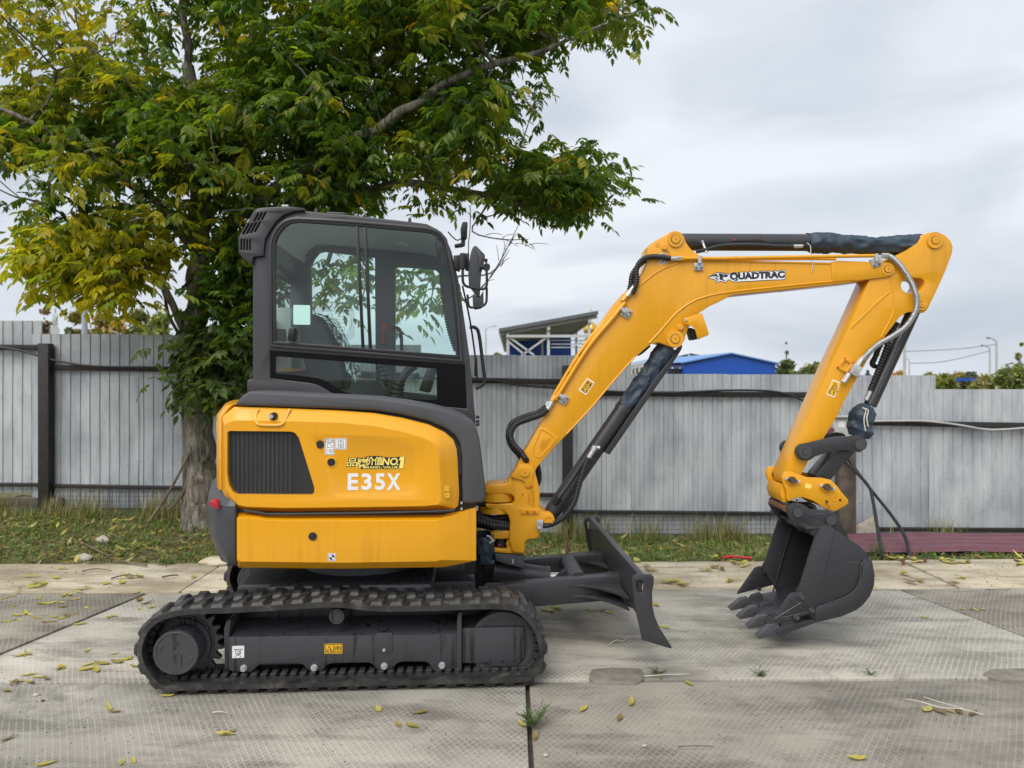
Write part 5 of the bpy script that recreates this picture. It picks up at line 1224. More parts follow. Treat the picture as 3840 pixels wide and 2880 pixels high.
part('mirror_arm', tube(M.pts('Mi', [(208, 940), (208, 1080), (225, 1150), (290, 1192), (480, 1222), (535, 1195), (550, 1120), (545, 960)], YM - .05), .0085, 5, 10), 'black', mr)
part('mirror_arm', tube(M.pts('Mi', [(548, 1200), (545, 1380), (520, 1440), (470, 1465), (330, 1482), (290, 1440), (275, 1300)], YM - .02), .0075, 5, 10), 'black', mr)
part('lower_mirror', prism(rounded(M.xz('Mi', [(345, 1300), (450, 1330), (500, 1240), (505, 1440), (480, 1490), (385, 1510), (355, 1490)], YM), .01), YM - .01, YM + .03, bevel=.01), 'guard_plastic', mr)
part('mirror_mount', prism(rounded(M.xz('Mi', [(165, 715), (245, 715), (252, 780), (242, 950), (165, 945)], YM - .04), .01), YM - .06, YM - .02, bevel=.008), 'black', mr)
part('mirror_clamp', prism(M.xz('Mi', [(240, 720), (300, 720), (300, 950), (245, 950)], YM), YM - .02, YM + .06, bevel=.005), 'black', mr)
part('mount_plate', prism(M.xz('Mi', [(75, 755), (170, 750), (170, 970), (120, 960), (90, 900)], YC), YC - .03, YC + .04, bevel=.004), 'black', mr)
wl = part('work_lamp', prism(rounded(M.xz('Mi', [(205, 290), (278, 290), (270, 500), (240, 525), (185, 520), (175, 400)], YC), .01), YC - .05, YC + .04, bevel=.008), 'black', ex)
part('lamp_bracket', prism(M.xz('Mi', [(90, 600), (180, 580), (242, 580), (240, 605), (200, 622), (100, 635)], YC), YC - .03, YC + .03, bevel=.003), 'black', wl)
part('lamp_stem', rod(M.at('Mi', 214, 520, YC), M.at('Mi', 214, 585, YC), .013), 'black', wl); part('lamp_wire', tube(M.pts('Mi', [(185, 440), (190, 500), (130, 530), (60, 480), (0, 410)], YC - .01), .004, 5, 6), 'black', wl)
part('whip_aerial', tube(M.pts('Mi', [(290, 720), (292, 560), (310, 400), (315, 100), (300, 40)], YC + .1), .003, 4, 6), 'black', ex)
part('hand_rail', tube(M.pts('A', [(1930, 938), (1975, 945), (2000, 1000), (2030, 1230), (2040, 1310), (2025, 1355), (1975, 1382)], YC + .06), .0115, 6, 10), 'black', ex)
part('wiper', tube(M.pts('A', [(1880, 640), (1935, 900), (1975, 1180), (1985, 1310)], YC + .12), .006, 4, 6), 'black', ex)
part('wiper_motor', prism(rounded(M.xz('A', [(1965, 1150), (1985, 1150), (1990, 1280), (1965, 1300)], YC + .1), .006), YC + .08, YC + .14, bevel=.004), 'black', ex)
for v_ in (1590, 1622, 1645): q_ = M.at('A', 1998, v_, YC); part('bolt', rod((q_[0] - .02, YC + .02, q_[2]), (q_[0] + .004, YC + .02, q_[2]), .009, None, 10), 'black', ex)

# ================================================================== boom, arm, bucket
YBm = -.10
bo = W.xz('E', [(300, 1035, 'H'), (322, 985, 'H'), (372, 905, 'H'), (430, 800, 'H'), (500, 1335), (600, 1168), (800, 838), (960, 598), (1040, 505), (1095, 455), (1150, 400), (1188, 340), (1210, 270), (1206, 200), (1212, 170), (1240, 138), (1300, 102), (1345, 80), (1375, 58), (1412, 47), (1450, 58), (1475, 88), (1490, 130), (1520, 175), (1560, 210), (1610, 236), (1680, 257),
     (700, 308, 'F'), (1190, 318, 'F'), (1250, 306, 'F'), (1500, 314, 'F'), (1600, 317, 'F'), (1636, 335, 'F'), (1654, 370, 'F'), (1648, 402, 'F'), (1612, 426, 'F'), (1500, 440, 'F'), (1380, 458, 'F'), (1000, 500, 'F'), (600, 540, 'F'), (480, 553, 'F'), (1736, 560), (1660, 595), (1590, 640), (1530, 710), (1500, 770), (1478, 845), (1450, 884), (1408, 897), (1368, 887), (1338, 872), (1290, 856), (1245, 864), (1205, 895), (1130, 958), (1060, 1028), (960, 1150), (800, 1342), (620, 1532), (560, 1592), (500, 1659), (420, 1050, 'H'), (404, 1090, 'H'), (380, 1122, 'H'), (346, 1138, 'H'), (312, 1120, 'H'), (295, 1080, 'H')], YBm)
boom = wpart('boom', prism(bo, YBm, .10, bevel=.005), 'yellow')
def bp(name, bm, mat, smooth=38): return part(name, bm, mat, boom, smooth)
def ridge(pts, zone, Y, r_, parent, mat='yellow', n=6): part('weld_bead', tube(W.pts(zone, pts, Y), r_, n, 8), mat, parent)
ridge([(1100, 492), (1180, 425), (1280, 348), (1390, 297), (1500, 273), (1690, 268), (700, 318, 'F'), (1190, 326, 'F')], 'E', YBm, .006, boom)
ridge([(1222, 862), (1300, 780), (1400, 665), (1500, 583), (1600, 535), (1736, 503), (560, 522, 'F'), (1000, 476, 'F'), (1390, 438, 'F')], 'E', YBm, .006, boom)
ridge([(1120, 962), (960, 1142), (800, 1332), (625, 1520)], 'E', YBm, .005, boom)
# cast foot and cast head are proud of the plate
part('foot_casting', prism(W.xz('H', [(300, 1035), (322, 985), (372, 905), (432, 803), (455, 792), (556, 866), (496, 962), (420, 1050), (404, 1090), (346, 1130), (300, 1090)], YBm), YBm - .006, YBm + .004, bevel=.005), 'yellow_cast', boom)
ridge([(440, 830), (455, 815), (530, 870), (480, 945), (440, 985), (410, 975), (400, 930), (440, 830)], 'H', YBm - .006, .004, boom, 'yellow_cast', 4)
part('head_casting', prism(W.xz('F', [(1195, 325), (1250, 310), (1500, 318), (1600, 320), (1634, 338), (1650, 370), (1644, 400), (1610, 422), (1500, 437), (1380, 452), (1200, 452)], YBm), YBm - .007, YBm + .004, bevel=.006), 'yellow_cast', boom)
text_on('cast_number', 'XE35U', W, 'H', (448, 930), (478, 880), (432, 918), YBm - .006, 'yellow_cast', boom, .01, thick=.003)
text_on('cast_number', 'YH250927', W, 'H', (456, 948), (512, 872), (440, 938), YBm - .006, 'yellow_cast', boom, .01, thick=.003)
def pin(zone, u, v_, Y, rb, rp, parent, mat='yellow', th=.012, dark=True, fr=W):
    q_ = fr.at(zone, u, v_, Y); R1, R2 = fr.size(zone, rb, Y), fr.size(zone, rp, Y)
    o = part('pin_boss', cyl(q_[0], q_[2], R1, Y - th, Y + .01, 36, .004), mat, parent)
    bm = cyl(q_[0], q_[2], R2, Y - th - .006, Y, 32, .003); part('pin', bm, mat, parent)
    if dark:
        part('pin_ring', ring(q_[0], q_[2], R2, R2 * 1.13, Y - th - .0012, Y - th + .001, 32, 0), 'black', parent)
        part('grease_nipple', cyl(q_[0], q_[2], R2 * .14, Y - th - .0075, Y - th, 10, 0), 'steel_pin', parent)
    return o
pin('E', 1412, 112, YBm, 56, 30, boom); pin('E', 1408, 832, YBm, 62, 31, boom, th=.018); pin('F', 1608, 367, YBm - .004, 46, 26, boom, th=.006)
for u, v_, r_ in ((1332, 172, 24), (1446, 748, 26)): q_ = W.at('E', u, v_, YBm); bp('bolt', cyl(q_[0], q_[2], W.size('E', r_ * .75, YBm), YBm - .02, YBm, 6, .003, cyl(q_[0], q_[2], W.size('E', r_, YBm), YBm - .006, YBm, 24, .002)), 'yellow')
q_ = W.at('E', 1284, 154, YBm); bp('hole', cyl(q_[0], q_[2], W.size('E', 17, YBm), YBm - .0015, YBm, 20, 0), 'yellow_cast')
ridge([(1340, 180), (1372, 215), (1380, 255), (1400, 290)], 'E', YBm, .004, boom)
# lamp guard bracket under the bend
bp('lamp_guard', prism(W.xz('E', [(1470, 700), (1482, 680), (1590, 647), (1606, 648), (1618, 680), (1656, 796), (1648, 806), (1580, 832), (1572, 826), (1552, 758), (1535, 738), (1512, 736), (1482, 722)], -.13), -.135, -.125, bevel=.002), 'yellow')
bp('lamp_guard', prism(W.xz('E', [(1598, 647), (1606, 648), (1618, 680), (1656, 796), (1648, 806), (1640, 800), (1606, 690)], -.13), -.126, .06, bevel=.001), 'yellow')
bp('lamp_guard', prism(W.xz('E', [(1585, 832), (1650, 806), (1640, 790), (1578, 820)], -.13), -.126, .06, bevel=.001), 'yellow')
bp('work_lamp', prism(W.xz('E', [(1520, 745), (1560, 760), (1590, 825), (1545, 838)], -.1), -.09, .04, bevel=.01), 'black')
q_ = W.at('E', 1488, 694, -.135); bp('bolt', cyl(q_[0], q_[2], .008, -.145, -.134, 6, .002), 'zinc')
# stickers
def sticker(parent, fr, zone, quad, Y, lines, mat='sticker_yellow', border='white_print'):
    c = np.mean(quad, 0); q2 = [tuple(c + (np.array(p) - c) * .86) for p in quad]
    o = plate('warning_label', fr, zone, quad, Y, border, parent, .001, 0, .006); o['label'] = 'orange pictogram warning sticker'
    plate('label_face', fr, zone, q2, Y - .001, mat, o, .0006); strokes('print', fr, zone, lines, Y - .0016, 'ink', o, 4); return o
sticker(boom, W, 'E', [(712, 1200), (775, 1112), (830, 1148), (768, 1238)], YBm, [[(735, 1200), (780, 1135), (812, 1155), (765, 1222), (735, 1200)], [(757, 1168), (790, 1190)], [(742, 1200), (765, 1180), (775, 1212), (742, 1200)], [(775, 1150), (800, 1165)], [(780, 1142), (770, 1165), (795, 1172), (803, 1150)], [(785, 1145), (800, 1180)]])
o = plate('label', W, 'E', [(1285, 225), (1340, 204), (1362, 275), (1300, 296)], YBm, 'white_print', boom, .001)
strokes('print', W, 'E', [[(1292, 230), (1336, 213), (1354, 270), (1305, 287), (1292, 230)], [(1320, 245), (1335, 262), (1318, 275), (1310, 258), (1320, 245)]], YBm - .001, 'ink', o, 4)
# brand decal: dark rim, white outline, dark letters
zd = 'Lg'
def grow(pts, k):
    c = Vector(np.mean(pts, 0)); n = len(pts); outp = []; A_ = sum(pts[i][0] * pts[(i + 1) % n][1] - pts[(i + 1) % n][0] * pts[i][1] for i in range(n)); sg_ = 1 if A_ > 0 else -1
    for i in range(n):
        a, b_, c2 = Vector(pts[i - 1]), Vector(pts[i]), Vector(pts[(i + 1) % n]); n1 = (b_ - a).normalized(); n2 = (c2 - b_).normalized()
        nn = Vector((n1.y + n2.y, -(n1.x + n2.x))); nn = nn.normalized() * sg_ if nn.length > 1e-6 else Vector((0, 0)); outp.append(tuple(b_ + nn * k))
    return outp
rim = [(105, 285), (140, 250), (250, 175), (340, 150), (430, 150), (540, 165), (640, 195), (700, 155), (770, 145), (840, 165), (870, 140), (1050, 130), (1080, 150), (1110, 125), (1160, 122), (1200, 150), (1220, 120), (1340, 112), (1370, 120), (1520, 108), (1660, 108), (1700, 130), (1760, 100), (1800, 90), (1840, 120), (1880, 110), (1950, 85), (2030, 85), (2050, 110), (2050, 190), (1990, 215), (2050, 240), (2055, 300), (2030, 320), (1960, 330), (1730, 335), (1580, 345), (1440, 350), (1380, 352), (1240, 365), (1080, 370), (960, 375), (880, 385), (780, 385), (700, 375), (640, 330), (600, 330), (570, 380), (540, 398), (480, 380), (400, 365), (360, 380), (330, 410), (310, 400), (300, 360), (270, 320), (220, 305), (110, 300)]
d1 = plate('name_decal', W, zd, grow(rim, 8), YBm, 'decal_navy', boom, .0008); d1['label'] = 'white and dark name decal with panther head'
plate('decal_white', W, zd, grow(rim, -9), YBm - .0008, 'white_print', d1, .0006)
YL = YBm - .0014
text_on('decal_letters', 'QUADTRAC', W, zd, (650, 366), (2034, 312), (645, 158), YL, 'decal_navy', d1, .06, thick=.0006)
def dpl(pts, mat='decal_navy', Y=YL): plate('decal_mark', W, zd, pts, Y, mat, d1, .0006)
dpl([(130, 272), (230, 205), (300, 180), (318, 182), (330, 215), (370, 250), (360, 265), (300, 240), (220, 245)])
dpl([(350, 172), (420, 170), (520, 178), (612, 212), (600, 240), (560, 262), (500, 258), (470, 275), (482, 320), (520, 345), (548, 335), (545, 360), (500, 355), (440, 335), (400, 330), (385, 300), (395, 270), (385, 230), (372, 190)])
dpl([(255, 262), (300, 275), (330, 305), (345, 345), (338, 370), (320, 350), (310, 315), (280, 285)]); dpl([(290, 252), (330, 265), (358, 295), (372, 325), (360, 335), (345, 305), (320, 278)])
dpl([(455, 205), (500, 198), (525, 208), (500, 216)], 'white_print', YL - .0006); dpl([(330, 190), (350, 195), (368, 225), (362, 238), (345, 220)], 'white_print', YL - .0006)
# hydraulic pipes along the boom
YP = YBm - .016
def wtube(name, pts, zone, Y, r_, mat, parent=boom, ribs=0, ribh=0, n=6, seg=10):
    p = [W.at(q_[2] if len(q_) > 2 and isinstance(q_[2], str) else zone, q_[0], q_[1], q_[3] if len(q_) > 3 else Y) for q_ in pts]
    return part(name, tube(p, r_, n, seg, ribs=ribs, ribh=ribh), mat, parent)
wtube('oil_pipe', [(545, 1270), (580, 1195), (760, 900), (1010, 630), (1055, 560)][0:1] + [(585, 1205), (780, 895), (960, 680), (1000, 628), (1050, 568)], 'E', YP, .0135, 'yellow', n=3)
wtube('oil_pipe', [(520, 1275), (560, 1200), (750, 890), (930, 665), (980, 605), (1030, 555)], 'E', YP + .035, .0135, 'yellow', n=3)
wtube('oil_pipe', [(1470, 250), (1600, 248), (1736, 250), (440, 288, 'F'), (1000, 278, 'F'), (1520, 270, 'F')], 'E', YP, .0115, 'yellow', n=3)
wtube('oil_pipe', [(1480, 256), (1700, 258), (1000, 292, 'F'), (1230, 295, 'F')], 'E', YP + .06, .010, 'yellow', n=3)
def fitting(zone, p0, p1, Y, r_, parent, mat='zinc', seg=6): return part('hose_fitting', rod(W.at(zone, *p0, Y), W.at(zone, *p1, Y), r_, None, seg, .002), mat, parent)
for (p0, p1, r_, m_) in (((1030, 555), (1062, 515), .016, 'yellow'), ((1062, 520), (1085, 490), .017, 'zinc'), ((1085, 492), (1120, 445), .0155, 'zinc'), ((1455, 250), (1480, 250), .016, 'yellow'), ((1425, 250), (1455, 250), .017, 'zinc'), ((1372, 250), (1425, 250), .0145, 'zinc'),
                         ((520, 1280), (548, 1245), .017, 'yellow'), ((500, 1320), (520, 1285), .018, 'zinc'), ((478, 1355), (505, 1312), .016, 'zinc')):
    fitting('E', p0, p1, YP, r_, boom, m_, 6 if r_ > .0156 else 14)
fitting('E', (1050, 545), (1078, 500), YP + .05, .015, boom); fitting('E', (475, 1330), (500, 1285), YP + .05, .016, boom)
for zone, quad, bolts in (('E', [(1012, 655), (1045, 598), (1105, 632), (1068, 690)], [(1085, 640), (1065, 668)]), ('E', [(565, 1285), (600, 1228), (648, 1258), (612, 1312)], [(628, 1262), (608, 1290)]), ('E', [(1545, 282), (1612, 282), (1614, 335), (1547, 335)], [(1562, 316), (1600, 318)]), ('F', [(1475, 300), (1560, 275), (1562, 340), (1500, 362)], [(1508, 344), (1548, 330)])):
    part('pipe_clamp', prism(rounded(W.xz(zone, quad, YBm - .008), .006), YBm - .014, YBm + .002, bevel=.002), 'zinc', boom)
    for u, v_ in bolts: q_ = W.at(zone, u, v_, YBm - .012); part('bolt', cyl(q_[0], q_[2], .006, YBm - .02, YBm - .012, 8, .001), 'steel_pin', boom)
for zone, p0, p1 in (('E', (1020, 612), (1050, 640)), ('E', (1590, 232), (1590, 285)), ('E', (575, 1235), (600, 1262)), ('F', (1527, 255), (1530, 310))):
    part('clamp_saddle', rod(W.at(zone, *p0, YP - .008), W.at(zone, *p1, YP - .008), .014, None, 10, .003), 'zinc', boom)
hs = dict(ribs=.016, ribh=.0022)
wtube('hydraulic_hose', [(1378, 250), (1300, 238), (1220, 240), (1165, 268), (1132, 330), (1132, 410), (1115, 470), (1100, 500)], 'E', YP - .004, .0165, 'hose_rubber', **hs)
wtube('hydraulic_hose', [(1230, 245), (1165, 285), (1105, 360), (1090, 440), (1075, 505)], 'E', YP + .045, .0155, 'hose_rubber', **hs)
wtube('hydraulic_hose', [(1210, 330), (1165, 395), (1125, 470), (1090, 520)], 'E', YP + .08, .0145, 'hose_rubber', **hs)
wtube('hydraulic_hose', [(488, 1340), (440, 1380), (340, 1415), (260, 1450), (222, 1520), (240, 1590), (300, 1655), (350, 1000, 'H'), (395, 1035, 'H', .05)], 'E', YP - .002, .0175, 'hose_rubber', **hs)
wtube('hydraulic_hose', [(480, 1320), (420, 1365), (320, 1395), (235, 1440), (205, 1520), (225, 1600), (280, 1665), (330, 1000, 'H', .05), (380, 1040, 'H', .08)], 'E', YP + .045, .0175, 'hose_rubber', **hs)
wtube('hydraulic_hose', [(410, 1000, 'H'), (428, 1060, 'H'), (432, 1120, 'H'), (420, 1160, 'H')], 'H', .05, .019, 'hose_rubber', **hs)
wtube('wire_loom', [(610, 480, 'H'), (625, 440, 'H'), (660, 380, 'H'), (720, 310, 'H'), (770, 262, 'H')], 'H', YP + .03, .008, 'cable_black')
wtube('wire_loom', [(1230, 880), (1180, 925), (1140, 950)], 'E', .02, .007, 'cable_black')

# ------------------------------------------------------------------ cylinders
def clothtube(name, path, r_, parent, seed, seg=36, n=70, amp=.010, prof=None):
    P_ = catmull([Vector(p) for p in path], 12); Lc = [0]
    for a, b_ in zip(P_, P_[1:]): Lc.append(Lc[-1] + (b_ - a).length)
    bm = bmesh.new(); prev = None; d0, u, v_ = basis(P_[-1] - P_[0])
    for i in range(n + 1):
        s = Lc[-1] * i / n; j = min(max(1, int(np.searchsorted(Lc, s))), len(P_) - 1); f = (s - Lc[j - 1]) / max(1e-9, Lc[j] - Lc[j - 1]); p = P_[j - 1].lerp(P_[j], f); cur = []
        rb = r_ * (float(np.interp(i / n, np.linspace(0, 1, len(prof)), prof)) if prof else 1)
        for k in range(seg):
            a = 2 * math.pi * k / seg; o_ = u * math.cos(a) + v_ * math.sin(a)
            q_ = Vector((o_.x * 2.2, o_.y * 2.2, o_.z * 2.2)) + d0 * (s * 16); q_ = q_ + Vector((seed, 0, 0))
            w1 = 1 - abs(noise.noise(q_ * .55)) * 2.2; w2 = noise.noise(q_ * 1.3 + Vector((9, 1, 2))); w3 = 1 - abs(noise.noise(q_ * 1.1 + Vector((3, 7, 1)))) * 2
            cur.append(bm.verts.new(p + o_ * (rb + amp * (w1 * .95 + w2 * .25 + w3 * .22))))
        if prev:
            for k in range(seg): bm.faces.new((prev[k], prev[(k + 1) % seg], cur[(k + 1) % seg], cur[k]))
        prev = cur
    return part(name, bm, 'cover_cloth', parent, 50)
# arm cylinder
a, b_ = W.at('F', 60, 170, 0), W.at('F', 1038, 174, 0)
ac = wpart('arm_cylinder', rod(a, b_, .056, None, 40, .006), 'charcoal')
e1 = W.at('F', 1900, 178, 0)
clothtube('rod_cover', [W.at('F', 1020, 172, 0), W.at('F', 1250, 184, 0), W.at('F', 1500, 196, 0), W.at('F', 1700, 194, 0), W.at('F', 1870, 180, 0)], .053, ac, 3, n=120, amp=.014, prof=[1.06, 1.1, .95, .88, .9, 1.05, .9])
part('rod_eye', rod(W.at('F', 1860, 180, 0), e1, .045), 'charcoal', ac)
part('wear_strip', prism(rounded(W.xz('F', [(472, 148), (705, 146), (705, 164), (472, 166)], -.056), .004), -.060, -.04, bevel=.002), 'charcoal', ac)
for u in (494, 699): q_ = W.at('F', u, 154, -.06); part('bolt', cyl(q_[0], q_[2], .005, -.066, -.058, 8, 0), 'red_plastic', ac)
part('hydraulic_hose', tube([W.at('F', 215, 240, -.05), W.at('F', 290, 225, -.075), W.at('F', 400, 198, -.075), W.at('F', 600, 190, -.075), W.at('F', 800, 200, -.075), W.at('F', 920, 202, -.07)], .0125, 6, 10, ribs=.014, ribh=.0015), 'hose_rubber', ac)
part('hose_fitting', rod(W.at('F', 915, 202, -.07), W.at('F', 990, 200, -.07), .0125, None, 8), 'zinc', ac); part('port_block', rod(W.at('F', 985, 200, -.07), W.at('F', 1030, 208, -.05), .017, None, 8), 'black', ac)
part('hose_clip', rod(W.at('F', 290, 245, -.08), W.at('F', 262, 172, -.06), .0085, None, 8), 'zinc', ac); q_ = W.at('F', 258, 168, -.06); part('bolt', cyl(q_[0], q_[2], .009, -.072, -.055, 6, .001), 'zinc', ac)
part('tie_cord', tube(W.pts('F', [(1020, 176), (1045, 200), (1050, 260), (1062, 330), (1055, 384)], -.11), .003, 5, 6), 'rope', ac)
# boom cylinder
a, b_ = Vector(W.at('H', 522, 1318, 0)), Vector(W.at('H', 966, 676, 0)); d = (b_ - a).normalized()
bc = wpart('boom_cylinder', rod(a, b_, .054, None, 40, .006), 'charcoal')
part('cylinder_gland', rod(b_ - d * .03, b_ + d * .012, .0585, None, 40, .004), 'charcoal', bc); part('cylinder_foot', rod(a - d * .10, a + d * .01, .040, .054, 28, .004), 'charcoal', bc)
clothtube('rod_cover', [b_, W.at('H', 1060, 545, 0), W.at('H', 1160, 415, 0), W.at('H', 1235, 300, 0)], .050, bc, 11, n=110, amp=.015, prof=[.95, 1, .95, .98, 1.05, 1.2, 1.25])
part('rod_guard', prism(W.xz('H', [(1298, 318), (1326, 286), (1322, 312), (1290, 365), (872, 972), (840, 956), (1150, 500)], -.05), -.055, .055, bevel=.004), 'charcoal', bc)
part('hydraulic_hose', tube(W.pts('H', [(742, 990, -.07), (712, 1060, -.075), (680, 1170, -.08), (650, 1270, -.085), (590, 1355, -.10), (520, 1400, -.115), (462, 1412, -.125)]), .0165, 6, 12, ribs=.016, ribh=.0022), 'hose_rubber', bc)
part('hose_fitting', rod(W.at('H', 738, 998, -.07), W.at('H', 772, 942, -.07), .0155, None, 10), 'zinc', bc); part('hose_fitting', rod(W.at('H', 772, 944, -.07), W.at('H', 784, 918, -.07), .019, None, 6), 'zinc', bc)
part('hose_fitting', rod(W.at('H', 784, 926, -.07), W.at('H', 812, 928, -.07), .012, None, 8), 'zinc', bc)
part('port_block', rod(W.at('H', 530, 1275, -.05), W.at('H', 560, 1240, -.06), .022, None, 8), 'black', bc); part('oil_pipe', tube(W.pts('H', [(548, 1248, -.06), (620, 1150, -.055), (720, 1000, -.06), (735, 985, -.06)]), .011, 5, 10), 'charcoal', bc)

# ------------------------------------------------------------------ swing bracket
YSW = -.12
swo = W.xz('D', [(458, 195), (482, 160), (505, 118), (530, 90), (575, 78), (618, 90), (645, 128), (668, 205), (690, 292), (688, 420), (700, 452), (735, 478), (765, 476), (798, 496), (814, 540), (800, 578), (750, 594), (690, 600), (688, 648), (676, 672), (650, 685), (600, 688), (572, 708), (566, 800), (470, 790), (445, 700), (448, 600), (452, 545), (436, 496), (400, 460), (340, 446), (275, 440), (252, 424), (255, 402), (470, 402), (486, 384), (484, 352), (462, 330), (420, 324), (262, 326), (251, 300), (252, 272), (285, 254), (400, 246), (432, 236)], YSW)
sw = wpart('swing_bracket', prism(swo, YSW, .12, bevel=.014, seg=3), 'yellow_cast')
part('knuckle', prism(rounded(W.xz('D', [(455, 190), (530, 88), (575, 78), (630, 100), (648, 140), (630, 200), (634, 260), (618, 274), (575, 272), (570, 225), (520, 205)], YSW), .01), YSW - .012, YSW + .004, bevel=.005), 'yellow_cast', sw)
pin('D', 571, 151, YSW - .01, 42, 34, sw, 'yellow_cast', .006, False); q_ = W.at('D', 571, 151, YSW); part('grease_nipple', cyl(q_[0], q_[2], .004, YSW - .026, YSW, 8, 0), 'steel_pin', sw)
for u, v_, in ((467, 189), (619, 260), (591, 464), (646, 464)): q_ = W.at('D', u, v_, YSW); part('plug', cyl(q_[0], q_[2], .006, YSW - .018, YSW, 10, 0), 'red_plastic', sw)
part('pad', prism(rounded(W.xz('D', [(534, 442), (680, 442), (684, 484), (534, 484)], YSW), .004), YSW - .008, YSW + .003, bevel=.002), 'yellow_cast', sw)
text_on('cast_number', 'XE36U', W, 'D', (612, 405), (612, 318), (594, 405), YSW, 'yellow_cast', sw, .01, thick=.004); text_on('cast_number', 'YH251008', W, 'D', (645, 420), (645, 295), (624, 420), YSW, 'yellow_cast', sw, .01, thick=.004)
text_on('cast_number', '28', W, 'D', (560, 338), (560, 312), (544, 338), YSW, 'yellow_cast', sw, .01, thick=.004)
q_ = W.at('D', 760, 535, YSW); part('cylinder_pin', cyl(q_[0], q_[2], W.size('D', 38, YSW), YSW - .008, YSW + .02, 32, .003, ring(q_[0], q_[2], W.size('D', 30, YSW), W.size('D', 35, YSW), YSW - .012, YSW - .006, 32)), 'yellow_cast', sw)
part('hose_plate', prism(rounded(W.xz('D', [(666, 530), (715, 530), (713, 612), (664, 610)], YSW - .02), .003), YSW - .026, YSW - .012, bevel=.001), 'zinc', sw)
for v_ in (546, 590): q_ = W.at('D', 686, v_, YSW - .026); part('bolt', cyl(q_[0], q_[2], .009, YSW - .038, YSW - .025, 6, .002), 'white_steel', sw)
part('hose_stub', rod(W.at('D', 715, 580, YSW - .02), W.at('D', 760, 575, YSW - .012), .0155, None, 12), 'hose_rubber', sw)
# vertical swing pins, lugs of the house
def vdisc(u, v_, Y, rad, z0, z1, name, mat, parent, bev=.006): q_ = W.at('D', u, v_, Y); return part(name, rod((q_[0], Y, q_[2] + z0), (q_[0], Y, q_[2] + z1), rad, None, 36, bev), mat, parent)
vdisc(352, 262, 0, .085, -.012, .012, 'pin_cap', 'yellow_cast', sw); vdisc(418, 240, -.05, .012, -.005, .018, 'bolt', 'zinc', sw, .001)
vdisc(345, 300, 0, .125, -.055, .0, 'knuckle_lug', 'yellow_cast', sw, .014); vdisc(345, 425, 0, .12, -.03, .012, 'knuckle_lug', 'yellow_cast', sw, .012)
lg = part('house_lug', rod(M.at('D', 335, 400, 0), Vector(M.at('D', 335, 400, 0)) + Vector((0, 0, .062)), .11, None, 32, .006), 'black', ex)
part('lug_plate', box((M.at('D', 270, 365, 0)[0] - .06, 0, M.at('D', 270, 365, 0)[2]), (.30, .20, .055), .006), 'black', lg)
q_ = M.at('D', 358, 368, -.11); part('plug', cyl(q_[0], q_[2], .007, -.13, -.09, 10, 0), 'red_plastic', lg)
part('lower_lug', prism(rounded(W.xz('D', [(296, 632), (320, 618), (430, 618), (560, 640), (600, 660), (575, 690), (500, 668), (420, 682), (310, 682)], -.10), .01), -.10, .10, bevel=.012, seg=3), 'yellow_cast', sw)
part('lower_lug', prism(rounded(W.xz('D', [(312, 755), (420, 765), (480, 740), (566, 770), (566, 806), (420, 798), (315, 790)], -.10), .01), -.10, .10, bevel=.012, seg=3), 'yellow_cast', sw)
part('web', prism(W.xz('D', [(440, 660), (600, 660), (568, 720), (566, 780), (430, 780), (418, 720)], -.09), -.09, .09, bevel=.01), 'yellow_cast', sw)
q_ = W.at('D', 375, 720, -.04); part('lower_pin', rod((q_[0], -.02, q_[2] - .045), (q_[0], -.02, q_[2] + .045), .055, None, 28, .004), 'black', sw); part('plug', cyl(q_[0] - .005, q_[2], .008, -.082, -.07, 10, 0), 'red_plastic', sw)
vdisc(372, 630, -.02, .055, .0, .016, 'pin_cap', 'yellow_cast', sw, .004); vdisc(430, 616, -.05, .013, .0, .02, 'bolt', 'zinc', sw, .001)
cl = clothtube('cloth_wrap', [M.at('D', 230, 640, -.12), M.at('D', 240, 720, -.13), M.at('D', 235, 800, -.12), M.at('D', 240, 850, -.1)], .055, ex, 21, n=40, amp=.02); cl['label'] = 'dark blue cloth bunched under the boom foot'
part('white_rag', tube(M.pts('D', [(265, 655), (295, 670), (310, 695), (285, 715), (330, 690)], -.19), .006, 4, 6), 'rope', ex)
for i, (v0, v1, v2, y) in enumerate(((480, 520, 498, -.10), (505, 545, 560, -.13), (535, 575, 585, -.15), (500, 560, 530, .0), (560, 590, 592, -.05))):
    part('hydraulic_hose', tube([M.at('D', 150, v0, y), M.at('D', 220, v0 + 10, y), M.at('D', 320, v1, y), M.at('D', 450, v2, y * .8)], .021, 6, 12, ribs=.02, ribh=.0025), 'hose_rubber', ex)
part('front_wall', box((M.at('D', 175, 700, -.4)[0] - .03, .05, .80), (.06, 1.3, .5), .01), 'black', ex)

# ------------------------------------------------------------------ arm
YA = -.092
slot_ = [(1712, 515), (1704, 480), (1722, 442), (1760, 426), (1850, 432), (1872, 448), (1878, 478), (1862, 510), (1830, 528), (1790, 545), (1750, 545)]
ao = W.xz('F', [(1880, 112), (1905, 102), (1945, 99), (1985, 103), (2030, 122), (2065, 158), (2083, 205), (2076, 255), (2030, 378), (1985, 480), (1940, 575), (1898, 660), (1872, 684), (1842, 684), (1800, 674), (1745, 684), (1695, 716), (1645, 782), (1560, 895), (690, 168, 'I'), (620, 270, 'I'), (548, 398, 'I'), (490, 500, 'I'), (420, 640, 'I'), (320, 805, 'I'), (232, 935, 'I'), (180, 1030, 'I'), (430, 745, 'G'), (390, 772, 'G'), (352, 745, 'G'), (344, 692, 'G'), (400, 565, 'G'), (500, 338, 'G'), (590, 130, 'G'), (1320, 800), (1400, 620), (1478, 442), (1530, 360), (1600, 300), (1680, 266), (1760, 226), (1838, 172)], YA)
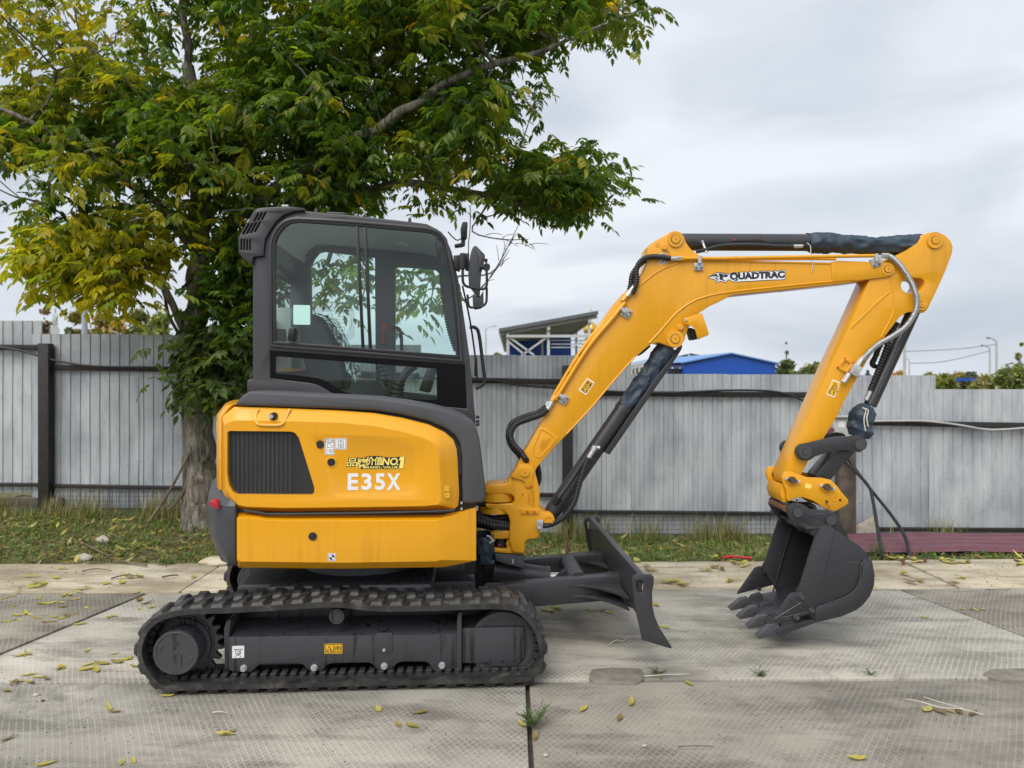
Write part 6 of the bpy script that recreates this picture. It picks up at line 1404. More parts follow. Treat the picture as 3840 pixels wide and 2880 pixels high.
arm = wpart('arm', prism(ao, YA, .092, [W.xz('F', slot_, YA)], .005), 'yellow')
pin('F', 1948, 158, YA, 60, 27, arm); pin('F', 1852, 625, YA, 42, 22, arm, th=.01)
ridge([(1625, 425), (1638, 500), (1650, 600), (1648, 690), (1560, 862)], 'F', YA, .005, arm, n=3); ridge([(1625, 528), (1500, 640), (1340, 795)], 'F', YA, .005, arm, n=3)
sticker(arm, W, 'I', [(392, 392), (446, 412), (405, 515), (350, 492)], YA, [[(385, 450), (410, 415), (422, 458), (385, 450)], [(398, 445), (412, 435)], [(370, 465), (366, 485), (376, 488), (380, 468), (370, 465)], [(402, 472), (396, 500)], [(395, 480), (412, 485)], [(375, 455), (425, 475)]])
mnt = part('valve_mount', prism(W.xz('I', [(468, 240), (534, 276), (482, 356), (414, 314)], YA), YA - .012, YA + .004, [W.xz('I', [(472, 268), (508, 290), (478, 330), (442, 308)], YA)], .003), 'yellow', arm)
for u, v_ in ((472, 252), (522, 280), (480, 344), (428, 312)): q_ = W.at('I', u, v_, YA - .012); part('plug', cyl(q_[0], q_[2], .005, YA - .016, YA - .01, 8, 0), 'red_plastic', arm)
part('valve_block', prism(rounded(W.xz('I', [(530, 288), (580, 318), (545, 382), (498, 352)], YA - .02), .006), YA - .05, YA - .008, bevel=.004), 'zinc', arm)
fitting('I', (500, 355), (462, 412), YA - .03, .017, arm); fitting('I', (555, 300), (580, 262), YA - .03, .018, arm); fitting('I', (580, 265), (612, 232), YA - .03, .015, arm, 'zinc', 14); fitting('I', (548, 360), (570, 372), YA - .03, .01, arm)
part('steel_conduit', tube([W.at('F', u, v_, y) for u, v_, y in ((1608, 270, -.115), (1640, 285, -.118), (1690, 330, -.122), (1750, 412, -.125), (1800, 510, -.128), (1822, 600, -.13), (1805, 690, -.132), (1740, 785, -.132), (1640, 858, -.13), (1540, 915, -.128), (1455, 990, -.126), (1420, 1035, -.124))], .0165, 8, 12, ribs=.0095, ribh=.0022), 'conduit', arm)
fitting('F', (1565, 270), (1612, 270), -.115, .017, arm)
for k, (pp, y) in enumerate((([(760, 60), (720, 140), (690, 200), (680, 240)], .0), ([(820, 20), (790, 70), (770, 120), (745, 200), (700, 320), (660, 420), (640, 470)], -.03))):
    part('hydraulic_hose', tube(W.pts('I', pp, y), .0165, 6, 12, ribs=.02, ribh=.003), 'hose_rubber', arm)
part('hose_elbow', tube(W.pts('I', [(685, 205), (672, 250), (655, 285), (668, 305), (690, 312)], .0), [.012, .018, .018, .012], 4, 10), 'black', arm); fitting('I', (690, 200), (675, 245), .0, .014, arm); fitting('I', (645, 462), (612, 530), -.03, .0165, arm)
part('hose_clamp', rod(W.at('I', 740, 100, -.01), W.at('I', 800, 85, -.01), .02, None, 8), 'black', arm)
# ------------------------------------------------------------------ bucket cylinder
a, e1 = Vector(W.at('I', 948, -105, 0)), Vector(W.at('I', 640, 562, 0))
kc = wpart('bucket_cylinder', rod(a, e1, .0415, None, 36, .006), 'charcoal')
part('rod', rod(e1, W.at('I', 566, 815, 0), .022), 'zinc', kc)
part('side_rail', tube(W.pts('I', [(925, -20), (800, 250), (690, 490)], -.038), .009, 3, 8), 'charcoal', kc)
clothtube('rod_cover', [W.at('I', 622, 560, 0), W.at('I', 580, 640, 0), W.at('I', 572, 700, 0), W.at('I', 560, 770, 0)], .07, kc, 31, n=60, amp=.016, prof=[.35, .95, 1.0, .85, 1.1, .8])
for pp in ([(590, 580), (612, 600), (600, 660), (610, 735)], [(600, 585), (628, 600), (618, 650), (628, 705)]): part('tie_cord', tube(W.pts('I', pp, -.085), .0045, 5, 8), 'rope', kc)
# ------------------------------------------------------------------ linkage
hl = W.xz('G', [(411, 578), (416, 552), (436, 533), (470, 527), (560, 506), (640, 492), (700, 490), (745, 483), (785, 493), (799, 525), (792, 558), (765, 577), (735, 572), (690, 565), (640, 568), (580, 580), (520, 600), (495, 618), (460, 624), (428, 612)], -.145)
ln = wpart('side_link', prism(hl, -.145, -.12, bevel=.005), 'charcoal')
pin('G', 463, 575, -.145, 36, 16, ln, 'dark_boss', .010); pin('G', 762, 530, -.145, 38, 30, ln, 'dark_boss', .008)
ln2 = wpart('side_link', prism(hl, .12, .145, bevel=.005), 'charcoal')
q_ = W.at('G', 463, 575, -.145); q2 = W.at('G', 762, 530, -.145); part('link_pin', cyl(q_[0], q_[2], .03, -.12, .12, 20, 0, cyl(q2[0], q2[2], .03, -.12, .12, 20, 0)), 'charcoal', ln2)
wpart('bucket_link', prism(W.xz('G', [(520, 702), (560, 655), (640, 562), (690, 545), (740, 552), (735, 575), (610, 722), (575, 760), (540, 750)], -.07), -.07, .07, bevel=.006), 'charcoal')
# ------------------------------------------------------------------ quick coupler
co = W.xz('G', [(338, 712), (350, 688), (385, 680), (430, 697), (480, 714), (560, 717), (602, 726), (640, 760), (665, 795), (700, 835), (702, 855), (682, 870), (630, 898), (590, 892), (510, 842), (450, 822), (410, 826), (376, 846), (364, 830), (364, 790), (345, 748)], -.155)
qc = wpart('quick_coupler', prism(co, -.155, -.13, bevel=.005), 'yellow_cast')
part('side_plate', prism(co, .13, .155, bevel=.005), 'yellow_cast', qc)
part('cross_block', prism(W.xz('G', [(366, 800), (378, 842), (410, 826), (450, 822), (520, 846), (600, 890), (640, 885), (600, 850), (520, 805), (440, 790)], -.13), -.13, .13, bevel=.004), 'yellow_cast', qc)
part('front_block', prism(W.xz('G', [(345, 750), (368, 790), (368, 850), (345, 850), (330, 800)], -.13), -.128, .13, bevel=.004), 'yellow_cast', qc)
for u, v_ in ((388, 726), (578, 764)):
    q_ = W.at('G', u, v_, -.155); part('pin_boss', ring(q_[0], q_[2], .022, .033, -.168, -.15, 28, .003), 'yellow_cast', qc); part('steel_pin', cyl(q_[0], q_[2], .021, -.185, .19, 24, .003), 'steel_pin', qc)
    part('lock_bolt', rod((q_[0] - .042, -.176, q_[2] + .012), (q_[0] + .042, -.176, q_[2] - .008), .005, None, 8, .001), 'steel_pin', qc)
    for s in (-1, 1): part('lock_nut', rod((q_[0] + s * .034, -.176, q_[2] - s * .008), (q_[0] + s * .046, -.176, q_[2] - s * .011), .010, None, 6, .001), 'white_steel', qc)
q_ = W.at('G', 624, 830, -.155); part('hole_rim', ring(q_[0], q_[2], .013, .018, -.158, -.15, 24), 'yellow_cast', qc)
for u, v_, r_ in ((656, 838, .008), (581, 846, .010), (421, 838, .006)): q_ = W.at('G', u, v_, -.155); part('hole', cyl(q_[0], q_[2], r_, -.1565, -.15, 16, 0), 'black', qc)
part('lynch_pin', tube(W.pts('G', [(578, 845), (575, 855), (590, 858), (588, 875), (600, 895), (606, 892), (592, 862)], -.165), .0022, 4, 6), 'gold', qc)
plate('torn_label', W, 'G', [(462, 752), (475, 746), (496, 752), (500, 765), (490, 776), (464, 770)], -.155, 'pale_yellow', qc, .001)
q_ = W.at('G', 352, 880, -.1); part('latch_pin', cyl(q_[0], q_[2], .022, -.13, .13, 20, .002), 'rebar', qc)
# ------------------------------------------------------------------ bucket
YK = -.31
sp_ = W.xz('G', [(548, 988), (562, 976), (600, 975), (630, 1000), (700, 1045), (760, 1085), (800, 1125), (830, 1180), (842, 1240), (838, 1300), (815, 1360), (780, 1405), (740, 1435), (660, 1470), (515, 1505), (480, 1440), (412, 1345), (440, 1290), (505, 1080), (530, 1010)], YK)
bk = wpart('bucket', prism(sp_, YK, YK + .016, bevel=.003), 'charcoal_bucket')
part('side_plate', prism(sp_, -YK - .016, -YK, bevel=.003), 'charcoal_bucket', bk)
sh_ = W.xz('G', [(470, 985), (560, 980), (600, 977), (630, 1002), (700, 1047), (760, 1087), (800, 1127), (830, 1182), (841, 1240), (837, 1300), (814, 1358), (779, 1403), (739, 1433), (660, 1468), (515, 1503), (380, 1552)], YK)
inn = []
for i, p in enumerate(sh_):
    a, b_ = Vector(sh_[max(i - 1, 0)]), Vector(sh_[min(i + 1, len(sh_) - 1)]); d = (b_ - a).normalized(); inn.append(tuple(Vector(p) + Vector((d.y, -d.x)) * .018))
part('bucket_shell', prism(sh_ + inn[::-1], YK + .004, -YK - .004, bevel=.002), 'charcoal_bucket', bk, 50)
part('wear_plate', prism(W.xz('G', [(763, 1185), (790, 1160), (825, 1160), (841, 1240), (838, 1300), (815, 1360), (780, 1405), (740, 1436), (660, 1471), (517, 1505), (510, 1452), (525, 1422), (600, 1400), (700, 1360), (750, 1310), (770, 1250), (770, 1200)], YK), YK - .010, YK + .002, bevel=.004), 'charcoal_bucket', bk)
part('weld_bead', tube(W.pts('G', [(627, 1005), (600, 1120), (560, 1280), (525, 1420)], YK), .0025, 4, 6), 'charcoal_bucket', bk)
part('weld_bead', tube(W.pts('G', [(790, 1162), (768, 1200), (768, 1250), (748, 1310), (700, 1358), (600, 1398), (527, 1424)], YK - .009), .003, 5, 6), 'dark_boss', bk)
part('lip', prism(W.xz('G', [(515, 1488), (516, 1508), (372, 1562), (318, 1574), (300, 1552), (360, 1518)], YK), YK - .004, -YK + .004, bevel=.004), 'charcoal_bucket', bk)
tooth = W.xz('G', [(203, 1586), (214, 1597), (322, 1576), (332, 1560), (330, 1532), (318, 1518), (270, 1529)], -.31)
adp = W.xz('G', [(337, 1522), (336, 1574), (372, 1566), (420, 1520), (400, 1492), (350, 1508)], -.31)
mt_, ma_ = to_mesh(prism(tooth, -.027, .027, bevel=.002), 'tooth'), to_mesh(prism(adp, -.026, .026, bevel=.003), 'tooth_adapter')
mt_.materials.append(MAT['dark_boss']); ma_.materials.append(MAT['charcoal_bucket'])
for y in (-.278, -.093, .093, .278):
    link('tooth', mt_, None, bk, (0, y, 0)); link('tooth_adapter', ma_, None, bk, (0, y, 0))
sc_ = W.xz('G', [(378, 1352), (400, 1342), (440, 1340), (458, 1350), (515, 1428), (512, 1450), (480, 1462), (330, 1500), (268, 1516), (282, 1490)], YK - .012)
for y0, y1 in ((YK - .014, YK), (-YK, -YK + .014)):
    c_ = part('side_cutter', prism(sc_, y0, y1, bevel=.004), 'charcoal_bucket', bk)
for u, v_ in ((443, 1367), (497, 1437), (415, 1475)):
    q_ = W.at('G', u, v_, YK - .014); bm = cyl(q_[0], q_[2], .017, YK - .022, YK - .012, 20, .002); cyl(q_[0], q_[2], .013, YK - .036, YK - .02, 6, .002, bm); cyl(q_[0], q_[2], .008, YK - .046, YK - .03, 12, .001, bm); part('bolt', bm, 'dark_boss', bk)
for u0, v0, u1, v1 in ((300, 1485, 445, 1395), (380, 1380, 470, 1450), (330, 1480, 480, 1448)): part('cutter_rib', tube(W.pts('G', [(u0, v0), ((u0 + u1) / 2, (v0 + v1) / 2), (u1, v1)], YK - .014), .0045, 3, 6), 'charcoal_bucket', bk)
for u, v_ in ((242, 1225), (290, 1288), (212, 1320)): q_ = W.at('G', u, v_, -YK - .016); part('bolt', cyl(q_[0], q_[2], .015, -YK - .03, -YK - .014, 6, .002), 'charcoal', bk)
er = W.xz('G', [(365, 905), (370, 875), (392, 856), (420, 850), (455, 860), (490, 885), (540, 893), (600, 893), (635, 910), (655, 950), (705, 1045), (660, 1040), (600, 1000), (520, 1000), (440, 1010), (395, 960)], -.17)
for y0 in (-.17, .148): part('ear_plate', prism(er, y0, y0 + .022, bevel=.004), 'charcoal_bucket', bk)
for u, v_ in ((423, 905), (605, 947)):
    q_ = W.at('G', u, v_, -.17); part('ear_boss', cyl(q_[0], q_[2], W.size('G', 27, -.17), -.178, .178, 32, .003), 'dark_boss', bk)
    part('boss_ring', ring(q_[0], q_[2], W.size('G', 27, -.17), W.size('G', 30, -.17), -.1715, -.169, 32, 0), 'black', bk)
q_ = W.at('G', 548, 1004, -.30); part('torque_tube', rod((q_[0], -.30, q_[2]), (q_[0], .30, q_[2]), .052, None, 32, .004), 'charcoal_bucket', bk)
q_ = W.at('G', 548, 1004, -.30); part('tube_collar', rod((q_[0], -.235, q_[2]), (q_[0], -.19, q_[2]), .056, .053, 32, .01), 'charcoal_bucket', bk)
part('inner_seam', tube([W.at('G', 390, 995, .285), W.at('G', 345, 1140, .285), W.at('G', 290, 1335, .285)], .006, 4, 6), 'charcoal_bucket', bk)
# ================================================================== THE TREE
rt = random.Random(11); rn = np.random.default_rng(5)
TD = 8.15
def vp(u, v_, dep=TD): return Vector(WORLD.at('V', u, v_, dep))
base = vp(440, 1140); base.z = gh(base.x, TD) - .05
tree = empty('ash_tree', tuple(base)); tag(tree, 'large leafy ash tree turning yellow behind the cab', 'tree')
nodes = []; parent_i = []; fixed_r = []
def chain(pts, start=None):
    prev = start; ids = []
    P_ = [vp(*p) for p in pts]; first = nodes[start] if start is not None else None
    C_ = catmull(([first] if first is not None else []) + P_, 3)
    for i, p in enumerate(C_):
        if start is not None and i == 0: continue
        nodes.append(p + Vector((rt.uniform(-.03, .03), rt.uniform(-.03, .03), rt.uniform(-.03, .03)))); parent_i.append(prev if prev is not None else -1); prev = len(nodes) - 1; ids.append(prev)
    return ids
def near(u, v_, dep=TD):
    q_ = vp(u, v_, dep); return min(range(len(nodes)), key=lambda i: (nodes[i] - q_).length)
nodes.append(base.copy()); parent_i.append(-1)
chain([(436, 1080, 8.15), (432, 1000, 8.15), (430, 900, 8.15), (420, 810, 8.15), (416, 740, 8.15), (424, 600, 8.18), (430, 480, 8.2), (425, 300, 8.25), (410, 150, 8.3), (395, 0, 8.35), (380, -160, 8.4)], 0)
chain([(470, 320, 8.0), (520, 150, 7.8), (575, -30, 7.6), (610, -180, 7.5)], near(430, 470))
chain([(560, 430, 7.9), (700, 340, 7.6), (860, 245, 7.4), (1000, 165, 7.3), (1200, 95, 7.2), (1400, 20, 7.2)], near(426, 560))
chain([(760, 420, 7.9), (900, 395, 8.0), (1050, 425, 8.0), (1180, 445, 7.9), (1310, 415, 7.8)], near(560, 430, 7.9))
chain([(700, 190, 8.3), (900, 100, 8.5), (1100, 30, 8.6), (1300, -40, 8.6)], near(480, 300, 8.0))
chain([(372, 660, 8.0), (310, 575, 7.8), (200, 565, 7.6), (90, 600, 7.5)], near(418, 760))
chain([(330, 430, 8.0), (200, 340, 7.7), (60, 260, 7.4), (-120, 200, 7.3)], near(426, 560))
chain([(300, 190, 8.5), (150, 80, 8.6), (0, 0, 8.8), (-120, -90, 8.8)], near(425, 300, 8.25))
chain([(480, 420, 8.9), (620, 260, 9.3), (760, 80, 9.5), (850, -120, 9.6)], near(428, 500))
chain([(300, 330, 9.0), (180, 200, 9.4), (100, 40, 9.6)], near(425, 330, 8.2))
chain([(350, 640, 8.3), (365, 560, 8.6), (320, 440, 8.8)], near(418, 760))
n_fixed = len(nodes)
REG = [([(-170, -200), (1370, -200), (1430, -20), (1385, 30), (1310, 55), (1240, 85), (1200, 170), (1165, 195), (1120, 170), (1085, 270), (1035, 395), (985, 430), (540, 465), (520, 500), (455, 500), (440, 430), (385, 440), (370, 510), (340, 530), (240, 490), (120, 490), (0, 470), (-170, 490)], 880, 'g', (6.6, 10.3)),
       ([(1060, 330), (1130, 335), (1210, 365), (1305, 352), (1325, 385), (1300, 415), (1265, 440), (1180, 440), (1110, 420), (1050, 400)], 46, 'g', (7.3, 8.4)),
       ([(50, 490), (330, 490), (335, 555), (240, 640), (150, 615), (60, 545)], 66, 'y', (7.1, 8.3)),
       ([(482, 480), (560, 480), (560, 790), (520, 840), (470, 840), (480, 720), (475, 600)], 72, 'd', (7.65, 8.5)),
       ([(420, 745), (450, 710), (530, 750), (500, 860), (430, 855)], 30, 'p', (7.55, 7.95)),
       ([(700, 540), (800, 545), (800, 640), (760, 670), (700, 620)], 13, 'w', (6.9, 8.2)),
       ([(880, 580), (935, 600), (950, 670), (905, 680)], 8, 'w', (6.9, 7.6))]
att = []
for poly, cnt, key, (d0, d1) in REG:
    us, vs2 = [p[0] for p in poly], [p[1] for p in poly]; k = 0; tries = 0
    while k < cnt and tries < 60000:
        tries += 1; u, v_ = rt.uniform(min(us), max(us)), rt.uniform(min(vs2), max(vs2))
        if not inside(u, v_, poly): continue
        if key == 'g':
            c = noise.noise(Vector((u * .008, v_ * .009, 3.3)))
            if c < -.05 and rt.random() < .88: continue
            if u < 90 and 310 < v_ < 480 and rt.random() < .93: continue
            if u < 300 and v_ < 190 and rt.random() < .62: continue
            if 130 < u < 260 and 470 < v_ < 540 and rt.random() < .8: continue
            if u < -10 and rt.random() < .5: continue
        md = (d0 + d1) / 2; dep = rt.triangular(d0, d1, md if key != 'g' else 7.9)
        if key == 'g' and v_ > 330 and u > 520: dep = rt.uniform(7.2, 9.0)
        att.append((vp(u * 1.0, v_, dep) if key != 'g' else vp(u, v_, dep), key, u, v_)); k += 1
cen = nodes[near(425, 300)]
att.sort(key=lambda a: min((a[0] - nodes[i]).length for i in range(n_fixed)))
tips = []
for p, key, u, v_ in att:
    j = min(range(len(nodes)), key=lambda i: (nodes[i] - p).length + (.25 if i < 9 else 0))
    a = nodes[j]; L_ = (p - a).length; prev = j
    if L_ > .25:
        mid = a.lerp(p, .5) + Vector((rt.uniform(-.08, .08), rt.uniform(-.08, .08), rt.uniform(0, .12))) * L_
        nodes.append(mid); parent_i.append(prev); prev = len(nodes) - 1
    nodes.append(p); parent_i.append(prev); tips.append((len(nodes) - 1, key, u, v_))
cnt = [0] * len(nodes); kids = [[] for _ in nodes]
for i in range(len(nodes)):
    if parent_i[i] >= 0: kids[parent_i[i]].append(i)
for i in range(len(nodes) - 1, -1, -1): pass
order = []; stack = [0]
while stack:
    i = stack.pop(); order.append(i); stack += kids[i]
for i in reversed(order): cnt[i] = 1 + sum(cnt[k] for k in kids[i])
rad = [min(.16, .0052 * c ** .46) for c in cnt]
for i in range(len(rad)):
    z = nodes[i].z
rad0 = [.27, .205, .18]
def setr(u, v_, r_): rad[near(u, v_)] = r_
bmT, bmB = bmesh.new(), bmesh.new()
# trunk: one continuous tapering body from the ground up the main stem
path = [0]; i = 0
while True:
    ks = [k for k in kids[i] if k < n_fixed]
    if not ks or len(path) > 34: break
    i = min(ks); path.append(i)
    if nodes[i].z > 4.9: break
zs_ = [nodes[i].z - base.z for i in path]
tr_r = [float(np.interp(z, [0, .12, .5, 1.0, 1.9, 2.3, 3.2, 4.5, 6], [.30, .235, .185, .165, .155, .115, .10, .08, .05])) for z in zs_]
for i, r_ in zip(path, tr_r): rad[i] = r_
def limb(idx, bm, seg):
    pts = [nodes[i] - base for i in idx]; tube(pts, [rad[i] for i in idx], 3, seg, bm)
limb(path, bmT, 20)
# a burr and a sawn-off stub at the fork
tube([Vector(vp(428, 800) - base), Vector(vp(402, 750) - base), Vector(vp(398, 735) - base)], [.12, .10, .085], 4, 14, bmT)
for v_ in bmT.verts:
    nz_ = noise.noise(Vector((v_.co.x * 9, v_.co.y * 9, v_.co.z * 3))) * .02 + noise.noise(Vector((v_.co.x * 30, v_.co.y * 30, v_.co.z * 6))) * .008
    if v_.co.z < 2.6: v_.co += Vector((v_.co.x, v_.co.y, 0)).normalized() * nz_ if v_.co.length > 0 else Vector()
part('trunk', bmT, 'bark', tree, 60)
done = set(path); inpath = set(path)
def walk(i):
    run = [parent_i[i], i]
    while kids[run[-1]]:
        ks = sorted(kids[run[-1]], key=lambda k: -cnt[k]); run.append(ks[0]); todo.extend(ks[1:])
    return run
todo = [k for i in path for k in kids[i] if k not in inpath]
while todo:
    i = todo.pop(); run = walk(i)
    rs_ = [min(rad[r_], rad[run[1]] * 1.05) for r_ in run]; rs_[0] = rs_[1]
    pts = [nodes[r_] - base for r_ in run]
    tube(pts, rs_, 2, 8 if rs_[0] > .02 else 5, bmB, cap=False)
# bare twigs at the sides
for (u, v_, dep, ang, ln_) in ((1040, 470, 7.6, 20, .75), (1020, 500, 7.6, -15, .6), (1060, 590, 7.7, 55, .5), (1020, 640, 7.7, 45, .55), (1120, 330, 7.6, 70, .55), (20, 420, 7.4, 150, .9), (60, 440, 7.6, 140, .8), (10, 370, 7.6, 160, .7), (120, 90, 8.2, 120, 1.1), (200, 120, 8.2, 130, 1.2), (90, 40, 8.1, 150, .9), (60, 140, 8.2, 175, 1.0)):
    p = vp(u, v_, dep); j = near(u, v_, dep); q_ = nodes[j]
    d = Vector((math.cos(R(ang)), rt.uniform(-.3, .3), math.sin(R(ang))))
    tube([q_ - base, q_.lerp(p, .6) - base, p - base, p + d * ln_ * .5 - base, p + d * ln_ + Vector((0, 0, .08)) - base], [.014, .010, .008, .006, .003], 3, 5, bmB)
    for k in range(5):
        f = rt.uniform(.2, .95); a = p + d * ln_ * f; e_ = a + (d + Vector((rt.uniform(-.8, .8), rt.uniform(-.6, .6), rt.uniform(-.2, .9)))).normalized() * ln_ * rt.uniform(.2, .45)
        tube([a - base, a.lerp(e_, .5) + Vector((0, 0, .02)) - base, e_ - base], [.005, .0025], 3, 4, bmB)
part('branches', bmB, 'bark', tree, 60)

# compound leaf: 7 leaflets on a drooping stalk, along +x, hanging towards -z
def leaflet(o, d, up, L_, w_, V, Fc, fold=.25):
    s = d.cross(up).normalized(); i = len(V)
    V += [o, o + d * L_ * .26 + s * w_ * .85 + up * w_ * fold, o + d * L_ * .60 + s * w_ * .78 + up * w_ * fold * .8, o + d * L_ - up * L_ * .10, o + d * L_ * .60 - s * w_ * .78 + up * w_ * fold * .8, o + d * L_ * .26 - s * w_ * .85 + up * w_ * fold, o + d * L_ * .48 - up * w_ * .12]
    Fc += [(i, i + 6, i + 3, i + 2, i + 1), (i, i + 5, i + 4, i + 3, i + 6)]
def compound(seed, n_pairs=3, L0=.27, ll=.115, lw=.024):
    r_ = random.Random(seed); V, Fc = [], []; droop = r_.uniform(.25, 1.0); tw = r_.uniform(-.3, .3)
    def rp_(s): return Vector((s * L0 * (1 - .18 * droop * s), tw * s * s * L0 * .5, -droop * .42 * L0 * s * s))
    for k in range(n_pairs):
        s = .34 + .62 * k / n_pairs; o = rp_(s); tg = (rp_(s + .03) - rp_(s - .03)).normalized()
        for sd_ in (-1, 1):
            d = (tg * .62 + Vector((0, sd_ * .78, -.30 - .25 * r_.random()))).normalized(); up = Vector((0, 0, 1)) - d * d.z; up = (up.normalized() + Vector((r_.uniform(-.5, .5), r_.uniform(-.5, .5), 0))).normalized()
            leaflet(o, d, up, ll * r_.uniform(.8, 1.1) * (.85 + .3 * math.sin(math.pi * (k + .7) / n_pairs)), lw * r_.uniform(.85, 1.2), V, Fc, r_.uniform(.1, .5))
    o = rp_(1.0); tg = (rp_(1.0) - rp_(.93)).normalized(); up = (Vector((0, 0, 1)) - tg * tg.z).normalized(); leaflet(o, tg, up, ll * 1.1, lw * 1.15, V, Fc)
    # stalk as a thin strip
    i = len(V); V += [rp_(0), rp_(.5) + Vector((0, .002, 0)), rp_(.8) + Vector((0, .002, 0)), rp_(1), rp_(.5) - Vector((0, .002, 0))]; Fc.append((i, i + 1, i + 2, i + 3, i + 4))
    return np.array([tuple(v_) for v_ in V]), np.array(Fc)
CL = [compound(s, 3 if s % 3 else 4) for s in range(9)]
SPR = []
def rotz(a): c, s = math.cos(a), math.sin(a); return np.array(((c, -s, 0), (s, c, 0), (0, 0, 1)))
def roty(a): c, s = math.cos(a), math.sin(a); return np.array(((c, 0, s), (0, 1, 0), (-s, 0, c)))
def rotx(a): c, s = math.cos(a), math.sin(a); return np.array(((1, 0, 0), (0, c, -s), (0, s, c)))
pal = {'w': [(.05, .10, .02), (.08, .13, .02), (.11, .14, .02)], 'g': [(.034, .078, .020), (.048, .098, .018), (.062, .115, .020), (.030, .066, .024), (.085, .135, .016)], 'y': [(.20, .20, .012), (.27, .245, .014), (.14, .165, .016), (.10, .14, .016)], 'd': [(.026, .066, .018), (.040, .090, .016), (.075, .12, .014)], 'p': [(.045, .075, .030), (.06, .09, .04), (.04, .065, .03)]}
VV, FF, CC = [], [], []; off = 0; singles = []
camv = np.array((0, 0, HC))
for ni, key, u, v_ in tips:
    p = np.array(nodes[ni]); ns = {'g': rt.choice((14, 16, 19)), 'y': 12, 'd': 13, 'p': 9, 'w': 6}[key]
    hue = noise.noise(Vector((p[0] * .8, p[1] * .8, p[2] * .8 + 5)))
    kk = key
    ylw = 0.
    if key == 'g':
        ylw = max(0, hue * 1.1 - .12) + (.36 if (u < 260 and v_ < 260) else 0) + (.12 if 380 < u < 620 and 180 < v_ < 420 else 0)
    for s in range(ns):
        if kk == 'g' or kk == 'd':
            c = np.array(pal[kk][rt.randrange(len(pal[kk]))]); yy = min(1, max(0, ylw + rt.uniform(-.15, .15)))
            c = c * (1 - yy) + np.array(rt.choice(((.17, .18, .014), (.25, .22, .014), (.30, .23, .02)))) * yy
            if rt.random() < .012: c = np.array((.34, .25, .03))
        else: c = np.array(rt.choice(pal[kk]))
        c = c * rt.uniform(.75, 1.25) * np.array((2.1, 1.95, 1.5))
        ofs = rn.normal(size=3) * np.array((.17, .17, .13)); sc = rt.uniform(.62, .98) * (1.12 if key in 'yp' else 1)
        az = rt.uniform(0, 2 * math.pi); tilt = rt.uniform(-.35, .55)
        Mx = rotz(az) @ roty(tilt) @ rotx(rt.uniform(-.5, .5)); cv, cf = CL[rt.randrange(9)]
        pos = p + ofs
        singles.append((float(np.linalg.norm(pos - camv)), pos, az, tilt, sc, key, u, v_, c))
        VV.append((cv * sc) @ Mx.T + pos - np.array(base)); FF.append(cf + off); off += len(cv); CC.append(np.repeat(np.append(c, 1)[None], len(cf), 0) * np.append(np.repeat(rn.uniform(.82, 1.18, (len(cf), 1)), 3, 1), np.ones((len(cf), 1)), 1))
VV = np.concatenate(VV); FF = np.concatenate(FF); CC = np.concatenate(CC)
def quadmesh(name, V, Fq, tint):
    K_ = len(Fq[0])
    me = bpy.data.meshes.new(name); n = len(Fq); me.vertices.add(len(V)); me.vertices.foreach_set('co', np.ascontiguousarray(V, dtype=np.float32).ravel())
    me.loops.add(n * K_); me.loops.foreach_set('vertex_index', np.ascontiguousarray(Fq, dtype=np.int32).ravel()); me.polygons.add(n); me.polygons.foreach_set('loop_start', np.arange(0, n * K_, K_, dtype=np.int32)); me.polygons.foreach_set('loop_total', np.full(n, K_, dtype=np.int32))
    a = me.attributes.new('tint', 'FLOAT_COLOR', 'FACE'); a.data.foreach_set('color', np.ascontiguousarray(tint, dtype=np.float32).ravel()); me.update(); me.validate(); return me
print('crown quads', len(FF))
link('crown', quadmesh('crown', VV, FF, CC), 'leaf', tree)['kind'] = 'stuff'
# the leaves hanging nearest to the lens, one object each
vis = [s for s in singles if 0 < s[6] < 1440 and 10 < s[7] < 880 and s[5] in 'gyp']
vis.sort(key=lambda s: s[0]); lm = []
for k in range(4):
    cv, cf = compound(40 + k, 3, .28, .12, .025); me = bpy.data.meshes.new('leaf'); me.from_pydata([tuple(v_) for v_ in cv], [], [tuple(f) for f in cf]); me.materials.append(MAT['tree_leaf_single']); lm.append(me)
for k, s in enumerate(vis[:240]):
    o = bpy.data.objects.new('leaf', lm[k % 4]); COL.objects.link(o); o.parent = tree
    o.location = Vector(s[1]) - base + Vector((0, -.07, -.02)); o.rotation_euler = (rt.uniform(-.4, .4), s[3], s[2]); o.scale = (s[4],) * 3

